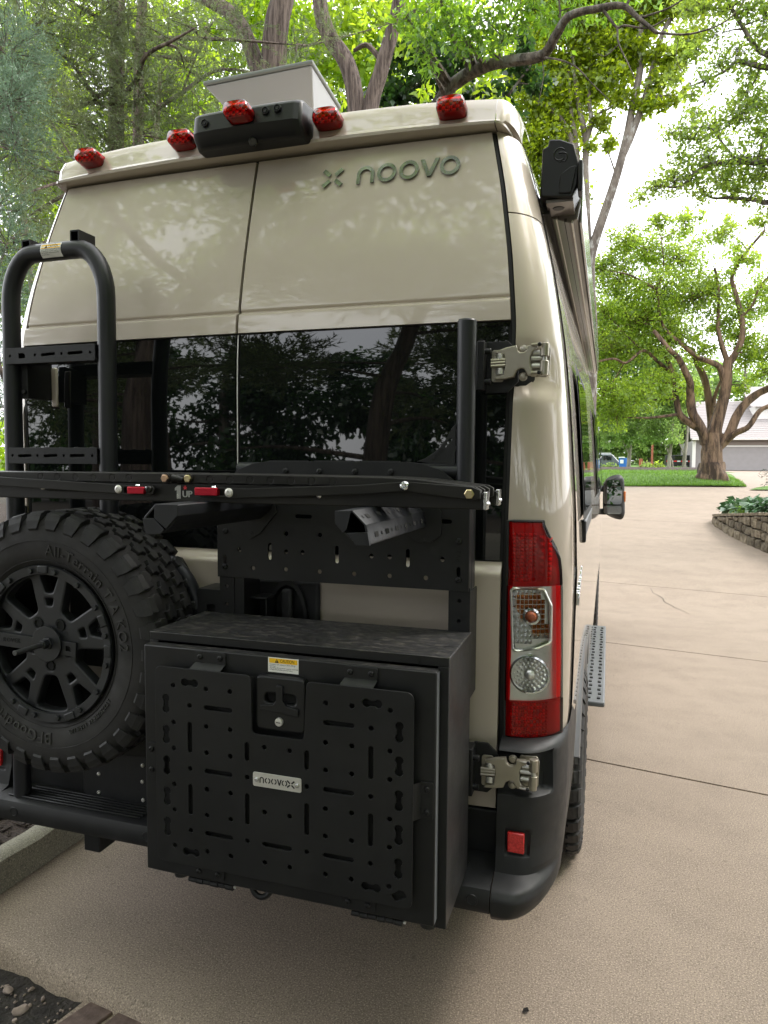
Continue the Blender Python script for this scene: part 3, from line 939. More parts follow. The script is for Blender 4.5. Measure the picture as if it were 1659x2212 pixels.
# --- hinges
def hinge(origin, name_plate_y):
    """origin: world point of the pixel-space centre; drawn in the plane facing back"""
    k = 0.000232
    P = [(90, 575), (200, 535), (325, 512), (340, 570), (365, 592), (410, 590), (435, 570), (445, 520), (545, 515), (560, 550), (505, 590), (480, 650), (485, 740), (505, 795), (555, 830), (545, 855), (455, 850), (430, 805), (410, 775), (370, 770), (330, 795), (305, 860), (200, 885), (80, 890), (95, 850), (190, 832), (206, 700), (190, 612), (95, 600)]
    loc = lambda p: (origin[0] + (p[0] - 380) * k, origin[2] - (p[1] - 695) * k)
    L = [loc(p) for p in P]
    h = plate('hinge', [L], 0.016, rearM(origin[1]), HINGE, van, bev=0.003)
    base = plate('hinge_leaf', [rounded([loc(p) for p in ((40, 545), (175, 545), (175, 905), (40, 905))], 0.008)], 0.006, rearM(origin[1] + 0.016), HINGE, h, bev=0.001)
    plate('hinge_leaf', [rounded([loc(p) for p in ((470, 500), (665, 500), (690, 560), (680, 840), (640, 860), (470, 850))], 0.006)], 0.006, rearM(origin[1] + 0.022), HINGE, h, bev=0.001)
    def cyl(a, b_, r, m, nm):
        A = loc(a); B = loc(b_)
        mesh_obj(nm, tube([(A[0], origin[1] + 0.002, A[1]), (B[0], origin[1] + 0.002, B[1])], r, 14), m, h, bevel=0.001)
    cyl((630, 500), (630, 642), 0.0115, HINGE, 'hinge_knuckle'); cyl((630, 690), (625, 850), 0.0115, HINGE, 'hinge_knuckle')
    cyl((632, 640), (630, 692), 0.006, STEEL, 'hinge_pin')
    cyl((145, 600), (145, 660), 0.011, STEEL, 'hinge_knuckle'); cyl((145, 760), (145, 830), 0.011, STEEL, 'hinge_knuckle')
    for zz_ in (672, 702, 735):
        A = loc((45, zz_)); B = loc((205, zz_ - 6))
        mesh_obj('hinge_clip', tube([(A[0], origin[1] - 0.006, A[1]), (B[0], origin[1] - 0.004, B[1])], 0.0044, 8), HINGE, h)
    for p in ((490, 520), (488, 825)):
        A = loc(p); B = loc((p[0] + 105, p[1]))
        mesh_obj('hinge_spring', tube([(A[0], origin[1] - 0.012, A[1]), (B[0], origin[1] - 0.012, B[1])], [0.003, 0.0062], 8), HINGE, h)
        B2 = loc((p[0] + 92, p[1]))
        mesh_obj('rubber_bump', bolt_head((B2[0], origin[1] - 0.016, B2[1]), 0.0052, 0.004), RUBBER_SEAL, h)
    for p in ((398, 550), (395, 850)):
        A = loc(p)
        mesh_obj('hinge_bolt', lathe([(0.0115, 0), (0.0115, 0.003), (0.0075, 0.004), (0.0070, 0.009), (0.0001, 0.010)], 14, frame((A[0], origin[1] + 0.016, A[1]), (1, 0, 0), (0, -1, 0))), HINGE, h)
    for p in ((540, 660), (545, 740), (560, 600)):
        A = loc(p)
        mesh_obj('hinge_cam', tube([(A[0] - 0.012, origin[1] + 0.004, A[1]), (A[0] + 0.016, origin[1] + 0.004, A[1])], 0.0065, 8), STEEL, h)
hinge((0.838, -0.028, 1.888), 0)
hinge((0.836, -0.070, 0.815), 0)

# --- bumper
def wb(z): return float(np.interp(z, [0.44, 0.465, 0.50, 0.60, 0.75, 0.885], [0.905, 0.942, 0.960, 0.968, 0.974, 0.972]))
def yb(z): return float(np.interp(z, [0.44, 0.458, 0.478, 0.522, 0.540, 0.556, 0.62, 0.75, 0.862, 0.875, 0.885], [-0.09, -0.145, -0.165, -0.167, -0.152, -0.098, -0.082, -0.075, -0.062, -0.05, -0.02]))
def bump_pt(t, z, sd, off=0):
    w = wb(z); lip = 1 - 0.9 * sstep(0.30, 0.80, t)
    y0 = -0.088 + (yb(z) + 0.088) * lip if z < 0.57 else yb(z)
    x0 = 0.803
    rx = min(0.115, w - x0); xc = w - rx
    if t < 0.3: x = x0 + (xc - x0) * t / 0.3; y = y0 + off
    elif t < 0.75:
        a = (t - 0.3) / 0.45 * PI / 2; x = xc + rx * math.sin(a); y = y0 + 0.20 * (1 - math.cos(a)) + off * math.cos(a); x -= off * math.sin(a)
    else: x = w + 0.01 * (t - 0.75); y = y0 + 0.20 + (t - 0.75) / 0.25 * 0.42; x -= off
    return x, y
for sd in (1, -1):
    def bp(t, z, sd=sd):
        off = 0
        x, y = bump_pt(t, z, sd)
        # pocket for the lower hinge, pocket for the reflector
        m = sstep(0.757, 0.768, z) * sstep(0.868, 0.857, z) * sstep(0.943, 0.934, x) 
        off = 0.030 * m
        m2 = sstep(0.598, 0.603, z) * sstep(0.672, 0.667, z) * sstep(0.826, 0.830, x) * sstep(0.888, 0.884, x)
        off += 0.010 * m2
        x, y = bump_pt(t, z, sd, off)
        return (sd * x, y, z)
    bumper = mesh_obj('bumper_corner', sheet_panel(bp, rows(0, 0.28, 14) + rows(0.30, 0.75, 30) + rows(0.78, 1, 6), rows(0.44, 0.52, 14) + rows(0.526, 0.585, 16) + rows(0.595, 0.675, 22) + rows(0.685, 0.745, 7) + rows(0.752, 0.885, 32), 0.03), PLASTIC, van, smooth=40)
    rx0 = 0.854 if sd > 0 else -0.872
    mesh_obj('reflector', cbox((rx0, -0.075, 0.634), (0.044, 0.014, 0.054)), REFLECT_RED, bumper, bevel=0.003)
    # grey wheel-arch trim and lower body side
    arch = []
    for a in rows(-0.05, PI + 0.05, 24):
        arch.append((sd * 0.995, 1.17 + 0.52 * math.cos(a), 0.36 + 0.52 * math.sin(a)))
    fv = []; ff = []
    n_a = len(arch)
    for i, a in enumerate(rows(0.2, PI - 0.42, n_a)):
        for j, (r, x) in enumerate(((0.455, 0.945), (0.455, 0.978), (0.475, 0.988), (0.535, 0.985), (0.565, 0.962))):
            fv.append((sd * x, 1.17 + r * math.cos(a), 0.36 + r * math.sin(a)))
    for i in range(n_a - 1):
        for j in range(4): ff.append((i * 5 + j, i * 5 + j + 1, (i + 1) * 5 + j + 1, (i + 1) * 5 + j))
    mesh_obj('fender_flare', (fv, ff), GREY_PLASTIC, van, smooth=50)
    fv2 = [(x, y + 4.06 - 0.0, z) for x, y, z in fv]
    mesh_obj('fender_flare', (fv2, ff), GREY_PLASTIC, van, smooth=50)
    mesh_obj('rub_strip', box(*sorted((sd * 0.965, sd * 0.988)), 1.76, 4.6, 0.62, 0.80), GREY_PLASTIC, van, bevel=0.012)
    mesh_obj('fuel_recess', box(*sorted((sd * 0.985, sd * 1.003)), 0.68, 1.0, 1.12, 1.17), DARK, van, bevel=0.004) if sd < 0 else None
    rail = mesh_obj('door_rail', box(*sorted((sd * 0.955, sd * 0.990)), 0.62, 2.7, 1.37, 1.43), GREY_PLASTIC, van, bevel=0.008)
    mesh_obj('rail_end', box(*sorted((sd * 0.953, sd * 0.993)), 0.58, 0.62, 1.362, 1.438), PLASTIC, rail, bevel=0.006)
    # small badge on the side
    bd = MB()
    for k in range(6): bd.add(cbox((sd * 0.981, 0.34 + 0.035 * k, 1.215 + 0.012 * k), (0.010, 0.026, 0.040 - 0.004 * (k % 2))))
    mesh_obj('side_badge', bd, CHROME, van, bevel=0.003)
    # running board
    rb = mesh_obj('running_board', box(*sorted((sd * 0.955, sd * 1.072)), 1.72, 3.50, 0.425, 0.452), GREY_PLASTIC, van, bevel=0.008)
    for k in range(24):
        for q in (0.995, 1.042):
            mesh_obj('grip_stud', cbox((sd * (q + 0.004 * (k % 2)), 1.78 + k * 0.071, 0.4545), (0.016, 0.022, 0.006)), POWDER, rb)
    # door mirror
    mt = tube(catmull([(1.10, 4.62, 1.19), (1.112, 4.63, 1.23), (1.108, 4.64, 1.35), (1.105, 4.64, 1.48), (1.09, 4.63, 1.525)], 4),
              [0.062, 0.084, 0.091, 0.093, 0.093, 0.092, 0.092, 0.092, 0.091, 0.090, 0.090, 0.088, 0.088, 0.086, 0.080, 0.070, 0.055], 20)
    mir = mesh_obj('door_mirror', ([(p[0] * sd, 4.63 + (p[1] - 4.63) * 0.75, p[2]) for p in mt[0]], mt[1]), PLASTIC, van)
    Mm = Matrix(((sd, 0, 0, sd * 1.103), (0, 0, -1, 4.556), (0, 1, 0, 1.39), (0, 0, 0, 1))) if sd > 0 else Matrix(((1, 0, 0, -1.103), (0, 0, -1, 4.556), (0, 1, 0, 1.39), (0, 0, 0, 1)))
    plate('mirror_glass', [rounded([(-0.078, -0.095), (0.072, -0.095), (0.075, 0.02), (0.045, 0.115), (-0.05, 0.115), (-0.08, 0.05)], 0.025)], 0.006, Mm, MIRROR, mir)
    plate('mirror_glass', [rrect(-0.075, 0.072, -0.178, -0.108, 0.02)], 0.006, Mm, MIRROR, mir)
    mesh_obj('mirror_arm', MB().add(box(*sorted((sd * 0.93, sd * 1.05)), 4.60, 4.68, 1.40, 1.45)).add(box(*sorted((sd * 0.93, sd * 1.05)), 4.60, 4.68, 1.20, 1.25)), PLASTIC, mir, bevel=0.006)
    mesh_obj('mirror_signal', cbox((sd * 1.198, 4.64, 1.36), (0.02, 0.05, 0.09)), ORANGE, mir, bevel=0.004)

# centre of the bumper: back panel, step with tread strips
mesh_obj('bumper_back', box(-0.80, 0.797, 0.004, 0.06, 0.50, 0.672), PLASTIC, van, bevel=0.006)
stp = [(0.004, 0.474), (-0.145, 0.472), (-0.158, 0.478), (-0.166, 0.494), (-0.166, 0.525), (-0.159, 0.541), (-0.146, 0.548), (0.004, 0.550)]
sv, sf = prism(stp, 1.600, Matrix(((0, 0, 1, 0), (1, 0, 0, 0), (0, 1, 0, 0), (0, 0, 0, 1))))
step = mesh_obj('bumper_step', (sv, sf), PLASTIC, van, smooth=30)
for k in range(6):
    for xa, xb in ((-0.76, -0.26), (-0.20, 0.66), (0.690, 0.725)):
        mesh_obj('tread_strip', box(xa + 0.008 * k, xb, -0.142 + 0.0145 * k, -0.135 + 0.0145 * k, 0.549, 0.5545), PLASTIC, step, bevel=0.002, segs=1)
for x in (-0.715, -0.22, 0.755):
    mesh_obj('step_plug', lathe([(0.016, 0), (0.015, 0.002), (0.012, 0.0022), (0.011, 0.0005), (0.0001, 0.0005)], 18, frame((x, -0.166, 0.512), (1, 0, 0), (0, -1, 0))), PLASTIC, step)
# tow bracket with two pale bolts, seen under the step
tb = mesh_obj('tow_bracket', box(-0.490, -0.430, -0.115, 0.02, 0.398, 0.474), POWDER, van, bevel=0.004)
for y, x in ((-0.085, -0.43), (-0.035, -0.43)):
    mesh_obj('bracket_bolt', hex_head((x, y, 0.446), 0.013, 0.020, (1, 0, 0)), ALU, tb)

# black plastic trim and handle of the rear door
hp = mesh_obj('door_handle_panel', box(-0.012, 0.278, -0.036, -0.015, 0.93, 1.285), PLASTIC, van, bevel=0.012)
mesh_obj('handle_recess', lathe([(0.062, 0), (0.062, 0.012), (0.054, 0.014), (0.050, 0.001), (0.0001, 0.0)], 24, frame((0.185, -0.036, 1.17), (1, 0, 0), (0, -1, 0)) @ Matrix.Scale(1.9, 4, (0, 1, 0))), POWDER, hp)
mesh_obj('handle_grip', box(0.170, 0.202, -0.062, -0.038, 1.08, 1.262), PLASTIC, hp, bevel=0.008)
lp = mesh_obj('lower_trim_panel', box(-0.535, -0.0, -0.062, -0.02, 0.545, 0.735), PLASTIC, van, bevel=0.004)
for x, z in ((-0.472, 0.626), (-0.306, 0.676), (-0.308, 0.624), (-0.306, 0.565), (-0.473, 0.565)):
    mesh_obj('trim_screw', bolt_head((x, -0.062, z), 0.0065, 0.004), STEEL, lp)
mesh_obj('lower_side_trim', box(-0.79, -0.54, -0.045, -0.02, 0.53, 0.735), PLASTIC, van, bevel=0.006)

# --- road wheels
TYRE_PROF = [(0.222, -0.105), (0.235, -0.118), (0.262, -0.127), (0.300, -0.130), (0.335, -0.126), (0.352, -0.118), (0.362, -0.104), (0.365, -0.06), (0.366, 0.0)]
def tyre_profile():
    return TYRE_PROF + [(r, -y) for r, y in TYRE_PROF[-2::-1]]
def tread_row(kind):
    """one tread block in (angle, y, radius): the lists give its outline at angle 0"""
    if kind == 'shoulder':     # wraps over the shoulder
        pitch = 2 * PI / 34
        out = []
        lo = [(-0.40, -0.128, 0.338), (0.34, -0.128, 0.338), (0.40, -0.120, 0.352), (-0.42, -0.120, 0.352)]
        A = [(-0.36, -0.121), (0.30, -0.121), (0.30, -0.104), (0.38, -0.094), (0.36, -0.078), (0.22, -0.070), (-0.06, -0.072), (-0.10, -0.082), (-0.34, -0.078), (-0.38, -0.100)]
        return pitch, A
    if kind == 'mid':
        return 2 * PI / 34, [(-0.30, -0.054), (0.06, -0.060), (0.12, -0.050), (0.34, -0.046), (0.28, -0.026), (0.08, -0.030), (0.00, -0.020), (-0.36, -0.026), (-0.26, -0.038)]
    return 2 * PI / 34, [(-0.34, -0.010), (-0.05, -0.016), (0.02, -0.008), (0.34, -0.012), (0.36, 0.008), (0.10, 0.006), (0.04, 0.015), (-0.30, 0.011)]
def block_mesh(kind, mirror=1, R0=0.360, R1=0.3775):
    pitch, A = tread_row(kind)
    v = []; f = []
    n = len(A)
    for (R, k) in ((R0, 1.06), (R1 - 0.002, 1.0), (R1, 0.90)):
        ca = sum(a for a, _ in A) / n; cyy = sum(y for _, y in A) / n
        for a, y in A:
            aa = (ca + (a - ca) * k) * pitch; yy = (cyy + (y - cyy) * k) * mirror
            rr = R - (0.008 if (kind == 'shoulder' and abs(y) > 0.11) else 0.0)
            v.append((rr * math.cos(aa), yy, rr * math.sin(aa)))
    for s in range(2):
        for i in range(n):
            j = (i + 1) % n
            q = (s * n + i, s * n + j, (s + 1) * n + j, (s + 1) * n + i)
            f.append(q if mirror > 0 else tuple(reversed(q)))
    top = tuple(2 * n + i for i in range(n))
    f.append(top if mirror > 0 else tuple(reversed(top)))
    if kind == 'shoulder':      # lug running down the sidewall
        b = len(v)
        for R, y, k in ((0.372, -0.118, 0.40), (0.352, -0.1275, 0.38), (0.330, -0.1315, 0.28), (0.324, -0.128, 0.27)):
            for a in (-k, -k * 0.2, k * 0.75):
                v.append((R * math.cos(a * pitch), y * mirror, R * math.sin(a * pitch)))
        for r_ in range(3):
            for c in range(2):
                q = (b + r_ * 3 + c, b + r_ * 3 + c + 1, b + (r_ + 1) * 3 + c + 1, b + (r_ + 1) * 3 + c)
                f.append(q if mirror > 0 else tuple(reversed(q)))
        # side walls of the lug
        for c in (0, 2):
            for r_ in range(3):
                a0 = v[b + r_ * 3 + c]; a1 = v[b + (r_ + 1) * 3 + c]
                i0 = len(v)
                v.append((a1[0] * 0.995, a1[1] * 0.955, a1[2] * 0.995)); v.append((a0[0] * 0.995, a0[1] * 0.955, a0[2] * 0.995))
                f.append((b + r_ * 3 + c, b + (r_ + 1) * 3 + c, i0, i0 + 1))
    return v, f

def rotY(a): return Matrix.Rotation(-a, 4, 'Y')
WHEEL_ROWS = [('shoulder', 1, 0.0), ('mid', 1, 0.5), ('centre', 1, 0.15), ('mid', -1, 0.8), ('shoulder', -1, 0.35)]

def rim_face(name, M, parent, mat, t=0.030):
    outer = circ((0, 0), 0.208, 64)
    holes = []
    def sector(a, r0, r1, h0, h1, rad=0.012):
        a = math.radians(a)
        P = [(r0 * math.cos(a - h0), r0 * math.sin(a - h0))] + [(r1 * math.cos(a + q), r1 * math.sin(a + q)) for q in np.linspace(-h1, h1, 5)] + [(r0 * math.cos(a + h0), r0 * math.sin(a + h0))]
        rr = [rad] + [rad] + [0] * 3 + [rad] + [rad]
        return rounded(P, rr, 4)
    for k in range(5):
        holes.append(sector(54 + 72 * k, 0.098, 0.196, 0.205, 0.290, 0.016))
        holes.append(sector(90 + 72 * k, 0.145, 0.196, 0.085, 0.165, 0.011))
        holes.append(sector(90 + 72 * k, 0.108, 0.128, 0.085, 0.11, 0.006))
        a = math.radians(54 + 72 * k)
        holes.append(circ((0.066 * math.cos(a), 0.066 * math.sin(a)), 0.0135, 14))
    return plate(name, [outer] + holes, t, M, mat, parent, bev=0.006)

def road_wheel(cx, cy, sd):
    w = mesh_obj('wheel', lathe([(0.212, -0.11), (0.205, -0.10), (0.195, 0.0), (0.205, 0.10), (0.212, 0.11)], 32, Matrix.Translation((cx, cy, 0.378)) @ Matrix.Rotation(PI / 2, 4, 'Y'), True), RIM, van)
    MW = Matrix.Translation((cx, cy, 0.378)) @ Matrix.Rotation(PI / 2, 4, 'Z')
    ML = MW @ Matrix(((1, 0, 0, 0), (0, 0, 1, 0), (0, 1, 0, 0), (0, 0, 0, 1)))
    mesh_obj('tyre', lathe(tyre_profile(), 56, ML, True), TYRE, w)
    tb_ = MB()
    for kind, mr, ph in WHEEL_ROWS:
        vf = block_mesh(kind, mr)
        for k in range(34):
            tb_.add(vf, MW @ rotY(2 * PI * (k + ph) / 34))
    t_ = mesh_obj('tread', tb_, TREAD, w, smooth=None)
    t_['kind'] = 'stuff'
    rim_face('rim', Matrix.Translation((cx + sd * 0.085, cy, 0.378)) @ Matrix(((0, 0, sd, 0), (sd, 0, 0, 0), (0, 1, 0, 0), (0, 0, 0, 1))), w, RIM)
for sd in (1, -1):
    road_wheel(sd * 0.866, 1.17, sd)
    road_wheel(sd * 0.866, 5.22, sd)

# ================================================================== AWNING ON THE RIGHT SIDE
awn = thing('awning', 'long grey roll-out awning case along the upper right side of the van', 'awning', (0.9, 2.3, 2.45))
AX = [(0.862, 2.395), (0.925, 2.372), (0.948, 2.385), (0.955, 2.43), (0.950, 2.50), (0.935, 2.548), (0.90, 2.565), (0.862, 2.560)]
Myz = lambda y0, y1: Matrix(((1, 0, 0, 0), (0, 0, 1, (y0 + y1) / 2), (0, 1, 0, 0), (0, 0, 0, 1)))
av, af = prism(AX, 3.72, Myz(0.42, 4.14))
mesh_obj('case', (av, [tuple(reversed(q)) for q in af]), AWN, awn, smooth=30, bevel=0.003)
mesh_obj('front_rail', box(0.951, 0.960, 0.46, 4.12, 2.382, 2.535), AWN_SIDE, awn, bevel=0.004)
for x, w in ((0.885, 0.003), (0.912, 0.004), (0.932, 0.0025)):
    mesh_obj('seam_strip', box(x - w, x + w, 0.42, 4.14, 2.366 + (0.948 - x) * 0.32, 2.376 + (0.948 - x) * 0.32), DARK if w > 0.003 else STEEL, awn)
mesh_obj('mounting_rail', box(0.838, 0.868, 0.36, 4.2, 2.385, 2.47), RUBBER_SEAL, awn, bevel=0.003)
for y0, y1 in ((0.285, 0.42), (4.14, 4.26)):
    E_ = rounded([(0.846, 2.412), (0.938, 2.402), (0.952, 2.44), (0.955, 2.492), (0.938, 2.553), (0.900, 2.570), (0.868, 2.574), (0.866, 2.555), (0.850, 2.549)], 0.008, 3)
    ev, ef = prism(E_, y1 - y0, Myz(y0, y1))
    cap_ = mesh_obj('end_cap', (ev, [tuple(reversed(q)) for q in ef]), POD, awn, smooth=30, bevel=0.004)
    if y0 < 1:
        # raised panel and embossed swirl on the near cap
        Me = Matrix(((1, 0, 0, 0), (0, 0, -1, 0.285), (0, 1, 0, 0), (0, 0, 0, 1)))
        plate('cap_panel', [rounded([(0.899, 2.415), (0.934, 2.413), (0.9495, 2.49), (0.930, 2.487), (0.903, 2.468)], 0.006)], 0.010, Me, POD, cap_, bev=0.002)
        sw = MB()
        sw.add(tube([(0.900 + 0.0165 * math.cos(a), 0.2845, 2.527 + 0.0175 * math.sin(a)) for a in rows(0.7, 5.4, 18)] + [(0.899, 0.2845, 2.503)], 0.0022, 6))
        sw.add(tube(catmull([(0.898, 0.2845, 2.531), (0.913, 0.2845, 2.530), (0.921, 0.2845, 2.522), (0.916, 0.2845, 2.507), (0.908, 0.2845, 2.506)], 5), 0.0022, 6))
        mesh_obj('embossed_mark', sw, POD, cap_)
        mesh_obj('cap_foot', box(0.862, 0.940, 0.30, 0.42, 2.396, 2.405), AWN, cap_)
        mesh_obj('cap_plug', lathe([(0.018, 0), (0.016, 0.002), (0.0001, 0.002)], 18, frame((0.895, 0.35, 2.396), (1, 0, 0), (0, 0, -1))), POD, cap_)
        mesh_obj('cap_lip', box(0.953, 0.966, 0.27, 0.33, 2.412, 2.50), POD, cap_, bevel=0.004)

# ================================================================== SATELLITE PANEL ON THE ROOF
dish = thing('satellite_panel', 'pale grey flat satellite internet panel tilted up on the van roof', 'satellite antenna', (-0.2, 0.62, 2.7))
top4 = [(-0.405, 0.50, 3.017), (0.023, 0.50, 3.026), (0.0, 0.83, 3.030), (-0.42, 0.83, 3.020)]
bot4 = [(-0.285, 0.60, 2.885), (-0.012, 0.60, 2.89), (-0.02, 0.72, 2.89), (-0.295, 0.72, 2.885)]
mesh_obj('mount', box(-0.22, -0.10, 0.61, 0.71, 2.66, 2.89), DISH, dish, bevel=0.006)
mesh_obj('housing', (top4 + bot4, [(3, 2, 1, 0), (4, 5, 6, 7), (0, 1, 5, 4), (1, 2, 6, 5), (2, 3, 7, 6), (3, 0, 4, 7)]), DISH, dish, smooth=None, bevel=0.006)
t2 = [(x * 1.0 + (0.006 if i in (1, 2) else -0.006), y + (-0.006 if i < 2 else 0.006), z + 0.002) for i, (x, y, z) in enumerate(top4)]
t3 = [(x, y, z + 0.014) for x, y, z in t2]
mesh_obj('antenna_face', (t2 + t3, [(3, 2, 1, 0), (4, 5, 6, 7), (0, 1, 5, 4), (1, 2, 6, 5), (2, 3, 7, 6), (3, 0, 4, 7)]), DISH_EDGE, dish, smooth=None, bevel=0.004)

# ================================================================== LADDER
lad = thing('rear_ladder', 'tall black tube ladder on the left rear door with caution sticker', 'ladder', (-0.54, -0.12, 0.53))
lp_ = catmull([(-0.722, -0.12, 0.53), (-0.720, -0.12, 1.2), (-0.718, -0.12, 1.85), (-0.716, -0.12, 2.05)], 4)[:-1] + [(-0.716 + 0.095 * (1 - math.cos(a)), -0.12 - 0.0, 2.105 + 0.148 * math.sin(a)) for a in rows(0, PI / 2, 9)]
lp_ += [(-0.459 + 0.095 * math.sin(a), -0.12, 2.105 + 0.148 * math.cos(a)) for a in rows(0, PI / 2, 9)] + catmull([(-0.364, -0.12, 2.03), (-0.366, -0.12, 1.7), (-0.369, -0.12, 1.2), (-0.37, -0.12, 0.80)], 4)
mesh_obj('side_tube', tube(lp_, 0.0265, 18), POWDER_TUBE, lad, smooth=60)
Mr_ = rearM(-0.146)
def rung(z0, holes, nm='rung'):
    return plate(nm, [rrect(-0.712, -0.384, z0 - 0.0245, z0 + 0.0245, 0.004)] + holes, 0.005, Mr_, POWDER, lad, bev=0.001)
for z0, first in ((1.9445, 'van'), (1.641, 'slot')):
    hs = [circ((x, z0), 0.0042) for x in (-0.697, -0.602, -0.504, -0.401)] + [slot((-0.575, z0 - 0.001), (-0.532, z0 + 0.001), 0.0042), slot((-0.478, z0), (-0.432, z0 + 0.001), 0.0042)]
    if first == 'van': hs.append([(-0.664, z0 - 0.008), (-0.640, z0 - 0.008), (-0.640, z0 + 0.002), (-0.646, z0 + 0.007), (-0.664, z0 + 0.007)])
    else: hs.append(slot((-0.672, z0 - 0.001), (-0.629, z0), 0.0042))
    r_ = rung(z0, hs)
    mesh_obj('rung_top', box(-0.712, -0.384, -0.1435, -0.095, z0 + 0.019, z0 + 0.0235), POWDER, r_, bevel=0.001)
    mesh_obj('rung_bottom', box(-0.712, -0.384, -0.1435, -0.095, z0 - 0.0235, z0 - 0.019), POWDER, r_, bevel=0.001)
    mesh_obj('rung_back', box(-0.70, -0.39, -0.110, -0.107, z0 - 0.019, z0 + 0.019), DARK, r_)
    if first == 'slot':
        for x in (-0.644, -0.587, -0.531, -0.474, -0.418):
            mesh_obj('grip_bump', lathe([(0.009, 0), (0.008, 0.003), (0.0001, 0.004)], 12, Matrix.Translation((x, -0.125, z0 + 0.0235))), POWDER, r_)
for x0, x1, zt in ((-0.655, -0.622, 2.292), (-0.476, -0.444, 2.305)):   # square hooks on top
    h = MB()
    h.add(box(x0, x1, -0.135, -0.065, zt - 0.004, zt)).add(box(x0, x1, -0.135, -0.065, zt - 0.036, zt - 0.032))
    h.add(box(x0, x0 + 0.004, -0.135, -0.065, zt - 0.032, zt - 0.004)).add(box(x1 - 0.004, x1, -0.135, -0.065, zt - 0.032, zt - 0.004)).add(box(x0 + 0.004, x1 - 0.004, -0.075, -0.071, zt - 0.032, zt - 0.004))
    mesh_obj('roof_hook', h, POWDER, lad)
mesh_obj('door_bracket', box(-0.690, -0.664, -0.115, -0.012, 1.82, 1.94), POWDER, lad, bevel=0.002)
brp = mesh_obj('paint_pad', box(-0.664, -0.640, -0.020, -0.010, 1.80, 1.925), PAINT, lad, bevel=0.006)
mesh_obj('bracket_bolt', hex_head((-0.676, -0.116, 1.838), 0.008, 0.007), POWDER, lad)
# stand-offs that carry the ladder on the door
for x in (-0.722, -0.366):
    for z in (1.30, 0.85):
        mesh_obj('stand_off', tube([(x, -0.12, z), (x, -0.01, z)], 0.018, 10), POWDER_TUBE, lad)
def caution(name, parent, x0, x1, z0, z1, surf, lines):
    """caution sticker laid on a surface; surf(x, z) gives its depth"""
    W, H = x1 - x0, z1 - z0
    st = mesh_obj(name, gridf(lambda x, z: (x, surf(x, z) - 0.0006, z), rows(x0, x1, 9), rows(z0, z1, 5)), WHITE_DECAL, parent)
    yb0 = z1 - 0.06 * H; yb1 = z1 - 0.38 * H
    mesh_obj('sticker_band', gridf(lambda x, z: (x, surf(x, z) - 0.0010, z), rows(x0 + 0.04 * W, x1 - 0.04 * W, 9), [yb1, yb0]), YELLOW_DECAL, st)
    ink = MB()
    v, f = text_vf("CAUTION", 0.30 * H, 0, 'LEFT')
    xw = max(p[0] for p in v)
    sc = 0.46 * W / xw
    ox = x0 + 0.40 * W; oz = (yb0 + yb1) / 2
    ink.add(([(ox + p[0] * sc, surf(ox + p[0] * sc, oz) - 0.0014, oz + p[1]) for p in v], f))
    tx = x0 + 0.29 * W; th = 0.13 * H
    tri = [(tx - th * 1.1, oz - th), (tx + th * 1.1, oz - th), (tx, oz + th)]
    ink.add(([(x, surf(x, z) - 0.0014, z) for x, z in tri], [(0, 1, 2)]))
    z = yb1 - 0.085 * H
    for ln in lines:
        v, f = text_vf(ln, 0.125 * H, 0, 'LEFT')
        ink.add(([(x0 + 0.05 * W + p[0] * 0.92, surf(x0 + 0.05 * W + p[0] * 0.92, z) - 0.0013, z + p[1]) for p in v], f))
        z -= 0.115 * H
    mesh_obj('sticker_print', ink, INK, st, smooth=None)
    ex = ([(x, surf(x, zz) - 0.0018, zz) for x, zz in ((tx - th * .12, oz - th * .45), (tx + th * .12, oz - th * .45), (tx + th * .12, oz + th * .5), (tx - th * .12, oz + th * .5))], [(0, 1, 2, 3)])
    mesh_obj('sticker_mark', ex, YELLOW_DECAL, st, smooth=None)
tubecurve = lambda x, z: -0.12 - math.sqrt(max(1e-6, 0.0268 ** 2 - min(0.0265, abs(z - 2.2525)) ** 2))
caution('caution_sticker', lad, -0.575, -0.500, 2.231, 2.270, tubecurve, ["Ladder capacity is 200 lb (90 kg) maximum", "-Exceeding the maximum capacity could", "lead to ladder collapse and possible", "personal injury"])

# ================================================================== GEAR RACK ON THE REAR DOORS
rack = thing('gear_rack', 'black steel gear rack plate on the right rear door behind the bike tray', 'gear rack', (0.38, -0.12, 1.19))
mesh_obj('upright_tube', tube([(0.709, -0.10, 1.10), (0.709, -0.10, 1.984)], 0.0242, 20), POWDER_TUBE, rack, smooth=60)
mesh_obj('tube_cap', lathe([(0.0242, 0), (0.022, 0.004), (0.0001, 0.005)], 20, Matrix.Translation((0.709, -0.10, 1.984))), POD, rack)
mesh_obj('cross_tube', tube([(0.06, -0.098, 1.605), (0.70, -0.098, 1.605)], 0.020, 16), POWDER_TUBE, rack, smooth=60)
AY = -0.124
arch_poly = [(0.02, 1.560), (0.045, 1.585), (0.075, 1.606), (0.115, 1.621), (0.165, 1.628)] + [(0.30, 1.6285), (0.56, 1.6285)] + [(0.605, 1.624), (0.650, 1.609), (0.690, 1.580), (0.705, 1.560), (0.705, 1.505), (0.02, 1.505)]
arch_pl = plate('arched_plate', [arch_poly], 0.006, rearM(AY), POWDER, rack, bev=0.001)
mesh_obj('edge_lip', box(0.165, 0.28, -0.122, -0.112, 1.6286, 1.6310), POWDER, arch_pl)
mesh_obj('edge_lip', box(0.30, 0.41, -0.122, -0.112, 1.6286, 1.6315), POWDER, arch_pl)
mesh_obj('edge_lip', box(0.43, 0.54, -0.122, -0.112, 1.6286, 1.6310), POWDER, arch_pl)
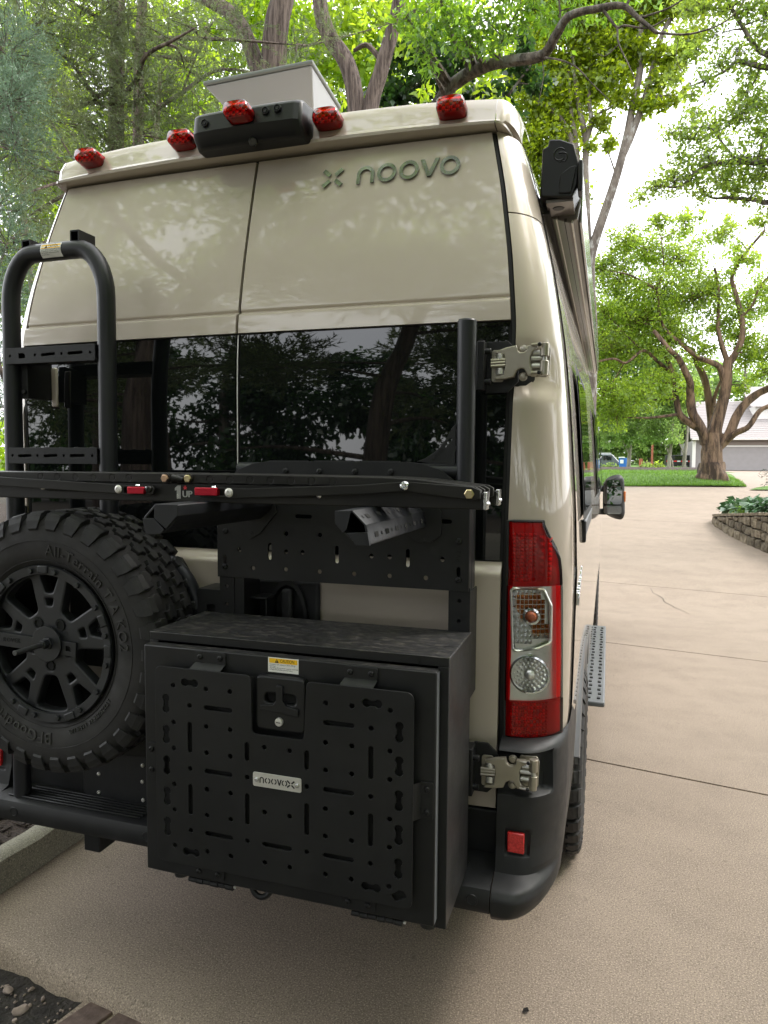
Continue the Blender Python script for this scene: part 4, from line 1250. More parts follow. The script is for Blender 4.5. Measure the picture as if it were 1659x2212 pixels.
for x in (0.218, 0.318, 0.419, 0.519):
    mesh_obj('button_bolt', bolt_head((x, AY - 0.003, 1.602), 0.0085, 0.006), POWDER, arch_pl)
gus = [(0.585, 1.630), (0.605, 1.637), (0.628, 1.651), (0.648, 1.669), (0.665, 1.693), (0.676, 1.715), (0.686, 1.725), (0.686, 1.622), (0.61, 1.626)]
gs = plate('gusset', [gus, [(0.6585, 1.666), (0.6615, 1.666), (0.664, 1.671), (0.672, 1.6795), (0.6765, 1.684), (0.6775, 1.689), (0.672, 1.689), (0.664, 1.680)]], 0.005, rearM(-0.112), POWDER, rack, bev=0.0008)
v, f = text_vf("ROVER", 0.0125, 0.0004, 'CENTER', 1.15)
mt_ = rearM(-0.1150) @ Matrix.Translation((0.641, 1.6475, 0)) @ Matrix.Rotation(math.radians(47), 4, 'Z')
mesh_obj('cut_lettering', ([tuple(mt_ @ Vector(p)) for p in v], f), DARK, gs, smooth=None)
# main slotted plate
PY = -0.14
outer = rounded([(0.013, 1.304), (0.731, 1.319 - 0.0), (0.731, 1.512), (0.700, 1.530), (0.04, 1.530), (0.013, 1.512)], [0.004, 0.006, 0.004, 0.02, 0.02, 0.004])
hl = [(0.325, 1.431), (0.471, 1.381), (0.521, 1.381), (0.662, 1.381), (0.324, 1.332), (0.423, 1.331), (0.521, 1.331), (0.619, 1.331), (0.082, 1.382), (0.225, 1.382), (0.274, 1.382), (0.226, 1.431), (0.125, 1.332), (0.224, 1.333)]
loops = [[(0.013, 1.302), (0.731, 1.302), (0.731, 1.512), (0.700, 1.532), (0.04, 1.532), (0.013, 1.512)]] + [circ(c, 0.0062) for c in hl]
loops += [slot((x, 1.362), (x, 1.399), 0.0052) for x in (0.374, 0.5705, 0.176)] + [slot((0.660, 1.478), (0.680, 1.478), 0.0055), slot((0.258, 1.4795), (0.296, 1.4795), 0.0055), slot((0.037, 1.340), (0.037, 1.358), 0.0052), slot((0.7045, 1.343), (0.7045, 1.358), 0.0052)]
pv2 = plate('slotted_plate', loops, 0.005, rearM(PY), POWDER, rack, bev=0.001)
mesh_obj('plate_flange', box(0.726, 0.7312, -0.1375, -0.06, 1.302, 1.512), POWDER, pv2); mesh_obj('plate_flange', box(0.012, 0.017, -0.1375, -0.06, 1.302, 1.512), POWDER, pv2)
v, f = text_vf("PV2", 0.0155, 0.0004, 'CENTER', 1.2)
mt_ = rearM(PY - 0.0028) @ Matrix.Translation((0.7045, 1.391, 0)) @ Matrix.Rotation(math.radians(90), 4, 'Z')
mesh_obj('cut_lettering', ([tuple(mt_ @ Vector(p)) for p in v], f), DARK, pv2, smooth=None)
for x, z in ((0.040, 1.432), (0.037, 1.332), (0.125, 1.430), (0.705, 1.429), (0.7045, 1.330), (0.618, 1.431)):
    mesh_obj('button_bolt', bolt_head((x, PY - 0.0025, z), 0.0085, 0.006), POWDER, pv2)
for x0, x1, n_ in ((0.016, 0.062, 2), (0.678, 0.734, 2)):
    st_ = plate('drop_strip', [[(x0, 1.02), (x1, 1.02), (x1, 1.31), (x0, 1.31)]] + [circ(((x0 + x1) / 2, z), 0.0048) for z in (1.276, 1.224, 1.12)], 0.005, rearM(PY + 0.006), POWDER, rack, bev=0.001)
    xe = x1 if x0 < 0.3 else x0
    mesh_obj('strip_flange', box(x1 - 0.004 if x0 > 0.3 else x1 - 0.001, x1 if x0 > 0.3 else x1 + 0.030, -0.1335, -0.04, 1.02, 1.30), POWDER, st_)
# bracket left of the strip with its cut-out and the little shelf
br = plate('tube_bracket', [rrect(-0.060, 0.018, 1.17, 1.262, 0.004), [(-0.03, 1.196), (-0.002, 1.196), (-0.002, 1.214), (-0.012, 1.221), (-0.03, 1.216)]], 0.006, rearM(-0.128), POWDER, rack, bev=0.001)
mesh_obj('bracket_top', box(-0.060, 0.016, -0.126, -0.03, 1.256, 1.262), POWDER, br)
mesh_obj('bracket_back', box(-0.058, 0.016, -0.108, -0.105, 1.17, 1.25), DARK, br)
sb = mesh_obj('shelf_bracket', MB().add(box(0.066, 0.145, -0.10, -0.03, 1.236, 1.242)).add(box(0.139, 0.145, -0.10, -0.03, 1.17, 1.236)), POWDER, rack, bevel=0.002)
mesh_obj('button_bolt', bolt_head((0.128, -0.045, 1.21), 0.0085, 0.006), STEEL, sb)
# hinge mounts
for x0, x1, z0, z1, y in ((0.742, 0.828, 1.812, 1.946, -0.004), (0.735, 0.800, 0.745, 0.880, -0.046)):
    c = 0.028
    hm = plate('hinge_mount', [[(x0, z0), (x1 - c, z0), (x1, z0 + c), (x1, z1 - c), (x1 - c, z1), (x0, z1)]], 0.008, rearM(y), POWDER, rack, bev=0.001)
    mesh_obj('mount_tab', box(x0 - 0.016, x0 + 0.004, y - 0.050, y + 0.004, z0 + 0.004, z1 - 0.004), POWDER, hm, bevel=0.002)
    for z in (z0 + 0.026, z1 - 0.030):
        mesh_obj('mount_bolt', tube([(x0 + 0.002, y - 0.036, z), (x0 + 0.020, y - 0.036, z)], [0.0075, 0.0085], 12), POWDER, hm, bevel=0.002)
# two folded arms that reach back under the bike tray
def arm(P, inner, flip):
    M_ = Matrix(((1, 0, 0, 0), (0, 0, -1, -0.3665), (0, 1, 0, 0), (0, 0, 0, 1)))
    a = plate('support_arm', [P, inner], 0.455, M_, POWDER_TUBE, rack, bev=0.0015, smooth=25)
    return a
def inset(P, d):
    c = (sum(p[0] for p in P) / len(P), sum(p[1] for p in P) / len(P))
    return [(c[0] + (p[0] - c[0]) * (1 - d), c[1] + (p[1] - c[1]) * (1 - d)) for p in P]
PR = rounded([(0.548, 1.529), (0.583, 1.531), (0.612, 1.503), (0.621, 1.463), (0.592, 1.4625), (0.565, 1.486), (0.548, 1.505)], 0.004, 3)
PL = rounded([(0.189, 1.533), (0.131, 1.533), (0.102, 1.504), (0.110, 1.466), (0.149, 1.470), (0.172, 1.487), (0.189, 1.509)], 0.004, 3)
aR = arm(PR, inset(PR, 0.16), 0); aL = arm(PL, inset(PL, 0.16), 0)
def on_edge(a, b, t, y, w, h, parent, nm='arm_slot'):
    p = (a[0] + (b[0] - a[0]) * t, a[1] + (b[1] - a[1]) * t)
    u = Vector((0, 1, 0)); d = Vector((b[0] - a[0], 0, b[1] - a[1])).normalized(); nn = d.cross(u)
    if nn.x * (p[0] - 0.585 if parent is aR else p[0] - 0.146) < 0: nn = -nn
    M_ = frame((p[0] + nn.x * 0.0012, y, p[1] + nn.z * 0.0012), u, nn)
    mesh_obj(nm, sheet(rrect(-w / 2, w / 2, -h / 2, h / 2, h * 0.3, 2), M_), DARK, parent, smooth=None)
for k in range(6):
    y = -0.545 + k * 0.072
    on_edge((0.612, 1.503), (0.621, 1.463), 0.55, y, 0.022, 0.011, aR); on_edge((0.612, 1.503), (0.621, 1.463), 0.55, y + 0.034, 0.006, 0.008, aR)
    on_edge((0.583, 1.531), (0.612, 1.503), 0.5, y, 0.022, 0.011, aR); on_edge((0.583, 1.531), (0.612, 1.503), 0.5, y - 0.03, 0.006, 0.008, aR)
    on_edge((0.149, 1.470), (0.189, 1.509), 0.5, y, 0.022, 0.011, aL); on_edge((0.149, 1.470), (0.189, 1.509), 0.5, y + 0.034, 0.006, 0.008, aL)
# slanted closing plates on the arm ends
plate('end_plate', [[(0.548, 1.529), (0.582, 1.531), (0.573, 1.494), (0.565, 1.486), (0.548, 1.505)]], 0.004, rearM(-0.597), POWDER_TUBE, aR, bev=0.0008)
plate('end_plate', [[(0.5725, 1.4865), (0.616, 1.489), (0.621, 1.463), (0.592, 1.4625)]], 0.004, rearM(-0.597), POWDER_TUBE, aR, bev=0.0008)
plate('end_plate', [[(0.189, 1.533), (0.134, 1.533), (0.131, 1.503), (0.160, 1.480), (0.189, 1.509)]], 0.004, rearM(-0.597), POWDER_TUBE, aL, bev=0.0008)
plate('end_plate', [[(0.102, 1.5015), (0.130, 1.5025), (0.156, 1.479), (0.149, 1.470), (0.110, 1.466)]], 0.004, rearM(-0.597), POWDER_TUBE, aL, bev=0.0008)
for pts_, P_ in (([(0.55, 1.52), (0.64, 1.53), (0.66, 1.50), (0.66, 1.445), (0.635, 1.425), (0.60, 1.42), (0.55, 1.46)], aR), ([(0.19, 1.53), (0.10, 1.53), (0.085, 1.50), (0.09, 1.43), (0.118, 1.412), (0.15, 1.43), (0.20, 1.49)], aL)):
    plate('arm_flange', [pts_], 0.005, rearM(-0.1455), POWDER, P_, bev=0.0008)
# spare wheel carrier hoop on the left door
hoop = thing('wheel_carrier', 'black tube hoop that carries the spare wheel on the left rear door', 'wheel carrier', (-0.44, -0.08, 0.75))
mesh_obj('hoop_tube', tube(catmull([(-0.42, -0.085, 1.345), (-0.30, -0.085, 1.352), (-0.20, -0.085, 1.340), (-0.135, -0.085, 1.295), (-0.098, -0.085, 1.235), (-0.087, -0.085, 1.16), (-0.087, -0.085, 0.80)], 6), 0.0195, 16), POWDER_TUBE, hoop, smooth=60)
mesh_obj('carrier_plate', box(-0.56, -0.33, -0.075, -0.045, 0.98, 1.24), POWDER, hoop, bevel=0.003)
mesh_obj('carrier_bar', box(-0.70, -0.09, -0.078, -0.05, 0.80, 0.86), POWDER, hoop, bevel=0.003)
mesh_obj('carrier_foot', prism([(-0.56, 0.70), (-0.22, 0.735), (-0.17, 0.80), (-0.60, 0.80)], 0.05, rearM(-0.09)), POWDER, hoop, bevel=0.003)

# ================================================================== SPARE WHEEL
SC = (-0.447, -0.178, 1.107)
spare = thing('spare_wheel', 'black all-terrain spare wheel mounted on the left rear door', 'spare wheel', (SC[0], SC[1], SC[2] - 0.378))
MS = Matrix.Translation(SC)
M_L = MS @ Matrix(((1, 0, 0, 0), (0, 0, 1, 0), (0, 1, 0, 0), (0, 0, 0, 1)))
tyre = mesh_obj('tyre', lathe(tyre_profile(), 72, M_L, True), TYRE, spare)
for kind, mr, ph in WHEEL_ROWS:
    vf = block_mesh(kind, mr)
    me_src = mesh_obj('tread_block', ([tuple(MS @ (rotY(2 * PI * ph / 34) @ Vector(p))) for p in vf[0]], vf[1]), TREAD, tyre, smooth=None)
    for k in range(1, 34):
        dup(me_src, MS @ rotY(2 * PI * k / 34) @ MS.inverted(), tyre)
# sipes: thin grooves are left to the relief of the rubber; two raised rings on the sidewall
for r in (0.2965, 0.240):
    mesh_obj('sidewall_ring', tube([(SC[0] + r * math.cos(a), SC[1] - (0.1303 if r > 0.25 else 0.1215), SC[2] + r * math.sin(a)) for a in rows(0, 2 * PI, 73)], 0.0012, 6, False), TYRE, tyre)
def tyre_y(r): return SC[1] - float(np.interp(r, [p[0] for p in TYRE_PROF[:4]], [-p[1] for p in TYRE_PROF[:4]])) - 0.0003
def arc_text(s_, deg, size, rm, name, up=1, spacing=1.1, ex=0.0022):
    v, f = text_vf(s_, size, ex, 'CENTER', spacing)
    out = []
    for x, y, z in v:
        a = math.radians(deg) - x / rm * up
        r = rm + y * up
        out.append((SC[0] + r * math.cos(a), tyre_y(r) - max(0, z) * 1.6, SC[2] + r * math.sin(a)))
    mesh_obj(name, (out, f), LETTER_RUB, tyre, smooth=None)
arc_text("All-Terrain T/A KO2", 44, 0.043, 0.268, 'raised_lettering')
arc_text("BFGoodrich", 248, 0.046, 0.268, 'raised_lettering')
arc_text("LT225/75R16 115/112S", -52, 0.017, 0.255, 'raised_lettering')
# wheel
YF = SC[1] - 0.112
rim = mesh_obj('rim', lathe([(0.198, -0.118), (0.200, -0.124), (0.2235, -0.126), (0.226, -0.120), (0.222, -0.108), (0.205, -0.10)], 64, M_L, True), RIM, spare, smooth=40)
mesh_obj('barrel', lathe([(0.2055, -0.10), (0.196, -0.05), (0.19, 0.04), (0.20, 0.11), (0.222, 0.115)], 64, M_L, True), BARREL_SHADE, rim, smooth=40)
face = rim_face('wheel_face', Matrix.Translation((SC[0], SC[1] - 0.088, SC[2])) @ Matrix(((1, 0, 0, 0), (0, 0, -1, 0), (0, 1, 0, 0), (0, 0, 0, 1))), rim, RIM, 0.034)
for k in range(16):
    a = 2 * PI * (k + 0.5) / 16
    c = (SC[0] + 0.211 * math.cos(a), SC[1] - 0.125, SC[2] + 0.211 * math.sin(a))
    mesh_obj('rim_bolt', hex_head(c, 0.0085, 0.008), RIM, rim, smooth=None)
for k in (0, 1, 4, 6, 8, 11, 13):
    a = 2 * PI * k / 16
    c = (SC[0] + 0.214 * math.cos(a), SC[1] - 0.125, SC[2] + 0.214 * math.sin(a))
    Mn = Matrix.Translation(c) @ Matrix.Rotation(-a, 4, 'Y')
    mesh_obj('rim_lug', ([tuple(Mn @ Vector(p)) for p in cbox((0, 0, 0), (0.022, 0.010, 0.034))[0]], cbox((0, 0, 0), (1, 1, 1))[1]), RIM, rim, bevel=0.003)
mesh_obj('hub', lathe([(0.086, -0.055), (0.084, -0.098), (0.070, -0.104), (0.0001, -0.106)], 32, M_L), RIM, rim)
for k in range(5):      # lug seats
    a = math.radians(54 + 72 * k)
    mesh_obj('lug_seat', lathe([(0.0150, -0.1045), (0.0150, -0.108), (0.0118, -0.1082), (0.0112, -0.104), (0.0001, -0.1035)], 16, MS @ Matrix.Translation((0.066 * math.cos(a), 0, 0.066 * math.sin(a))) @ Matrix(((1, 0, 0, 0), (0, 0, 1, 0), (0, 1, 0, 0), (0, 0, 0, 1)))), DARK, rim)
HY = SC[1] - 0.114
bar = plate('retaining_plate', [circ((SC[0], SC[2]), 0.0505, 32)], 0.006, rearM(HY - 0.003), RIM, spare, bev=0.001)
plate('retaining_bar', [[(SC[0] - 0.245, SC[2] - 0.017), (SC[0] + 0.095, SC[2] - 0.031), (SC[0] + 0.097, SC[2] + 0.009), (SC[0] - 0.245, SC[2] + 0.022)], [(SC[0] + 0.062, SC[2] - 0.016), (SC[0] + 0.078, SC[2] - 0.0165), (SC[0] + 0.078, SC[2] - 0.006), (SC[0] + 0.070, SC[2] - 0.002), (SC[0] + 0.062, SC[2] - 0.002)]], 0.006, rearM(HY + 0.0035), RIM, bar, bev=0.001)
v, f = text_vf("ROVER", 0.018, 0.0004, 'CENTER', 1.15)
mt_ = rearM(HY - 0.0002) @ Matrix.Translation((SC[0] - 0.128, SC[2] - 0.001, 0))
mesh_obj('cut_lettering', ([tuple(mt_ @ Vector(p)) for p in v], f), DARK, bar, smooth=None)
mesh_obj('centre_nut', lathe([(0.019, 0), (0.018, 0.006), (0.014, 0.007), (0.0135, 0.022), (0.0115, 0.024), (0.0001, 0.024)], 6, frame((SC[0] + 0.006, HY - 0.005, SC[2] + 0.003), (1, 0, 0), (0, -1, 0))), RIM, bar, smooth=None)
STUD = pbr('stud_grey', (0.085, 0.085, 0.088), rough=0.45, metal=0.6)
mesh_obj('threaded_stud', tube([(SC[0] + 0.006, HY - 0.02, SC[2] + 0.003), (SC[0] + 0.004, HY - 0.122, SC[2] + 0.003)], 0.0072, 12), STUD, bar, bevel=0.001)
mesh_obj('valve', tube([(SC[0] + 0.085, SC[1] - 0.088, SC[2] + 0.035), (SC[0] + 0.062, SC[1] - 0.1, SC[2] + 0.035)], 0.007, 8), STUD, rim)
# ------------------------------------------------------------------ raised nut seen at the right in the wheel
mesh_obj('carrier_nut', lathe([(0.013, 0), (0.013, 0.010), (0.010, 0.012), (0.0095, 0.004), (0.0001, 0.004)], 6, frame((SC[0] + 0.148, SC[1] - 0.07, SC[2] + 0.045), (1, 0, 0), (0.4, -1, 0.2))), STUD, rim, smooth=None)

# ================================================================== STORAGE BOX
sbx = thing('storage_box', 'black steel storage box with a slotted front hung on the back of the van', 'storage box', (0.35, -0.28, 0.575))
BX0, BX1, BZ0, BZ1 = -0.036, 0.736, 0.572, 1.197
MBX = MB()
MBX.add(box(BX0, BX0 + 0.004, -0.385, -0.128, BZ0, BZ1 - 0.004)); MBX.add(box(BX1 - 0.004, BX1, -0.385, -0.128, BZ0, BZ1 - 0.004))
MBX.add(box(BX0 + 0.004, BX1 - 0.004, -0.385, -0.128, BZ0, BZ0 + 0.004)); MBX.add(box(BX0 + 0.004, BX1 - 0.004, -0.132, -0.128, BZ0 + 0.004, BZ1 - 0.004))
# front return flanges
MBX.add(box(BX0, BX1, -0.388, -0.385, BZ1 - 0.022, BZ1 - 0.002)); MBX.add(box(BX1 - 0.024, BX1, -0.388, -0.3851, BZ0, BZ1 - 0.022)); MBX.add(box(BX0, BX0 + 0.024, -0.388, -0.3851, BZ0, BZ1 - 0.022)); MBX.add(box(BX0 + 0.024, BX1 - 0.024, -0.388, -0.3851, BZ0, BZ0 + 0.02))
shell = mesh_obj('body', MBX, POWDER, sbx, bevel=0.0015)
mesh_obj('lid', box(BX0 - 0.001, BX1 + 0.001, -0.389, -0.128, BZ1 - 0.0035, BZ1), DUSTY, sbx, bevel=0.0015)
mesh_obj('corner_slit', box(0.667, 0.669, -0.3895, -0.386, BZ1 - 0.022, BZ1 - 0.004), DARK, shell)
DX0, DX1, DZ0, DZ1 = -0.031, 0.716, 0.594, 1.171
door_b = mesh_obj('box_door', box(DX0, DX1, -0.420, -0.390, DZ0, DZ1), POWDER, sbx, bevel=0.003)
mesh_obj('door_top_dust', box(DX0 + 0.003, DX1 - 0.003, -0.4175, -0.392, DZ1, DZ1 + 0.0006), DUSTY, door_b)
mesh_obj('door_edge_bare', box(DX1, DX1 + 0.0006, -0.4165, -0.392, DZ0 + 0.004, DZ1 - 0.004), GREY_PLASTIC, door_b)
# slotted mounting plate
cols = [0.072, 0.117, 0.162, 0.226, 0.270, 0.315, 0.379, 0.422, 0.468, 0.531, 0.576, 0.620]
Z = [1.086, 1.041, 0.995, 0.931, 0.886, 0.841, 0.777, 0.732, 0.687]
hr = 0.0060; sr = 0.0058
holes = []
for x in (cols[0], cols[2], cols[3], cols[8], cols[9], cols[11]):
    holes += [circ((x, Z[i]), hr, 12) for i in (0, 2, 3, 5, 6, 8) if not (x == cols[0] and i == 9)]
for x in (cols[5], cols[6]):
    holes += [circ((x, z), hr, 12) for z in (0.964, 0.809, 0.687)]
for x in (cols[1], cols[10]): holes += [circ((x, z), hr, 12) for z in (1.041, 0.886, 0.732)]
for x in (cols[4], cols[7]): holes += [circ((x, z), hr, 12) for z in (0.886, 0.732)]
for xa, xb in ((cols[2], cols[3]), (cols[8], cols[9])): holes += [slot((xa, z), (xb, z), sr) for z in (1.041, 0.886, 0.732)]
holes.append(slot((cols[5], 0.7315), (cols[6], 0.7315), sr))
for x in (cols[1], cols[10]): holes += [slot((x, 0.931), (x, 0.995), sr), slot((x, 0.777), (x, 0.841), sr)]
for x in (cols[4], cols[7]): holes += [slot((x, 0.931), (x, 0.965), sr), slot((x, 0.777), (x, 0.841), sr)]
for za, zb in ((1.026, 1.053), (0.950, 0.976), (0.872, 0.900), (0.795, 0.822), (0.718, 0.746)):
    holes.append(dumbbell((0.0515, za), (0.0515, zb), 0.0098, 0.0062)); holes.append(dumbbell((0.641, za), (0.641, zb), 0.0098, 0.0062))
for xa, xb in ((0.104, 0.131), (0.5645, 0.5915)):
    holes.append(dumbbell((xa, 1.0965), (xb, 1.0965), 0.0098, 0.0062)); holes.append(dumbbell((xa, 0.6775), (xb, 0.6775), 0.0098, 0.0062))
c0 = (0.642, 0.670); vanp = [(-0.016, -0.007), (0.013, -0.012), (0.016, -0.007), (0.0165, 0.003), (0.008, 0.010), (-0.014, 0.010)]
ra = math.radians(38)
holes.append([(c0[0] + x * math.cos(ra) - y * math.sin(ra), c0[1] + x * math.sin(ra) + y * math.cos(ra)) for x, y in vanp])
outline = rounded([(0.021, 1.130), (0.281, 1.130), (0.283, 0.993), (0.415, 0.993), (0.421, 1.130), (0.673, 1.130), (0.673, 0.643), (0.021, 0.643)], [0.018, 0.015, 0.013, 0.013, 0.013, 0.020, 0.020, 0.020])
mp = plate('mounting_plate', [outline] + holes, 0.0045, rearM(-0.4475), POWDER, sbx, bev=0.0009)
def tab(P, bolts):
    t = plate('plate_bracket', [rounded(P, 0.005, 3)], 0.003, rearM(-0.4225), POWDER, mp, bev=0.0006)
    for b in bolts: mesh_obj('button_bolt', bolt_head((b[0], -0.424, b[1]), 0.0072, 0.0045), POWDER, t)
    return t
def ramp_(x0, x1, xa, xb, z0, z1):      # bent part between bracket and plate
    return [(x0, -0.424, z0), (x1, -0.424, z0), (xb, -0.4475, z1), (xa, -0.4475, z1)], [(0, 1, 2, 3)]
for x0, x1 in ((0.118, 0.200), (0.504, 0.582)):
    t = tab([(x0, 1.140), (x1, 1.140), (x1, 1.168), (x0, 1.168)], [(x0 + 0.013, 1.155), (x1 - 0.015, 1.155)])
    mesh_obj('bracket_bend', ramp_(x0, x1, x0 - 0.008, x1 - 0.006, 1.141, 1.124), POWDER, t, smooth=None)
for x0, x1 in ((0.110, 0.192), (0.502, 0.580)):
    t = tab([(x0, 0.602), (x1, 0.602), (x1, 0.630), (x0, 0.630)], [(x0 + 0.012, 0.616), (x1 - 0.018, 0.616)])
    mesh_obj('bracket_bend', ramp_(x0, x1, x0 - 0.006, x1 - 0.002, 0.629, 0.646), POWDER, t, smooth=None)
t = tab([(0.683, 0.840), (0.712, 0.840), (0.712, 0.925), (0.683, 0.925)], [(0.698, 0.909), (0.698, 0.857)])
mesh_obj('bracket_bend', ([(0.684, -0.424, 0.841), (0.684, -0.424, 0.924), (0.666, -0.4475, 0.924), (0.666, -0.4475, 0.841)], [(0, 1, 2, 3)]), POWDER, t, smooth=None)
t = tab([(-0.020, 0.840), (0.006, 0.840), (0.006, 0.925), (-0.020, 0.925)], [(-0.010, 0.909), (-0.010, 0.857)])
mesh_obj('bracket_bend', ([(0.005, -0.424, 0.841), (0.005, -0.424, 0.924), (0.024, -0.4475, 0.924), (0.024, -0.4475, 0.841)], [(3, 2, 1, 0)]), POWDER, t, smooth=None)
# T-handle latch
LY = -0.4205
mesh_obj('hole_shade_sheet', box(0.026, 0.668, -0.4330, -0.4320, 0.648, 0.988), DARK, mp)  # dark sheets added behind the plate so its holes look shaded
for xa, xb in ((0.026, 0.278), (0.427, 0.668)): mesh_obj('hole_shade_sheet', box(xa, xb, -0.4330, -0.4320, 0.9885, 1.122), DARK, mp)
lat = plate('latch', [rrect(0.288, 0.413, 1.002, 1.131, 0.017), rounded([(0.312, 1.068), (0.390, 1.068), (0.390, 1.090), (0.312, 1.090)], 0.010)], 0.020, rearM(LY - 0.010), POD, sbx, bev=0.005)
mesh_obj('latch_recess', box(0.306, 0.396, LY - 0.003, LY - 0.001, 1.062, 1.096), DARK, lat)
plate('latch_handle', [rounded([(0.343, 1.112), (0.360, 1.112), (0.360, 1.078), (0.368, 1.066), (0.399, 1.060), (0.399, 1.043), (0.352, 1.048), (0.303, 1.051), (0.303, 1.063), (0.336, 1.066), (0.343, 1.078)], 0.004, 3)], 0.008, rearM(LY - 0.022), POD, lat, bev=0.0015)
mesh_obj('latch_lock', lathe([(0.0100, 0), (0.0098, 0.006), (0.0085, 0.008), (0.0001, 0.0085)], 18, frame((0.350, LY - 0.019, 1.026), (1, 0, 0), (0, -1, 0))), STEEL, lat)
mesh_obj('keyhole', box(0.3445, 0.3555, LY - 0.0285, LY - 0.0270, 1.0253, 1.0267), DARK, lat)
caution('caution_sticker', door_b, 0.311, 0.389, 1.135, 1.170, lambda x, z: -0.4202, ["Accessory rack capacity is 200 lb (90 kg)", "maximum", "-Exceeding the maximum capacity could lead to", "collapse and possible personal injury"])
# steel name tag
tg = plate('name_tag', [rrect(0.2865, 0.4095, 0.870, 0.9035, 0.005)], 0.002, rearM(-0.451), STEEL, mp, bev=0.0004)
tb = MB()
def flat(polys):
    for q in polys:
        tb.add(([(p[0], -0.4523, p[1]) for p in q], [tuple(range(len(q)))]))
tz = 0.8868
flat(letter_n(0.3095, tz, 0.0145, 0.0115, 0.0028))
def split_ring(cx):
    return ring_polys(cx, tz, 0.0072, 0.0044, 8, math.radians(-72), math.radians(72)) + ring_polys(cx, tz, 0.0072, 0.0044, 8, math.radians(108), math.radians(252))
flat(split_ring(0.3245)); flat(split_ring(0.3405)); flat(letter_v(0.3545, tz, 0.0145, 0.0125, 0.0032)); flat(split_ring(0.3675)); flat(letter_x(0.3833, tz - 0.0003, 0.0185, 0.0036, 0.10))
mesh_obj('tag_lettering', tb, INK, tg, smooth=None)
for x in (0.2965, 0.3995): mesh_obj('tag_screw', bolt_head((x, -0.452, tz), 0.0055, 0.004), ALU, tg)
# hinges and feet under the door
for xa, xb in ((0.082, 0.207), (0.516, 0.642)):
    hb = mesh_obj('door_hinge', box(xa, xb, -0.404, -0.388, 0.578, 0.596), POWDER, sbx, bevel=0.002)
    n = 6
    for k in range(n):
        x0 = xa + (xb - xa) * k / n
        mesh_obj('hinge_barrel', tube([(x0 + 0.001, -0.404, 0.580), (x0 + (xb - xa) / n - 0.001, -0.404, 0.580)], 0.0092 if k % 2 else 0.0080, 10), POWDER, hb)
    mesh_obj('hinge_pin', tube([(xb, -0.404, 0.580), (xb + 0.005, -0.404, 0.580)], 0.0035, 8), STEEL, hb)
for x in (0.035, 0.145, 0.690):
    mesh_obj('rubber_foot', lathe([(0.021, 0), (0.019, -0.012), (0.0001, -0.012)], 16, Matrix.Translation((x, -0.365, 0.572))), RUBBER_SEAL, sbx)
mesh_obj('tie_down_loop', tube([(0.262 + 0.028 * math.cos(a), -0.36 + 0.010 * math.sin(a), 0.575 - 0.030 * abs(math.sin(a))) for a in rows(PI, 2 * PI, 12)], 0.0075, 8), POWDER, sbx)

# ================================================================== BIKE TRAY RACK
bk = thing('bike_rack', 'folded black bike tray with two red levers lying across the back of the van', 'bike rack', (0.02, -0.36, 1.53))
BF, BR = -0.45, -0.278         # front and rear rail
for y, nm in ((BF, 'front'), (BR, 'rear')):
    rail = plate('tray_rail', [[(-0.795, 1.5295), (0.815, 1.5295), (0.815, 1.562), (0.55, 1.5735), (-0.50, 1.5735), (-0.795, 1.560)]], 0.034, rearM(y + 0.017), RACK_BLACK, bk, bev=0.0025)
    ec = mesh_obj('rail_end', box(0.8155, 0.823, y, y + 0.034, 1.529, 1.566), ALU, rail, bevel=0.0015)
    mesh_obj('end_cut', ([(0.8235, y + 0.006, 1.566), (0.8235, y + 0.028, 1.566), (0.8235, y + 0.020, 1.548), (0.8235, y + 0.014, 1.548)], [(0, 1, 2, 3)]), RACK_BLACK, ec, smooth=None)
    for q in (0.009, 0.026): mesh_obj('end_screw', bolt_head((0.823, y + q, 1.541), 0.0042, 0.003, 10, (1, 0, 0)), CHROME, ec)
# wheel arms: each is a stack of thin bars
holeX_R = [0.179, 0.231, 0.283, 0.334, 0.385, 0.435, 0.485]
holeX_L = [-0.042, -0.090, -0.144, -0.198, -0.253, -0.306]
for y in (-0.447, -0.405, -0.345, -0.285):
    hs = [circ((x, 1.5838 - 0.0002 * i), 0.0076, 14) for i, x in enumerate(holeX_R)] if y < -0.44 else []
    ar = plate('wheel_arm', [[(0.118, 1.5735), (0.105, 1.578), (0.105, 1.590), (0.116, 1.5965), (0.30, 1.5962), (0.60, 1.5935), (0.675, 1.5900), (0.800, 1.5765), (0.812, 1.570), (0.812, 1.552), (0.802, 1.548), (0.655, 1.5730), (0.60, 1.5745), (0.30, 1.5735)]] + hs, 0.012, rearM(y), RACK_BLACK, bk, bev=0.002)
    hs = [circ((x, 1.5850), 0.0076, 14) for x in holeX_L] if y < -0.44 else []
    al = plate('wheel_arm', [[(0.075, 1.5735), (0.086, 1.578), (0.086, 1.591), (0.074, 1.5970), (-0.20, 1.5968), (-0.60, 1.5955), (-0.80, 1.585), (-0.80, 1.555), (-0.62, 1.572), (-0.30, 1.5735)]] + hs, 0.012, rearM(y), RACK_BLACK, bk, bev=0.002)
    if y < -0.44:
        for arm_, xs, z in ((ar, holeX_R, 1.5836), (al, holeX_L, 1.5850)):
            for x in xs:
                mesh_obj('arm_dimple', lathe([(0.0074, 0.004), (0.0060, -0.001), (0.0001, -0.003)], 14, frame((x, -0.449, z), (1, 0, 0), (0, -1, 0))), RACK_BLACK, arm_)
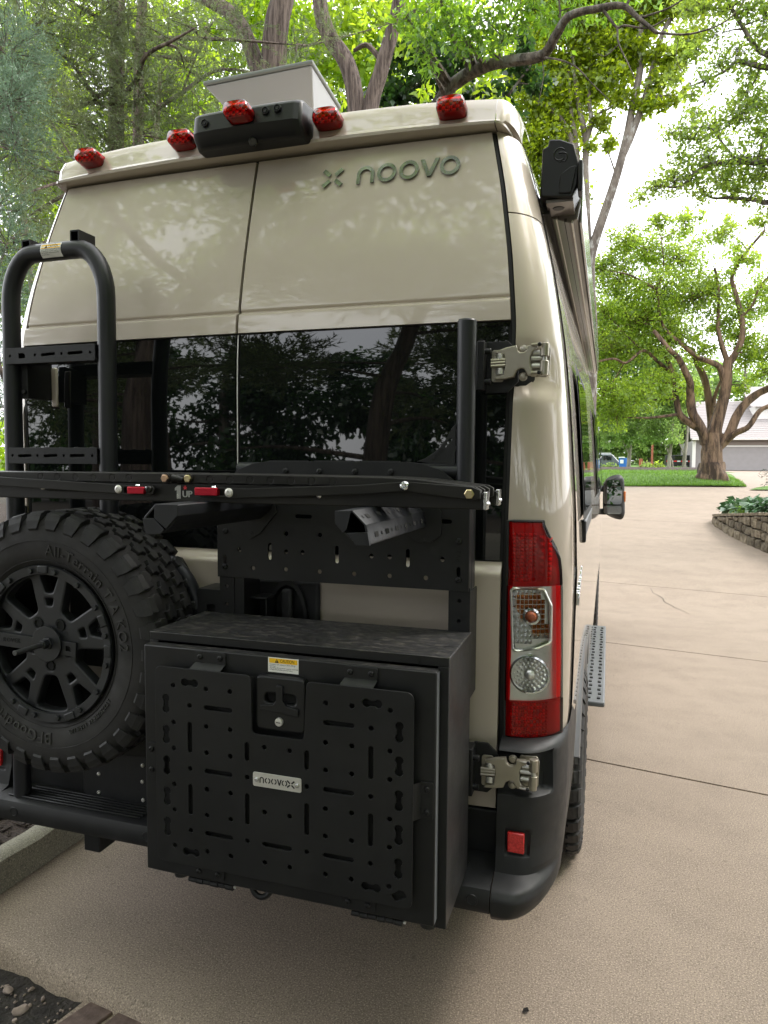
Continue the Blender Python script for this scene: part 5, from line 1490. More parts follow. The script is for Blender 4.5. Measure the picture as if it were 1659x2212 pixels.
# centre pivots
for x, m_ in ((0.062, COPPERY), (0.124, ZINC)):
    pv = mesh_obj('pivot', tube([(x, -0.455, 1.585), (x, -0.27, 1.585)], 0.0125, 14), RACK_BLACK, bk, bevel=0.001)
    mesh_obj('pivot_bolt', hex_head((x, -0.4555, 1.585), 0.0098, 0.006), m_, pv, smooth=None)
mesh_obj('pivot_block', box(0.070, 0.116, -0.452, -0.30, 1.576, 1.594), RACK_BLACK, bk, bevel=0.003)
mesh_obj('pivot_spacer', tube([(0.086, -0.462, 1.586), (0.112, -0.458, 1.582)], [0.010, 0.006], 12), RACK_BLACK, bk)
# support straps with the red levers
SY = -0.461
def strap(P, hole):
    return plate('support_strap', [P, hole], 0.008, rearM(SY), RACK_BLACK, bk, bev=0.0015)
s1 = strap([(-0.80, 1.5930), (-0.45, 1.5840), (-0.07, 1.5690), (-0.02, 1.5672), (0.032, 1.5668), (0.038, 1.560), (0.036, 1.5500), (0.028, 1.5450), (-0.05, 1.5445), (-0.075, 1.5470), (-0.45, 1.5610), (-0.80, 1.570)], rrect(-0.048, 0.014, 1.5478, 1.5630, 0.004))
s2 = strap([(0.158, 1.5655), (0.268, 1.5655), (0.276, 1.5645), (0.55, 1.5770), (0.655, 1.5855), (0.795, 1.5765), (0.812, 1.570), (0.812, 1.553), (0.800, 1.549), (0.655, 1.5650), (0.55, 1.5565), (0.276, 1.5435), (0.262, 1.5420), (0.158, 1.5435)], rrect(0.165, 0.224, 1.5475, 1.5625, 0.004))
mesh_obj('red_lever', box(-0.034, 0.012, SY - 0.010, SY + 0.006, 1.5475, 1.5640), RED_ANO, s1, bevel=0.0015)
mesh_obj('red_lever', box(0.150, 0.208, SY - 0.010, SY + 0.006, 1.5470, 1.5650), RED_ANO, s2, bevel=0.0015)
for x, z, r, st_ in ((-0.063, 1.5575, 0.0100, s1), (0.2365, 1.5545, 0.0105, s2)):
    mesh_obj('strap_washer', bolt_head((x, SY - 0.004, z), r, 0.004, 18), STEEL, st_)
mesh_obj('strap_bolt', bolt_head((0.0235, SY - 0.004, 1.5590), 0.0085, 0.006), RACK_BLACK, s1)
mesh_obj('strap_bolt', bolt_head((0.0180, SY - 0.004, 1.5620), 0.0040, 0.004), CHROME, s1)
for x, z in ((-0.010, 1.5700), (0.196, 1.5690)): mesh_obj('lever_tip', lathe([(0.0072, 0), (0.005, 0.003), (0.0001, 0.004)], 12, Matrix.Translation((x, SY, z - 0.003))), CHROME, bk)
mesh_obj('pivot_bolt', bolt_head((0.652, SY - 0.004, 1.5765), 0.0105, 0.007, 16), CHROME, s2)
mesh_obj('pivot_bolt', hex_head((0.790, SY - 0.004, 1.5620), 0.0105, 0.006), ZINC, s2, smooth=None)
mesh_obj('pivot_bolt', hex_head((0.790, BR - 0.012, 1.5640), 0.0105, 0.006), CHROME, bk, smooth=None)
for x, z in ((-0.300, 1.5575), (0.452, 1.5525)):
    mesh_obj('spring_bolt', bolt_head((x, BF - 0.001, z), 0.0070, 0.004), ALU, bk)
for xa, xb, z in ((-0.285, -0.16, 1.5535), (0.30, 0.445, 1.5500)):   # coil springs under the straps
    pts = []
    nco = 26
    for i in range(nco * 6):
        a = 2 * PI * i / 6
        pts.append((xa + (xb - xa) * i / (nco * 6), BF - 0.004 + 0.0035 * math.cos(a), z + 0.0038 * math.sin(a)))
    mesh_obj('coil_spring', tube(pts, 0.0011, 5), RUBBER_SEAL, bk)
# printed maker's mark on the rail
lg = MB()
LYY = BF - 0.0008
lg.add(([(0.0945 + p[0], LYY, 1.5525 + p[1]) for p in ((-.0090, .0100), (-.0010, .0165), (.0050, .0165), (.0050, -.0150), (-.0040, -.0150), (-.0040, .0060), (-.0090, .0040))], [tuple(range(7))]), None, 0)
v, f = text_vf("UP", 0.022, 0, 'LEFT', 1.0, 1.05); lg.add(([(0.1045 + p[0] * 0.95, LYY, 1.5480 + p[1]) for p in v], f), None, 0)
stv = []
for k in range(10):
    r = 0.0052 if k % 2 == 0 else 0.0022
    stv.append((0.1125 + r * math.sin(PI * k / 5), LYY, 1.5635 + r * math.cos(PI * k / 5)))
lg.add((stv, [tuple(range(9, -1, -1))]), None, 1)
bold = MB()
for dx in (-0.0010, 0.0, 0.0010): bold.add((lg.v, lg.f), Matrix.Translation((dx, -0.0001 * (dx > 0) - 0.0002 * (dx < 0), 0)))
bold.m = lg.m * 3
mesh_obj('printed_mark', bold, [GREY_INK, RED_INK], bk, smooth=None)
v, f = text_vf("USA", 0.0065, 0, 'CENTER')
mm_ = Matrix(((0, -1, 0, 0.0925), (0, 0, 0, LYY - 0.0008), (1, 0, 0, 1.5435), (0, 0, 0, 1)))
mesh_obj('printed_mark', ([tuple(mm_ @ Vector(p)) for p in v], f), WHITE_DECAL, bk, smooth=None)

# ================================================================== GROUND, DRIVEWAY, KERB
def lawn_z(x, y):
    b = gz(y)
    m = 0.36 * sstep(23.4, 27.5, y) * sstep(5.9 + (y - 24) * 0.13, 4.3 + (y - 24) * 0.10, x)
    return b + 0.012 + m + 0.06 * sstep(30, 33, y)
gx = [-160, -80, -40, -20, -10, -5, -2, 0, 2, 5, 10, 20, 40, 80, 160]
gy = [-120, -60, -30, -15, -8, -4, -2, 0, 4, 7, 12, 18, 24, 40, 60, 90, 140, 260]
struct('ground', gridf(lambda x, y: (x, y, gz(y) - 0.16), gx, gy), LITTER)
struct('bounce_patio', gridf(lambda x, y: (x, y, -0.075), [-14, -7, -3, 0, 4, 9, 14], [-16, -11, -7, -4, -0.62]), KERB)  # unseen paving added to keep bounced light and reflections neutral

drive = struct('driveway', gridf(lambda x, y: (x, y, gz(y) - 0.05), [-7, -1.08, 2, 6, 10, 15], [0.10, 2, 5, 7, 9, 12, 16, 20, 24, 40, 60]), JOINT)
def jy(y0, x): return y0 - 0.19 * (x - 1.0) if y0 > 0 else -0.200 - 0.137 * x
joints = [-0.2, 2.10, 4.90, 8.10, 14.95, 19.2, 25.5, 33, 42, 51, 61]
for i in range(len(joints) - 1):
    xa, xb = (-1.09, 7.0) if joints[i + 1] < 9 else (-6.0, 15.0)
    us = rows(xa, xb, 16); vs2 = rows(0, 1, 14)
    def top(u, v, i=i):
        ya = jy(joints[i], u) + (0.009 if i else 0.0); yb_ = jy(joints[i + 1], u) - 0.009
        y = ya + (yb_ - ya) * v
        return (u, y, gz(y))
    v, f = gridf(top, us, vs2)
    nu, nv = len(us), len(vs2)
    b = len(v)
    for k in range(nu):                       # front and back faces of the slab
        for row, s in ((0, -1), (nv - 1, 1)):
            p = v[row * nu + k]
            dy = 0.0
            v.append((p[0], p[1] + s * (0.003 if i or s > 0 else 0.028), p[2] - (0.006 if i or s > 0 else 0.016)))
            v.append((p[0], p[1] + s * (0.003 if i or s > 0 else 0.050), p[2] - (0.09 if i or s > 0 else 0.13)))
    for k in range(nu - 1):
        a, c = k, k + 1
        A0, A1 = b + 4 * k, b + 4 * (k + 1)
        f.append((a, A0, A1, c)); f.append((A0, A0 + 1, A1 + 1, A1))
        a, c = (nv - 1) * nu + k, (nv - 1) * nu + k + 1
        f.append((c, A1 + 2, A0 + 2, a)); f.append((A1 + 2, A1 + 3, A0 + 3, A0 + 2))
    mesh_obj('concrete_slab', (v, f), CONCRETE, drive, smooth=50)

# hairline cracks
def crack(pts, w):
    v = []; f = []
    for i, (x, y) in enumerate(pts):
        a = pts[max(0, i - 1)]; b = pts[min(len(pts) - 1, i + 1)]
        d = Vector((b[0] - a[0], b[1] - a[1], 0)).normalized(); nn = Vector((-d.y, d.x, 0)) * w * (0.4 + 0.6 * math.sin(PI * i / (len(pts) - 1)))
        v += [(x - nn.x, y - nn.y, gz(y) + 0.004), (x + nn.x, y + nn.y, gz(y) + 0.004)]
    for i in range(len(pts) - 1): f.append((2 * i, 2 * i + 1, 2 * i + 3, 2 * i + 2))
    mesh_obj('crack', (v, f), JOINT, drive, smooth=None)
_rc = random.Random(4)
def wander(x, y, dx, dy, n):
    out = []
    for i in range(n):
        out.append((x, y)); x += dx + _rc.uniform(-1, 1) * abs(dy) * 0.35; y += dy + _rc.uniform(-1, 1) * abs(dx) * 0.35
    return out
crack(wander(1.62, 7.85, 0.02, -0.09, 16), 0.004)

# kerb on the left
kp = [(-1.175, -0.1), (-1.17, 0.118), (-1.158, 0.131), (-1.085, 0.133), (-1.066, 0.124), (-1.062, 0.10), (-1.078, -0.1)]
for (ya, yb_) in ((-0.75, 1.60), (1.61, 4.6), (4.61, 8.0)):
    ks = rows(ya, yb_, 30)
    kv = []
    for y in ks:
        for (x, z) in kp:
            w_ = 0.004 * math.sin(9 * y + 30 * z) + 0.003 * math.sin(23 * y + 11 * x)
            kv.append((x + w_, y, z + (0.003 * math.sin(17 * y) if z > 0.05 else 0)))
    kf = []
    for i in range(len(ks) - 1):
        for j in range(len(kp) - 1):
            kf.append((i * 7 + j, i * 7 + j + 1, (i + 1) * 7 + j + 1, (i + 1) * 7 + j))
    kf.append(tuple(range(7))); kf.append(tuple(range(len(ks) * 7 - 1, len(ks) * 7 - 8, -1)))
    struct('kerb', (kv, [tuple(reversed(q)) for q in kf]), KERB, None, 45)

# mulch bed left of the kerb, soil behind the slab
def bedz(x, y): return 0.095 + 0.03 * math.sin(5 * x + 3 * y) * math.cos(7 * y) + 0.06 * max(0, -1.6 - x) ** 0.8 + 0.01 * math.sin(31 * x) * math.sin(27 * y)
struct('mulch_bed', gridf(lambda x, y: (x, y, bedz(x, y)), rows(-1.16, -4.0, 40) + [-6, -9, -14], [-0.9] + rows(-0.7, 2, 40) + [3, 5, 8, 12, 16]), MULCH)
chips = MB()
for k in range(1500):
    x = random.uniform(-2.6, -1.18); y = random.uniform(-0.6, 1.6)
    M_ = Matrix.Translation((x, y, bedz(x, y) + 0.006)) @ Matrix.Rotation(random.uniform(0, 6.28), 4, 'Z') @ Matrix.Rotation(random.uniform(-0.5, 0.5), 4, 'Y') @ Matrix.Rotation(random.uniform(-0.4, 0.4), 4, 'X')
    l = random.uniform(0.012, 0.035); w_ = random.uniform(0.003, 0.008)
    chips.add(cbox((0, 0, 0), (l * 2, w_ * 2, 0.006)), M_, 0)
struct('bark_chips', chips, MULCH, None, None, None, 'stuff')
struct('soil', gridf(lambda x, y: (x, y, -0.064 + 0.008 * math.sin(23 * x + 5 * y) * math.sin(31 * y) + 0.004 * math.sin(61 * x) * math.cos(53 * y)), rows(-3.0, 0.6, 90), rows(-2.2, -0.02, 60)), SOIL)
def rock(r, sq=0.7, seed=0, n=7):
    rs = np.random.default_rng(seed)
    v, f = lathe([(0.0001, -1), (0.7, -0.72), (1.0, 0.0), (0.72, 0.7), (0.0001, 1.0)], n)
    ph = rs.uniform(0, 6.28, 6)
    out = []
    for x, y, z in v:
        k = 1 + 0.18 * math.sin(3 * x + ph[0]) + 0.15 * math.sin(4 * y + ph[1]) + 0.1 * math.sin(5 * z + ph[2])
        out.append((x * r * k, y * r * k * 0.8, z * r * k * sq))
    return out, f
peb = MB()
for k in range(420):
    x = random.uniform(-1.15, -0.42); y = random.uniform(-0.62, -0.16 - 0.137 * x - 0.05 + 0.02)
    if y > jy(-1, x) - 0.06: y = jy(-1, x) - 0.06 - random.random() * 0.3
    r = random.choice([0.003, 0.004, 0.004, 0.005, 0.006, 0.009])
    peb.add(rock(r, 0.7, k, 6), Matrix.Translation((x, y, -0.062 + r * 0.3)) @ Matrix.Rotation(random.uniform(0, 6), 4, 'Z'))
struct('pebbles', peb, PEBBLE, None, 60, None, 'stuff')
for (x, y, r, lab) in ((-0.615, -0.262, 0.022, 'largest rounded brown stone lying in the soil beside the old bricks'), (-0.715, -0.205, 0.016, 'angular pinkish stone on the soil close to the concrete edge'), (-0.800, -0.215, 0.015, 'flat pale stone on dark soil near the left picture edge')):
    o = mesh_obj('stone', rock(r, 0.7, int(r * 1e4), 9), PEBBLE, None, 60)
    o.location = (x, y, -0.055); o.rotation_euler = (0, 0, x * 9)
    tag(o, lab, 'stone', 'loose stones in the soil')
edging = thing('brick_edging', 'row of old dark red bricks laid against the rear edge of the concrete', 'brick edging', (-0.2, -0.33, -0.1))
mesh_obj('mortar', ([(-0.452, -0.165, -0.052), (-0.50, -0.40, -0.052), (0.50, -0.54, -0.052), (0.48, -0.28, -0.052)], [(0, 1, 2, 3)]), CONCRETE, edging)
for k in range(9):
    x = -0.405 + 0.116 * k
    M_ = Matrix.Translation((x, -0.262 - 0.137 * (x + 0.445), -0.072)) @ Matrix.Rotation(math.radians(-16 + random.uniform(-3, 3)), 4, 'Z') @ Matrix.Rotation(random.uniform(-0.03, 0.03), 4, 'X')
    mesh_obj('brick', ([tuple(M_ @ Vector(p)) for p in cbox((0, 0, 0), (0.097, 0.205, 0.06))[0]], cbox((0, 0, 0), (1, 1, 1))[1]), BRICK, edging, bevel=0.006)
# weeds and litter
lit = MB()
for k in range(60):
    x = random.uniform(-1, 6); y = random.uniform(0.0, 14)
    s_ = random.uniform(0.004, 0.011)
    M_ = Matrix.Translation((x, y, gz(y) + 0.004)) @ Matrix.Rotation(random.uniform(0, 6.28), 4, 'Z') @ Matrix.Rotation(random.uniform(-0.5, 0.5), 4, 'X')
    lit.add(([(-s_, 0, 0), (0, -s_ * 0.5, 0.002), (s_ * 1.2, 0, 0.004), (0, s_ * 0.5, 0.002)], [(0, 1, 2, 3)]), M_)
struct('leaf_litter', lit, SOIL, None, None, None, 'stuff')
o = mesh_obj('dry_leaf', ([(0.858, 0.138, 0.003), (0.870, 0.134, 0.008), (0.878, 0.146, 0.004), (0.872, 0.154, 0.010), (0.860, 0.151, 0.005), (0.867, 0.143, 0.002)], [(0, 1, 5), (1, 2, 5), (2, 3, 5), (3, 4, 5), (4, 0, 5)]), SOIL)
tag(o, 'small curled dark leaf lying alone on the concrete in front', 'leaf')

# lawns
def lawn_front(x): return 23.84 + 0.17 * (x - 1.56) if x > 1.56 else 23.84 + 0.03 * (x - 1.56)
def lawn_right(y): return 5.48 + (y - 24.5) * 0.117
us = rows(0, 1, 40); vs2 = rows(0, 1, 24)
def lw(u, v):
    yf = 23.7; y = 23.7 + (36 - 23.7) * v
    xr = lawn_right(max(y, 24.5)); x = -32 + (xr + 32) * (1 - (1 - u) ** 2.2)
    yy = lawn_front(x) + (36.5 - lawn_front(x)) * v
    x = min(x, lawn_right(max(yy, 24.5)))
    return (x, yy, lawn_z(x, yy))
struct('lawn', gridf(lw, us, vs2), GRASS_G)
struct('lawn_right', gridf(lambda u, v: (5.33 + 9 * u + 0.10 * v * 12, 23.0 + 0.06 * u + 12 * v * (0.25 + 0.75 * min(1, u * 3)), gz(23.0 + 12 * v * (0.25 + 0.75 * min(1, u * 3))) + 0.03 + 0.10 * sstep(0, 0.3, u)), rows(0, 1, 12), rows(0, 1, 8)), GRASS_G)
struct('far_lawn', gridf(lambda x, y: (x, y, gz(y) + 0.25), [-60, -30, -10, 0, 4, 7.0], [36.4, 45, 57, 80, 120]), GRASS_G)
struct('mulch_strip', gridf(lambda x, v: (x, 32 + v * 3.4 - 0.03 * (x - 3) ** 2 * 0.05, lawn_z(min(x, 4.5), 32 + v * 3.4) + 0.012 + 0.10 * math.sin(PI * v)), rows(-20, 5.9, 40), rows(0, 1, 7)), MULCH)

def np_mesh(name, V, k, mat, tone=None, parent=None):
    """V: (n, k, 3) separate polygons"""
    n = V.shape[0]
    me = bpy.data.meshes.new(name)
    me.vertices.add(n * k)
    me.vertices.foreach_set('co', V.reshape(-1).astype(np.float32))
    me.loops.add(n * k)
    me.loops.foreach_set('vertex_index', np.arange(n * k, dtype=np.int32))
    me.polygons.add(n)
    me.polygons.foreach_set('loop_start', np.arange(0, n * k, k, dtype=np.int32))
    me.update(calc_edges=True)
    if tone is None: tone = RNG.random(n)
    at = me.attributes.new('tone', 'FLOAT', 'POINT')
    at.data.foreach_set('value', np.repeat(tone, k).astype(np.float32))
    me.materials.append(mat)
    return link(name, me, parent)

def unit(a): return a / np.maximum(np.linalg.norm(a, axis=-1, keepdims=True), 1e-9)

def leaf_quads(P, L, W, up=0.5, droop=0.3, axis=None):
    n = len(P)
    nrm = unit(RNG.normal(size=(n, 3)) + np.array([0, 0, up]))
    a = RNG.normal(size=(n, 3))
    if axis is not None: a = a * 0.6 + axis
    a[:, 2] -= droop
    a = unit(a - nrm * (a * nrm).sum(1, keepdims=True))
    b = np.cross(nrm, a)
    s = RNG.uniform(0.7, 1.25, (n, 1))
    L = L * s; W = W * s
    fold = nrm * W * 0.25
    V = np.stack([P, P + a * L * 0.42 + b * W * 0.5 + fold, P + a * L, P + a * L * 0.42 - b * W * 0.5 + fold], 1)
    return V

# lawn blades along the front edge and over the lawn
n = 26000
u = RNG.random(n); v = RNG.random(n) ** 2.2
X = -3 + 8.9 * u
Yl = np.array([lawn_front(x) for x in X]) - 0.02 + v * 9.0
ok = X < np.array([lawn_right(max(y, 24.5)) for y in Yl])
X, Yl = X[ok], Yl[ok]
Zl = np.array([lawn_z(x, y) for x, y in zip(X, Yl)]) - 0.01
P = np.stack([X, Yl, Zl], 1)
h = RNG.uniform(0.04, 0.10, len(P)); an = RNG.uniform(0, 6.28, len(P))
d = np.stack([np.cos(an), np.sin(an), np.zeros_like(an)], 1)
tip = P + np.stack([RNG.normal(0, 0.03, len(P)), RNG.normal(0, 0.03, len(P)), h], 1)
o = np_mesh('grass', np.stack([P - d * 0.010, P + d * 0.010, tip], 1), 3, L_GRASS)
o['kind'] = 'stuff'

# ================================================================== DRY STONE RETAINING WALL
wall = thing('retaining_wall', 'low curved dry stone wall with a flat coping beside the driveway', 'stone wall', (3.4, 12.5, 0.3))
def wall_xy(t):
    P = [(4.6, 15.6), (3.75, 15.45), (3.33, 15.1), (3.215, 14.6), (3.215, 14.1), (3.30, 12.9), (3.45, 11.74), (3.62, 10.9), (3.95, 9.9), (4.5, 8.8)]
    L = [0]
    for a, b in zip(P, P[1:]): L.append(L[-1] + math.dist(a, b))
    return float(np.interp(t, L, [p[0] for p in P])), float(np.interp(t, L, [p[1] for p in P])), L[-1]
WL = wall_xy(0)[2]
def wall_top(y): return 0.615 + (14.75 - min(15.2, y)) * 0.074
def wall_frame(t):
    x, y, _ = wall_xy(t); x2, y2, _ = wall_xy(min(WL, t + 0.05)); x1, y1, _ = wall_xy(max(0, t - 0.05))
    d = Vector((x2 - x1, y2 - y1, 0)).normalized()
    nrm = Vector((d.y, -d.x, 0))
    if nrm.x > 0: nrm = -nrm
    return Vector((x, y, 0)), d, nrm
core = gridf(lambda t, z: ((lambda q: (q[0].x - q[2].x * 0.07, q[0].y - q[2].y * 0.07, gz(q[0].y) - 0.1 + (wall_top(q[0].y) - 0.05 - gz(q[0].y) + 0.1) * z))(wall_frame(t))), rows(0, WL, 50), [0, 1])
mesh_obj('wall_core', core, JOINT, wall)
stone_protos = {}
rsw = random.Random(5)
nst = 0
course_h = [0.19, 0.155, 0.17, 0.13, 0.15, 0.14]
for lvl in range(6):
    t = rsw.uniform(0, 0.15)
    while t < WL - 0.15:
        L_ = rsw.uniform(0.16, 0.42) * (1.15 if lvl < 2 else 0.9)
        q, d, nrm = wall_frame(min(WL, t + L_ / 2))
        base = gz(q.y) - 0.03 + sum(course_h[:lvl]); topz = wall_top(q.y) - 0.055
        hh = course_h[lvl]
        if base > topz - 0.05: t += L_; continue
        hh = min(hh, topz - base) if base + hh * 1.5 > topz else hh
        if topz - (base + hh) < 0.05: hh = topz - base
        # an uneven block: box with shifted corners
        c = q + Vector((0, 0, base + hh / 2)) - nrm * 0.06
        hx, hz, hy = L_ / 2 - 0.013, hh / 2 - 0.011, 0.075
        vv = []
        for sz in (-1, 1):
            for sx, sy in ((-1, 1), (1, 1), (1, -1), (-1, -1)):
                j = lambda s: rsw.uniform(-s, s)
                vv.append(tuple(c + d * (sx * hx + j(0.014)) + nrm * (sy * hy + (j(0.020) if sy > 0 else 0)) + Vector((0, 0, sz * hz + j(0.010)))))
        # split the front face for a rough bulge
        fc = sum((Vector(vv[i]) for i in (0, 1, 5, 4)), Vector()) / 4 + nrm * rsw.uniform(0.005, 0.045)
        vv.append(tuple(fc))
        ff = [(3, 2, 1, 0), (4, 5, 6, 7), (1, 2, 6, 5), (2, 3, 7, 6), (3, 0, 4, 7), (0, 1, 8), (1, 5, 8), (5, 4, 8), (4, 0, 8)]
        mesh_obj('stone', (vv, ff), rsw.choice(STONE_M), wall, smooth=50, bevel=0.016)
        nst += 1
        t += L_
t = 0.0
while t < WL - 0.1:
    L_ = rsw.uniform(0.45, 0.85); t2_ = min(WL, t + L_ - 0.008)
    vv = []; ff = []
    st = rows(t, t2_, 4)
    for s_ in st:
        q, d, nrm = wall_frame(s_)
        zt = wall_top(q.y)
        for off, z in ((0.035, zt - 0.05), (0.035, zt), (-0.22, zt), (-0.22, zt - 0.05)):
            p = q + nrm * off; vv.append((p.x, p.y, z + rsw.uniform(-0.003, 0.003)))
    for i in range(3):
        for j in range(4): ff.append((i * 4 + j, i * 4 + (j + 1) % 4, (i + 1) * 4 + (j + 1) % 4, (i + 1) * 4 + j))
    ff += [(3, 2, 1, 0), (12, 13, 14, 15)]
    mesh_obj('coping_stone', (vv, ff), STONE_M[2], wall, smooth=30, bevel=0.006)
    t += L_
struct('planting_bed', gridf(lambda t, k: ((lambda q: (q[0].x - q[2].x * 0.2 + 6.0 * k, q[0].y - q[2].y * 0.2 - (0.6 * k), wall_top(q[0].y) - 0.02 + 0.15 * k))(wall_frame(t))), rows(1.0, WL, 30), [0, 0.1, 0.4, 1]), MULCH)
# hostas on top of the wall
hp_ = [(3.62, 14.2, 0.30, 'rounded pale green hosta clump at the left end of the stone wall'), (3.78, 13.6, 0.36, 'broad leaved hosta clump second from the left end of the stone wall'), (3.90, 13.0, 0.36, 'tall leafy hosta clump in the middle of the planting above the wall'), (4.05, 12.4, 0.34, 'hosta clump by the right picture edge above the wall'), (4.15, 13.7, 0.36, 'hosta clump at the back of the planting above the wall'), (4.35, 13.0, 0.38, 'hosta clump furthest back to the right above the wall')]
for x, y, r, lab in hp_:
    z0 = wall_top(y) - 0.02
    hst = thing('hosta_plant', lab, 'hosta', (x, y, z0), 'hostas above the stone wall')
    n = 90
    an = RNG.uniform(0, 6.28, n); rad = r * np.sqrt(RNG.random(n)) * 0.9
    P = np.stack([x + rad * np.cos(an), y + rad * np.sin(an), z0 + 0.05 + 0.22 * (1 - (rad / r) ** 2) + RNG.uniform(0, 0.05, n)], 1)
    ax = np.stack([np.cos(an), np.sin(an), -0.3 * np.ones(n)], 1)
    np_mesh('leaves', leaf_quads(P, 0.17, 0.11, 1.6, 0.1, ax), 4, L_HOSTA, None, hst)
    sv_ = MB()
    for k in range(10):
        sv_.add(tube([(x, y, z0), tuple(P[k])], [0.006, 0.003], 4))
    mesh_obj('stems', sv_, L_HOSTA, hst)
n = 700
an = RNG.uniform(0, 6.28, n); tt = RNG.uniform(1.6, 3.4, n)
P = []
for k in range(n):
    q, d, nr = wall_frame(tt[k]); p = q - nr * random.uniform(0.2, 0.5)
    P.append((p.x, p.y, wall_top(q.y) + random.uniform(0.0, 0.14)))
o = np_mesh('ground_cover', leaf_quads(np.array(P), 0.06, 0.012, 0.2, -0.8), 4, L_ELM); o['kind'] = 'stuff'

# ================================================================== TREES
def tree(name, label, cat, group, base, limbs, bark, blobs, lmat, L, W, per, twig=7, droop=0.25, up=0.5, sq=0.8, sigma=0.16, n_side=9, wob=0.06, connect=True, twig_r=0.012, sub=True, tone=None, seed=1, axis=None):
    """limbs: [(points, r0, r1)], blobs: [(x, y, z, r)]; per = leaves per square metre of blob"""
    rs = random.Random(seed)
    root = thing(name, label, cat, base, group)
    wood = MB(); samp = []
    for i, (pts, r0, r1) in enumerate(limbs):
        C_ = catmull(pts, 6)
        k = len(C_)
        R = [r0 + (r1 - r0) * (j / (k - 1)) ** 0.8 for j in range(k)]
        wood.add(tube(C_, R, n_side if r0 > 0.08 else 6, True, wob if r0 > 0.05 else 0, seed * 31 + i))
        for j in range(0, k): samp.append((C_[j], R[j]))
    S = np.array([s[0] for s in samp]); SR = np.array([s[1] for s in samp])
    LP = []; LT = []; LA = []
    for (x, y, z, r) in blobs:
        c = np.array([x, y, z])
        if connect:
            dd = np.linalg.norm(S - c, axis=1) + 0.6 * np.maximum(0, S[:, 2] - z)
            j = int(np.argmin(dd)); p0 = S[j]; r0 = min(SR[j] * 0.6, 0.05 + 0.01 * dd[j])
            mid = (p0 + c) / 2 + RNG.normal(0, 0.12 * dd[j] / 2 + 0.02, 3)
            wood.add(tube(catmull([tuple(p0), tuple(mid), tuple(c)], 4), list(np.linspace(max(r0, twig_r), twig_r * 0.8, 9)), 5, False))
        nt_ = max(3, int(twig * r * r * 12))
        area = 3.14 * r * r
        m = max(4, int(per * area / nt_))
        tone_b = rs.uniform(-0.18, 0.18)
        for q in range(nt_):
            v = unit(RNG.normal(size=3)) * r * RNG.random() ** 0.45
            v[2] *= sq
            e = c + v
            if sub and r < 1.6:
                wood.add(tube([tuple(c + v * 0.1), tuple(c + v * 0.55 + RNG.normal(0, 0.06 * r, 3)), tuple(e)], [twig_r * 0.7, twig_r * 0.5, twig_r * 0.25], 3, False))
            pp = e + RNG.normal(0, sigma * max(r, 0.25), (m, 3)) * np.array([1, 1, 0.75])
            LP.append(pp)
            LT.append(np.clip(0.5 + tone_b + RNG.normal(0, 0.2, m) + rs.uniform(-0.12, 0.12), 0, 1))
    t_ = mesh_obj('trunk', wood, bark, root, smooth=60)
    if LP:
        P = np.concatenate(LP); T = np.concatenate(LT)
        c_ = np_mesh('crown', leaf_quads(P, L, W, up, droop), 4, lmat, T, root)
    return root

OAK = [(1.28,26.00,8.53,0.93),(2.21,26.00,9.45,0.84),(3.16,26.00,9.05,1.00),(3.81,26.00,7.71,0.99),(1.97,25.6,6.83,1.18),(3.09,25.5,6.11,1.00),(1.19,25.3,5.86,1.03),(0.91,25.0,4.34,0.78),(1.73,25.0,4.15,0.85),(2.67,25.5,4.63,0.76),(1.27,25.0,3.4,0.55),(4.41,26.5,7.99,0.82),(5.26,26.00,8.89,0.65),(5.62,26.5,7.27,0.73),(5.97,26.5,5.66,0.81),(5.36,26.5,6.33,0.57),(4.18,26.5,5.73,0.50),(3.62,26.5,4.5,0.50),(5.94,26.00,10.09,0.48),(4.64,26.00,9.89,0.57),(0.83,25.5,7.22,0.86),(2.57,25.5,7.79,0.92),(1.40,26.00,9.85,0.68),(0.62,26.00,8.92,0.68),(4.75,26.5,6.84,0.65),(3.42,26.00,10.32,0.58),(2.49,26.00,10.41,0.50),(6.60,26.5,7.84,0.96),(6.83,26.5,5.79,0.96),(0.1,25.5,6.2,0.9),(-0.2,25.5,5.0,0.8),(1.6,27.0,7.6,1.1),(2.9,27.2,7.0,1.0),(0.4,25.2,3.9,0.6),(6.1,25.3,4.9,0.45),(6.7,25.3,4.7,0.4),(5.5,26.6,4.6,0.4)]
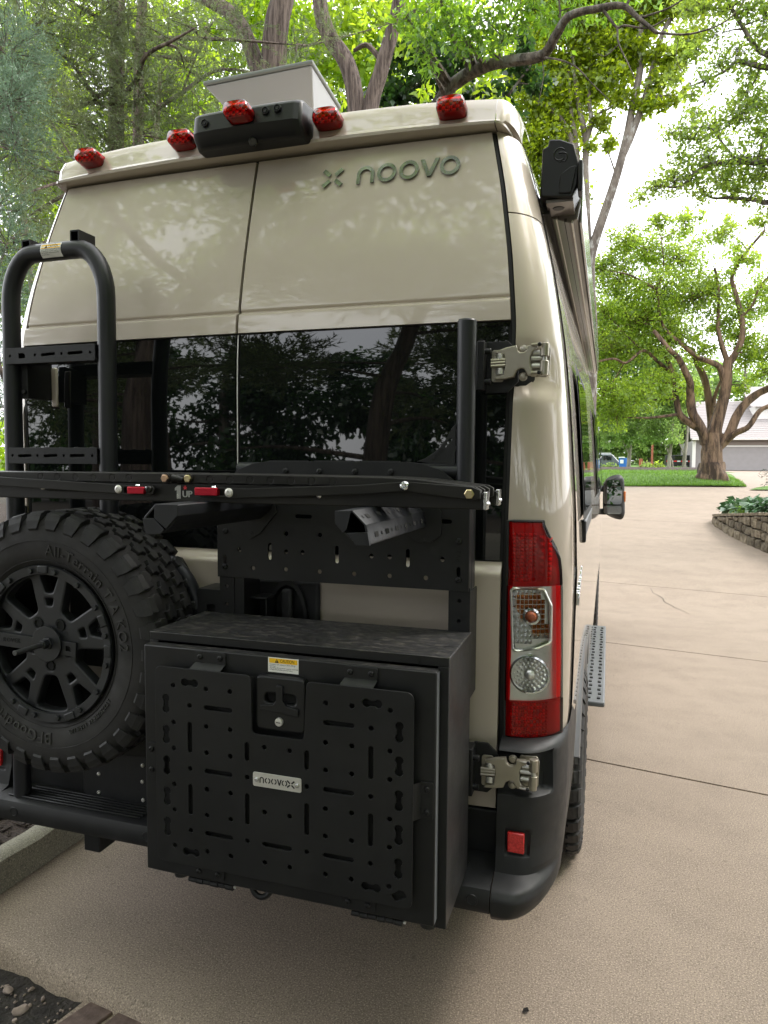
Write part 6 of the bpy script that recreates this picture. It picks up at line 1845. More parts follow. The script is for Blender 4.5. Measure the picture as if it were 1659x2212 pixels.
tree('big_oak', 'big old tree with a thick gnarled trunk and spreading limbs on the front lawn', 'tree', None, (4.61, 26, 1.25),
     [([(4.62,26.05,1.0),(4.61,26.0,1.25),(4.60,26.0,1.45),(4.58,26.0,1.8)], 0.60, 0.42),
      ([(4.62,26.1,1.05),(4.60,26.0,1.35),(4.57,26.0,1.9),(4.60,26.0,2.4),(4.62,26.0,2.85)], 0.475, 0.288),
      ([(4.32,26.0,2.45),(4.19,26.0,2.94),(3.84,25.9,3.18),(3.45,25.9,3.53),(3.32,25.9,4.02),(3.24,25.9,4.51),(3.18,25.9,4.95),(2.9,25.8,5.6)], 0.160, 0.072),
      ([(4.45,26.0,2.4),(4.19,25.95,2.99),(3.84,25.8,3.61),(3.75,25.6,4.21),(3.72,25.4,4.57),(3.44,25.0,5.05),(3.22,24.7,5.41),(2.91,24.5,5.66),(2.4,24.5,6.3)], 0.200, 0.064),
      ([(4.62,26.0,2.5),(4.70,26.0,3.1),(4.87,26.0,3.99),(4.97,26.0,4.84),(4.99,26.0,5.41)], 0.240, 0.152),
      ([(4.99,26.0,5.3),(4.80,26.0,5.85),(4.65,26.0,6.38),(4.61,26.0,6.85),(4.61,26.0,7.7),(4.44,26.0,8.65)], 0.104, 0.040),
      ([(4.99,26.0,5.3),(5.24,26.0,5.69),(5.42,26.0,6.25),(5.35,26.0,6.95),(5.13,26.0,7.76),(5.02,26.0,8.33),(5.38,26.0,9.05),(5.99,26.0,9.82)], 0.136, 0.040),
      ([(5.37,26.0,6.9),(5.7,26.0,7.3),(5.9,26.0,7.9),(6.4,26.0,8.5)], 0.064, 0.024),
      ([(4.92,26.0,4.6),(4.70,25.9,5.15),(4.36,25.6,5.32),(3.91,25.2,5.45),(3.37,25.0,5.86),(2.7,25.0,6.6),(2.50,25.0,7.83)], 0.128, 0.040),
      ([(4.75,26.0,2.35),(5.05,26.0,2.70),(5.33,26.0,3.41),(5.61,26.0,3.88),(5.95,26.0,4.20),(6.29,26.0,4.38),(6.9,26.0,4.75),(7.6,26.0,5.6)], 0.200, 0.080),
      ([(5.05,25.9,2.6),(5.30,25.7,2.85),(5.65,25.5,3.04),(5.96,25.5,3.55),(6.22,25.5,3.73),(6.9,25.5,4.0)], 0.120, 0.064),
      ([(4.60,26.6,2.7),(4.61,27.0,3.48),(4.38,27.0,4.83),(4.08,27.0,5.49),(3.88,27.0,6.00)], 0.160, 0.096),
      ([(4.7,26.8,3.6),(4.72,27.0,4.2),(4.95,27.0,4.9)], 0.088, 0.048),
      ([(3.16,25.9,4.98),(2.58,25.5,5.43),(2.10,25.0,5.71),(1.55,24.5,5.24),(1.10,24.0,5.32),(0.4,24.0,5.20)], 0.072, 0.032),
      ([(2.10,25.0,5.71),(1.5,25.0,6.3),(0.9,25.0,7.0)], 0.040, 0.016), ([(2.5,25.0,7.8),(1.6,25.2,8.4),(0.9,25.2,8.6)], 0.048, 0.016), ([(2.5,25.0,7.6),(2.7,25.2,8.6),(2.6,25.2,9.6)], 0.040, 0.016)],
     BARK_OAK, [(x, y, z, r * 1.12) for x, y, z, r in OAK], L_OAK, 0.125, 0.065, 600, twig=5.0, droop=0.45, n_side=14, wob=0.09, seed=3, twig_r=0.016)

ROAK = [(1.50,13.0,6.80,0.18),(1.79,13.0,6.99,0.25),(2.10,13.0,7.07,0.33),(2.40,13.2,7.14,0.33),(2.69,13.0,7.42,0.37),(3.00,13.2,7.07,0.39),(3.29,13.0,7.35,0.39),(3.59,13.2,7.00,0.32),(2.38,13.0,7.78,0.33),(2.07,13.0,7.93,0.24),(2.77,13.2,8.05,0.33),(3.16,13.0,8.10,0.37),(3.45,13.0,8.27,0.32),(3.56,13.0,7.73,0.26),(3.11,13.0,6.74,0.22),(2.61,13.0,6.80,0.22),(2.35,13.0,8.63,0.18),(2.55,13.0,8.77,0.22),(2.23,13.0,9.32,0.18),(2.43,13.0,9.40,0.25),(2.72,13.0,9.62,0.28),(2.83,13.0,9.08,0.26),(3.12,13.0,9.24,0.28),(3.33,13.0,8.86,0.22),(3.50,13.0,9.49,0.21),(3.29,13.0,9.97,0.30),(2.90,13.0,10.08,0.26),(2.60,13.0,10.13,0.22),(2.30,13.0,10.10,0.22),(3.97,13.0,7.17,0.50),(3.93,13.0,8.20,0.50),(3.89,13.0,9.22,0.50),(3.90,13.0,6.45,0.32),(2.19,13.0,7.48,0.20),(3.41,13.0,6.61,0.22),(4.6,13,7.6,0.7),(4.6,13,8.8,0.7),(4.5,13,10,0.8),(3.6,13,10.6,0.6),(2.9,13,10.7,0.5),(2.1,13,9.7,0.2),(2.05,13,8.9,0.18),(2.5,13.2,8.35,0.25),(3.6,13.2,9.9,0.3),(3.3,13.2,8.55,0.28),(2.2,13,10.4,0.25)]
tree('pin_oak', 'leafy tree whose branches reach in from the right edge high above the driveway', 'tree', None, (6.2, 13.2, 0.2),
     [([(6.2,13.2,0.1),(6.15,13.2,3.0),(6.1,13.2,6.0),(6.0,13.2,9.0),(5.9,13.1,11.5)], 0.32, 0.14),
      ([(6.1,13.2,6.8),(5.0,13.1,7.15),(4.2,13.0,7.2),(3.70,13.0,7.22),(3.19,13.0,7.28),(2.76,13.0,7.29),(2.48,13.0,7.17),(2.22,13.0,6.94),(1.83,13.0,6.99)], 0.11, 0.016),
      ([(6.0,13.2,8.4),(4.6,13.1,8.75),(3.63,13.0,8.89),(3.13,13.0,9.08),(2.90,13.0,8.93),(2.35,13.0,8.76)], 0.09, 0.012),
      ([(4.4,13.1,8.78),(3.62,13.0,9.12),(3.39,13.0,9.32),(3.18,13.0,9.70),(2.98,13.0,10.05)], 0.06, 0.03),
      ([(6.1,13.2,6.2),(4.6,13.0,6.45),(3.72,13.0,6.49),(3.53,13.0,6.55),(3.08,13.0,6.64),(2.78,13.0,6.67),(2.57,13.0,6.82)], 0.075, 0.012),
      ([(3.19,13.0,7.28),(2.95,13.0,7.6),(2.7,13.0,7.95),(2.2,13.0,8.0)], 0.03, 0.01)],
     BARK_DARK, [(x, y, z, r * 1.2) for x, y, z, r in ROAK], L_ROAK, 0.095, 0.045, 720, twig=30, droop=0.2, seed=5, twig_r=0.008, sigma=0.22)

MULTI = [(0.13,20.0,13.94,0.50),(0.62,20.0,13.38,0.50),(1.07,20.3,13.94,0.49),(1.25,20.3,13.28,0.43),(0.79,20.0,12.72,0.50),(0.32,20.3,12.63,0.43),(1.56,20.0,13.23,0.30),(1.69,20.3,14.15,0.42),(2.05,20.0,12.31,0.30),(2.34,20.0,12.51,0.26),(2.31,20.0,11.71,0.19),(1.91,20.0,11.76,0.26),(0.67,20.0,11.45,0.27),(0.85,20.0,10.79,0.20),(0.37,20.0,10.85,0.17),(1.13,20.0,12.03,0.33),(1.64,20.0,11.64,0.20),(-0.02,20.3,13.32,0.43),(1.37,20.3,14.52,0.49),(0.59,20.0,14.50,0.50),(-0.94,20.5,11.20,0.81),(-0.65,20.5,9.84,0.68),(-1.36,20.5,12.17,0.82),(-0.45,20.5,12.43,0.81),(-0.76,20.5,8.79,0.55),(-1.61,20.5,10.88,0.69),(-1.12,20.5,13.44,0.95),(0.3,20,15.3,0.8),(1.5,20,15.4,0.8),(-0.8,20,14.8,0.9),(2.3,20,14.6,0.5),(2.75,20,13.4,0.35),(2.6,20,12.9,0.3),(2.95,20,14.2,0.4),(2.15,20,13.0,0.35),(2.6,20,11.9,0.22)]
tree('maple_tree', 'tall tree with several pale stems and yellow green leaves rising behind the van', 'tree', None, (0.45, 20, 0.7),
     [([(0.45,20,0.6),(0.47,20,2.2),(0.50,20,3.38),(0.48,20,5.5),(0.40,20,7.0),(0.44,20,7.89),(0.97,20,9.64),(1.28,20,10.89),(1.44,20,11.83),(1.60,20,12.75),(1.58,20,13.45),(1.6,20,14.4)], 0.21, 0.07),
      ([(1.20,20,10.5),(1.38,20,10.88),(1.75,20,11.94),(1.89,20,12.55),(2.13,20,13.54),(2.53,20,14.28)], 0.12, 0.06),
      ([(0.42,20,6.9),(0.31,20,7.90),(0.19,20,10.05),(0.17,20,11.03),(-0.05,20,12.04),(-0.16,20,12.70),(-0.3,20,14)], 0.14, 0.05),
      ([(0.17,20,10.95),(0.32,20,11.50),(0.24,20,12.16),(0.26,20,13.2)], 0.085, 0.04), ([(0.30,20,11.42),(0.5,20,11.7),(0.82,20,11.82),(1.0,20,12.0)], 0.05, 0.02),
      ([(0.20,20,9.6),(-0.01,20,10.26),(-0.12,20,11.17),(-0.25,20,11.85),(-0.35,20,13)], 0.10, 0.04),
      ([(0.0,20,10.2),(-0.19,20,10.95),(-0.47,20,11.59),(-0.72,20,11.91),(-1.2,20,12.3)], 0.11, 0.05), ([(1.05,20,9.9),(0.8,20,10.6),(0.62,20,10.8)], 0.03, 0.015)],
     BARK_SMOOTH, [(x, y, z, r * 1.3) for x, y, z, r in MULTI], L_YEL, 0.15, 0.09, 760, twig=11, droop=0.3, seed=8, twig_r=0.010, sigma=0.22, wob=0.03)

ELM = [(-0.80,7.4,7.02,0.27),(-0.63,7.4,7.21,0.26),(-0.99,7.4,7.33,0.27),(-1.44,7.4,7.06,0.21),(-1.28,7.4,6.75,0.15),(-0.28,7.4,7.15,0.26),(0.56,7.4,7.14,0.20),(0.29,7.4,7.05,0.22),(0.99,7.4,7.09,0.20),(-1.60,7.4,7.44,0.30),(-0.50,7.4,6.85,0.13),(0.01,7.4,7.27,0.29),(-1.17,7.4,7.59,0.36),(-0.29,7.4,7.65,0.40),(0.55,7.4,7.49,0.40),(1.35,7.2,7.24,0.28)]
tree('elm_tree', 'lichen spotted branch of a leaning tree arching over the van roof from behind', 'tree', None, (-3.2, 9.0, 0.1),
     [([(-3.2,9.0,0.0),(-3.0,8.9,2.0),(-2.6,8.7,4.2),(-1.9,8.3,5.9),(-1.30,8.0,6.63),(-1.01,8.0,6.89),(-0.66,7.8,6.89),(-0.30,7.6,6.80),(0.13,7.4,6.70),(0.31,7.2,6.78),(0.48,7.0,6.87),(0.79,7.0,6.90),(1.07,7.0,6.88),(1.25,7.0,6.71),(1.45,7.0,6.52)], 0.1406, 0.0200),
      ([(0.85,7.0,6.89),(0.92,7.0,6.78),(1.02,7.0,6.65),(1.10,7.0,6.66),(1.35,7.0,6.59),(1.55,7.0,6.66)], 0.0207, 0.0080), ([(1.02,7.0,6.65),(1.04,7.0,6.47),(1.14,7.0,6.25),(1.23,7.0,6.05)], 0.0148, 0.0048),
      ([(0.13,7.4,6.68),(0.37,7.2,6.50),(0.56,7.2,6.39),(0.75,7.2,6.17),(0.97,7.2,5.93)], 0.0163, 0.0048), ([(1.04,7,6.46),(0.9,7,6.36),(0.8,7,6.40)], 0.0074, 0.0032),
      ([(0.31,7.2,6.78),(0.36,7.2,7.0),(0.30,7.2,7.5)], 0.0222, 0.0096), ([(-0.45,7.7,6.84),(-0.38,7.6,7.1),(-0.15,7.5,7.4)], 0.0222, 0.0096), ([(1.45,7,6.52),(1.8,7,6.45),(2.15,7,6.52),(2.35,7,6.72)], 0.0148, 0.0048), ([(1.25,7,6.71),(1.6,7,6.78),(1.9,7,6.95),(2.2,7,6.98)], 0.0133, 0.0048),
      ([(0.13,7.4,6.68),(0.16,7.4,6.45),(0.10,7.4,6.1)], 0.0089, 0.0032)],
     BARK_DARK, ELM, L_ELM, 0.105, 0.040, 800, twig=26, droop=1.3, up=0.1, seed=12, twig_r=0.006, sigma=0.24)

MAPLE = [(-3.26,14.0,10.04,0.62),(-2.62,14.0,9.65,0.51),(-2.10,14.0,9.48,0.56),(-1.59,14.0,9.50,0.45),(-2.85,14.0,10.67,0.61),(-0.91,14.0,10.08,0.40),(-1.29,14.0,9.17,0.42),(-3.70,14.0,10.71,0.52),(-0.92,14.0,10.55,0.36),(-2.22,14.0,10.37,0.51),(-0.61,14.0,9.74,0.30),(-4.02,14.0,9.85,0.53),(-4.80,14.0,9.65,0.53),(-5.49,14.0,9.22,0.65),(-2.0,14,8.6,0.5),(-3.2,14,8.9,0.6),(-1.5,14,8.3,0.45)]
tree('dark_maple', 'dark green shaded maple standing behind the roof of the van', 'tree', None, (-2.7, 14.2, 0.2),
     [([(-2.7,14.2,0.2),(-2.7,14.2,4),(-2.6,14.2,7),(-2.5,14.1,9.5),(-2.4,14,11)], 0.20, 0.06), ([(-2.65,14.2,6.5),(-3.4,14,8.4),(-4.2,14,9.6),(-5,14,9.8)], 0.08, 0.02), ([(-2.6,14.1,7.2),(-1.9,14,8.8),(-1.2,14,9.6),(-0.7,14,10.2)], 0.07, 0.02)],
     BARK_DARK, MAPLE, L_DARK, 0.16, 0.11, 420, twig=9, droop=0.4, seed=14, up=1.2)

# two rough barked cedars whose trunks stand behind the roof
tree('cedar_tree', 'thick rough barked trunk forking in two behind the satellite panel', 'tree', 'cedars beside the van', (-4.2, 8.6, 0.1),
     [([(-4.25,8.7,0.0),(-4.2,8.6,3.0),(-4.15,8.5,6.0),(-4.08,8.5,7.75),(-4.00,8.5,8.42),(-3.92,8.5,8.85),(-3.86,8.5,9.6),(-3.8,8.5,11.5)], 0.25, 0.15),
      ([(-4.18,8.5,7.4),(-4.34,8.5,7.80),(-4.56,8.5,8.34),(-4.80,8.5,8.70),(-5.21,8.5,8.98),(-5.7,8.5,9.3),(-6.2,8.5,9.9)], 0.145, 0.08), ([(-3.9,8.5,8.9),(-3.5,8.4,9.2),(-3.1,8.3,9.2)], 0.05, 0.02)],
     BARK_CEDAR, [(-3.9,8.4,11.0,1.2),(-5.4,8.0,11.2,1.3),(-3.1,7.6,11.3,1.1),(-4.6,6.2,11.0,1.2),(-6.6,6.8,11.0,1.3),(-2.2,6.2,11.4,1.0),(-3.4,4.6,10.6,1.1),(-5.6,4.2,10.0,1.2)], L_CEDAR, 0.11, 0.03, 420, twig=5, droop=-0.1, up=0, seed=21, n_side=12, wob=0.05)
tree('cedar_tree', 'pair of bending rough barked trunks right of the satellite panel', 'tree', 'cedars beside the van', (-3.1, 10.1, 0.1),
     [([(-3.0,10.2,0.0),(-3.05,10.1,3.5),(-3.12,10.0,6.2),(-3.24,10.0,7.73),(-3.42,10.0,8.49),(-3.76,10.0,9.04),(-3.93,10.0,9.65),(-4.0,10,11)], 0.19, 0.12),
      ([(-3.08,10.0,6.3),(-2.99,10.0,7.70),(-2.80,10.0,8.3),(-2.62,10.0,8.85),(-2.50,10.0,9.38),(-2.3,10,10.6)], 0.15, 0.10), ([(-2.75,10,8.4),(-3.05,10,8.75),(-3.3,10,8.7)], 0.06, 0.03), ([(-2.62,10,8.85),(-2.2,9.9,9.1),(-1.9,9.9,9.0)], 0.05, 0.02)],
     BARK_CEDAR, [(-4.0,10,11.4,1.0),(-2.3,10,11.6,1.1),(-1.2,9.4,11.8,1.0)], L_CEDAR, 0.11, 0.03, 420, twig=8, droop=-0.1, up=0, seed=22, n_side=12, wob=0.05)

# ---- feathery cedars along the left
CEDAR = [(-5.47,5.0,6.63,0.48),(-5.33,5.5,6.40,0.45),(-5.15,4.5,5.62,0.45),(-5.18,5.0,5.56,0.37),(-4.74,4.0,4.73,0.33),(-4.86,4.5,4.71,0.30),(-5.64,6.0,5.89,0.36),(-5.20,6.0,6.24,0.36),(-4.71,6.0,6.28,0.35),(-5.29,6.0,5.62,0.30),(-4.72,6.0,5.77,0.29),(-4.58,6.5,6.21,0.34),(-4.36,6.5,6.76,0.33),(-4.92,6.5,7.09,0.34),(-5.12,6.0,6.85,0.35),(-4.59,4.0,4.08,0.28),(-4.32,3.5,4.06,0.21),(-4.28,3.5,3.59,0.17),(-4.83,4.5,3.83,0.25),(-4.16,6.5,6.27,0.24),(-4.10,7.0,6.98,0.25),(-4.39,7.0,7.57,0.32),(-4.97,7.0,7.80,0.32),(-4.90,6.0,7.26,0.35),(-5.18,5.5,6.92,0.39),(-3.88,7.5,6.69,0.30),(-3.37,7.5,6.81,0.29),(-3.02,7.5,6.51,0.24),(-3.46,8.0,7.59,0.24),(-3.59,7.5,6.34,0.26),(-3.23,8.5,8.09,0.24),(-4.37,8.0,8.13,0.31),(-5.08,6.0,5.24,0.24),(-4.87,5.0,4.80,0.27)]
NEAR = [(-3.94,3.0,3.11,0.24),(-3.55,2.6,2.49,0.18),(-3.48,2.6,2.05,0.15),(-4.05,3.2,3.55,0.22),(-3.62,2.7,2.85,0.16),(-4.25,3.5,4.5,0.25),(-4.4,3.6,5.0,0.28)]
def cedar(name, label, base, limbs, blobs, mat, n_spray, blade=(0.055, 0.0095), seed=1, group='cedars beside the van', bark=BARK_CEDAR, spray_l=0.30):
    root = thing(name, label, 'tree', base, group)
    wood = MB(); S = []
    for i, (pts, r0, r1) in enumerate(limbs):
        C_ = catmull(pts, 5); k = len(C_)
        wood.add(tube(C_, list(np.linspace(r0, r1, k)), 10 if r0 > 0.06 else 6, True, 0.06 if r0 > 0.06 else 0, seed + i))
        S += C_
    S = np.array(S)
    tris = []; tone = []
    for (x, y, z, r) in blobs:
        c = np.array([x, y, z])
        j = int(np.argmin(np.linalg.norm(S - c, axis=1)))
        p0 = S[j]; d0 = np.linalg.norm(c - p0)
        if d0 < 3:
            mid = (p0 + c) / 2 + RNG.normal(0, 0.08 * d0 + 0.02, 3) - np.array([0, 0, 0.06 * d0])
            wood.add(tube(catmull([tuple(p0), tuple(mid), tuple(c)], 4), list(np.linspace(0.022 + 0.006 * d0, 0.006, 9)), 5, False))
        ns = max(5, int(n_spray * r * r))
        tb_ = RNG.uniform(-0.2, 0.2)
        for q in range(ns):
            v = unit(RNG.normal(size=3)) * r * RNG.random() ** 0.4
            o = c + v * np.array([1.15, 1.15, 0.85])
            ax = unit(unit(v) * 0.7 + RNG.normal(0, 0.5, 3) + np.array([0, 0, 0.25]))
            L_ = spray_l * RNG.uniform(0.6, 1.2)
            if q % 5 == 0: wood.add(tube([tuple(c + v * 0.3), tuple(o), tuple(o + ax * L_ * 0.8)], [0.005, 0.004, 0.0015], 3, False))
            m = 22
            k = RNG.random(m)
            b = o + ax * (k * L_)[:, None] + RNG.normal(0, 0.012, (m, 3))
            dr = unit(ax + RNG.normal(0, 0.62, (m, 3)))
            ln = blade[0] * RNG.uniform(0.6, 1.4, (m, 1)); w_ = unit(np.cross(dr, RNG.normal(size=(m, 3)))) * blade[1] * 0.5
            tris.append(np.stack([b - w_, b + w_, b + dr * ln], 1))
            tone.append(np.clip(0.5 + tb_ + RNG.uniform(-0.15, 0.15) + RNG.normal(0, 0.15, m), 0, 1))
    mesh_obj('trunk', wood, bark, root, smooth=60)
    np_mesh('crown', np.concatenate(tris), 3, mat, np.concatenate(tone), root)
    return root
cedar('cedar_tree', 'feathery grey green cedar with bare brown side branches left of the van', (-5.6, 6.6, 0.1),
      [([(-5.6,6.6,0.0),(-5.5,6.5,3),(-5.45,6.5,6.14),(-5.38,6.5,7.82),(-5.3,6.5,10)], 0.15, 0.07), ([(-5.45,6.5,6.5),(-4.9,6.2,6.55),(-4.60,6.0,6.71),(-4.23,6.0,6.82),(-3.90,6.0,6.92)], 0.045, 0.012), ([(-5.46,6.5,5.9),(-5.81,6.0,6.27)], 0.03, 0.015),
       ([(-5.81,6.0,6.24),(-5.45,6.0,6.26),(-5.13,6.0,6.20),(-4.9,6.0,6.22)], 0.03, 0.015), ([(-5.41,6.0,6.27),(-5.13,6.0,6.40),(-4.8,6,6.6)], 0.022, 0.01), ([(-5.47,6.5,5.2),(-4.9,6.2,5.5),(-4.3,6.2,5.75),(-3.7,6.4,5.9)], 0.04, 0.01), ([(-5.46,6.5,4.4),(-4.9,5.6,4.6),(-4.4,5,4.75),(-4.1,4.6,4.7)], 0.035, 0.01)],
      CEDAR[:18] + [(-5.1,5.6,7.6,0.5),(-5.6,5.2,7.5,0.5)], L_CEDAR, 1150, seed=31)
cedar('cedar_tree', 'feathery cedar with thin reddish trunk between the left edge and satellite panel', (-5.9, 7.8, 0.1),
      [([(-5.9,7.8,0.0),(-5.9,7.7,4),(-5.9,7.6,7),(-5.7,7.6,9.5)], 0.13, 0.06), ([(-5.9,7.6,6.8),(-5.0,7.4,7.0),(-4.2,7.2,7.1),(-3.4,7.6,7.0)], 0.04, 0.01), ([(-5.9,7.6,6.2),(-4.6,7.3,6.25),(-3.6,7.4,6.4)], 0.04, 0.01), ([(-5.8,7.6,8),(-4.6,7.8,7.9),(-3.5,8.1,7.8)], 0.04, 0.01), ([(-5.0,7.4,7.0),(-4.6,7.2,7.4),(-4.3,7.1,7.7)], 0.02, 0.006)],
      CEDAR[18:] + [(-4.4,7.6,6.6,0.3),(-5.5,6.5,5.0,0.4),(-5.0,7,5.6,0.4)], L_CEDAR, 950, seed=32)
cedar('cedar_tree', 'bluish green cedar with drooping sprays at the far left edge', (-5.2, 3.2, 0.1),
      [([(-5.2,3.2,0.0),(-5.2,3.2,3),(-5.15,3.2,6)], 0.10, 0.05), ([(-5.2,3.2,3.2),(-4.6,3.1,3.3),(-3.95,3.0,3.1)], 0.03, 0.008), ([(-5.2,3.2,2.4),(-4.3,2.9,2.5),(-3.6,2.6,2.45)], 0.03, 0.008), ([(-5.2,3.2,4.4),(-4.7,3.5,4.7),(-4.3,3.6,4.7)], 0.03, 0.008)],
      NEAR + [(-4.8,4.0,5.7,0.40),(-4.7,3.8,5.2,0.32),(-4.3,3.3,3.9,0.24)], L_CEDAR_B, 2600, (0.040, 0.007), seed=33, spray_l=0.22)

# ---- sunlit trees beyond, seen through the cedars
FAR = [(-18.71,24.0,19.61,2.11),(-15.65,24.0,18.02,2.24),(-13.14,24.0,18.14,2.00),(-11.15,24.0,18.32,1.95),(-9.25,24.0,18.00,1.91),(-7.42,24.0,17.68,1.87),(-17.86,24.0,16.90,2.10),(-14.61,24.0,15.53,2.04),(-11.55,24.0,15.64,1.79),(-7.76,24.0,15.93,1.72),(-21.29,24.0,19.30,2.17),(-16.79,24.0,14.36,1.71),(-20.20,24.0,15.35,1.96),(-23.52,24.0,18.70,2.42),(-23.65,24.0,14.80,2.44),(-23.81,24.0,9.82,2.47),(-5.14,24.0,17.29,1.66),(-3.46,24.0,16.38,1.63),(-22.72,24.0,12.13,2.03),(-9.81,24.0,16.58,1.58)]
far_lab = ['sunlit broad tree behind the cedars at the far left', 'sunlit broad tree behind the cedars near the thin reddish trunk', 'sunlit yellow green tree behind the forked trunk', 'sunlit yellow green tree behind the arching branch']
far_x = [-22.5, -16.5, -11.5, -6.0]
sets = [[], [], [], []]
for b in FAR: sets[int(np.argmin([abs(b[0] - x) for x in far_x]))].append((b[0], b[1] + random.uniform(-1.5, 1.5), b[2], b[3] * 1.05))
for i in range(4):
    x = far_x[i]
    lo = [(x + random.uniform(-2, 2), 25, 9 + 1.6 * k + random.uniform(-1, 1), 2.1) for k in range(-5 if i < 2 else -2, 4)]
    tree('broadleaf_tree', far_lab[i], 'tree', 'sunlit trees beyond the cedars', (x, 25, 0.9),
         [([(x, 25, 0.8), (x + 0.2, 25, 6), (x - 0.1, 25, 12), (x + 0.1, 25, 20)], 0.30, 0.08)], BARK_DARK, sets[i] + lo, L_FAR, 0.26, 0.17, 130, twig=1.0, seed=40 + i, sub=False, sigma=0.26, twig_r=0.03)

# ---- slender trees in the bed beyond the lawn
BIRCH = [(1.62,40.0,3.63,1.1),(3.05,40.0,4.38,1.15),(0.61,40.0,4.42,1.04),(2.62,40.0,3.2,0.8),(4.04,40.0,3.6,1.01),(1.15,40.0,3.2,0.7),(4.46,40.0,4.86,0.88),(1.83,40.0,4.91,1.03),(3.59,40.0,3.4,0.55)]
blab = ['slender pale trunked tree left of the red post beyond the lawn', 'slender pale trunked tree in the middle of the mulch bed beyond the lawn', 'small pale trunked tree nearest the garage corner']
bx = [2.12, 4.2, 4.97]
bs = [[BIRCH[0], BIRCH[2], BIRCH[5], BIRCH[7]], [BIRCH[1], BIRCH[3], BIRCH[8]], [BIRCH[4], BIRCH[6]]]
for i in range(3):
    x = bx[i]
    tree('slender_tree', blab[i], 'tree', 'slender trees beyond the lawn', (x, 40, 1.4),
         [([(x - 0.03, 40, 1.2), (x + 0.02, 40, 2.2), (x + 0.1, 40, 3.2), (x + 0.1, 40, 5.0)], 0.13, 0.05), ([(x, 40, 2.3), (x - 0.4, 40, 3.2), (x - 0.6, 40, 4.0)], 0.05, 0.02)] + ([([(x + 0.25, 40.2, 1.3), (x + 0.15, 40.2, 2.0), (x - 0.2, 40.2, 2.9)], 0.08, 0.03)] if i == 1 else []),
         BARK_PALE, bs[i] + [(x, 40, 5.6, 0.9), (x - 0.6, 40.5, 5.2, 0.9)], L_FARR, 0.14, 0.075, 520, twig=3.4, seed=50 + i, twig_r=0.014, droop=0.5)
FARR = [(0.12,75.0,11.47,2.85),(3.77,75.0,9.03,2.81),(6.85,75.0,8.04,2.78),(0.27,75.0,5.80,2.39),(9.03,75.0,6.63,2.30),(1.35,75.0,16.09,2.35),(6.32,75.0,11.27,2.78),(0.5,75,3.4,1.5),(3.3,75,4.6,2.3),(5.6,75,4.2,2.0),(8.2,75,3.6,1.8),(-3,75,8,3),(-3,75,4,2.5),(2.2,72,7.0,2.0),(2.8,75,12.6,2.4),(11.5,78,10.5,2.4),(14,78,9.5,2.4),(16,78,8,2.6),(4.6,74,12.5,2.6),(7.8,75,9.5,2.4),(9.2,76,9.2,2.2),(1.8,74,14.5,2.4),(-0.6,74,13.5,2.6),(3.2,74,6.6,2.2),(6.2,74,6.2,2.0)] + [(-6 + 1.9 * k + random.uniform(-.5, .5), 79 + random.uniform(-2, 2), 2.9 + random.uniform(-0.4, 0.6), 1.9) for k in range(9)]
flab = ['pale green tree far beyond the lawn beside the van mirror', 'pale green tree far beyond the lawn behind the red post', 'pale green tree far behind the house roof']
for i, (x, sel) in enumerate(((0.3, [b for b in FARR if b[0] < 2]), (5.0, [b for b in FARR if 2 <= b[0] < 9.5]), (13.5, [b for b in FARR if b[0] >= 9.5]))):
    tree('distant_tree', flab[i], 'tree', 'pale trees in the distance', (x, 75, 1.5), [([(x, 75.5, 1.4), (x + 0.2, 75.5, 6), (x, 75.5, 12)], 0.32, 0.1)], BARK_DARK, sel, L_FARR, 0.42, 0.27, 70, twig=0.6, seed=60 + i, sub=False, sigma=0.24, twig_r=0.04)
# bushes in the mulch bed
for (x, y, r, lab) in ((3.15, 33.6, 0.32, 'round leafy shrub in the mulch bed left of the big tree'), (2.70, 33.4, 0.2, 'low pale shrub beside the round shrub in the mulch bed'), (1.1, 33.6, 0.26, 'low flowering shrub in the mulch bed near the van mirror')):
    tree('shrub', lab, 'shrub', 'shrubs in the mulch bed', (x, y, 1.5), [([(x, y, 1.45), (x, y, 1.65)], 0.03, 0.02)], BARK_DARK, [(x, y, 1.66, r), (x - r, y, 1.60, r * 0.7), (x + r, y, 1.6, r * 0.7)], L_FARR if r < 0.3 else L_OAK, 0.14, 0.07, 400, twig=14, seed=int(70 + x * 3), connect=False, sub=False)
# small spruce at the right edge
sp_root = thing('small_spruce', 'young dark spruce whose tips show at the right picture edge', 'spruce', (4.35, 12.6, 0.85))
mesh_obj('trunk', tube([(4.35, 12.6, 0.8), (4.35, 12.6, 2.9)], [0.05, 0.012], 8), BARK_DARK, sp_root)
tr = []
for k in range(34):
    z = 1.0 + 1.8 * (k / 46); Lb = 0.85 * (1 - 0.75 * (k / 46)) * random.uniform(0.8, 1.15); a = random.uniform(0, 6.28)
    d = np.array([math.cos(a), math.sin(a), random.uniform(-0.15, 0.3)])
    for q in range(90):
        s_ = random.random(); b = np.array([4.35, 12.6, z]) + d * s_ * Lb - np.array([0, 0, 0.2 * s_ * s_ * Lb]) + RNG.normal(0, 0.02 + 0.04 * (1 - s_), 3)
        dr = unit(d + RNG.normal(0, 0.7, 3)); w_ = unit(np.cross(dr, RNG.normal(size=3))) * 0.005
        tr.append(np.stack([b - w_, b + w_, b + dr * 0.06]))
np_mesh('needles', np.array(tr), 3, L_SPRUCE, None, sp_root)

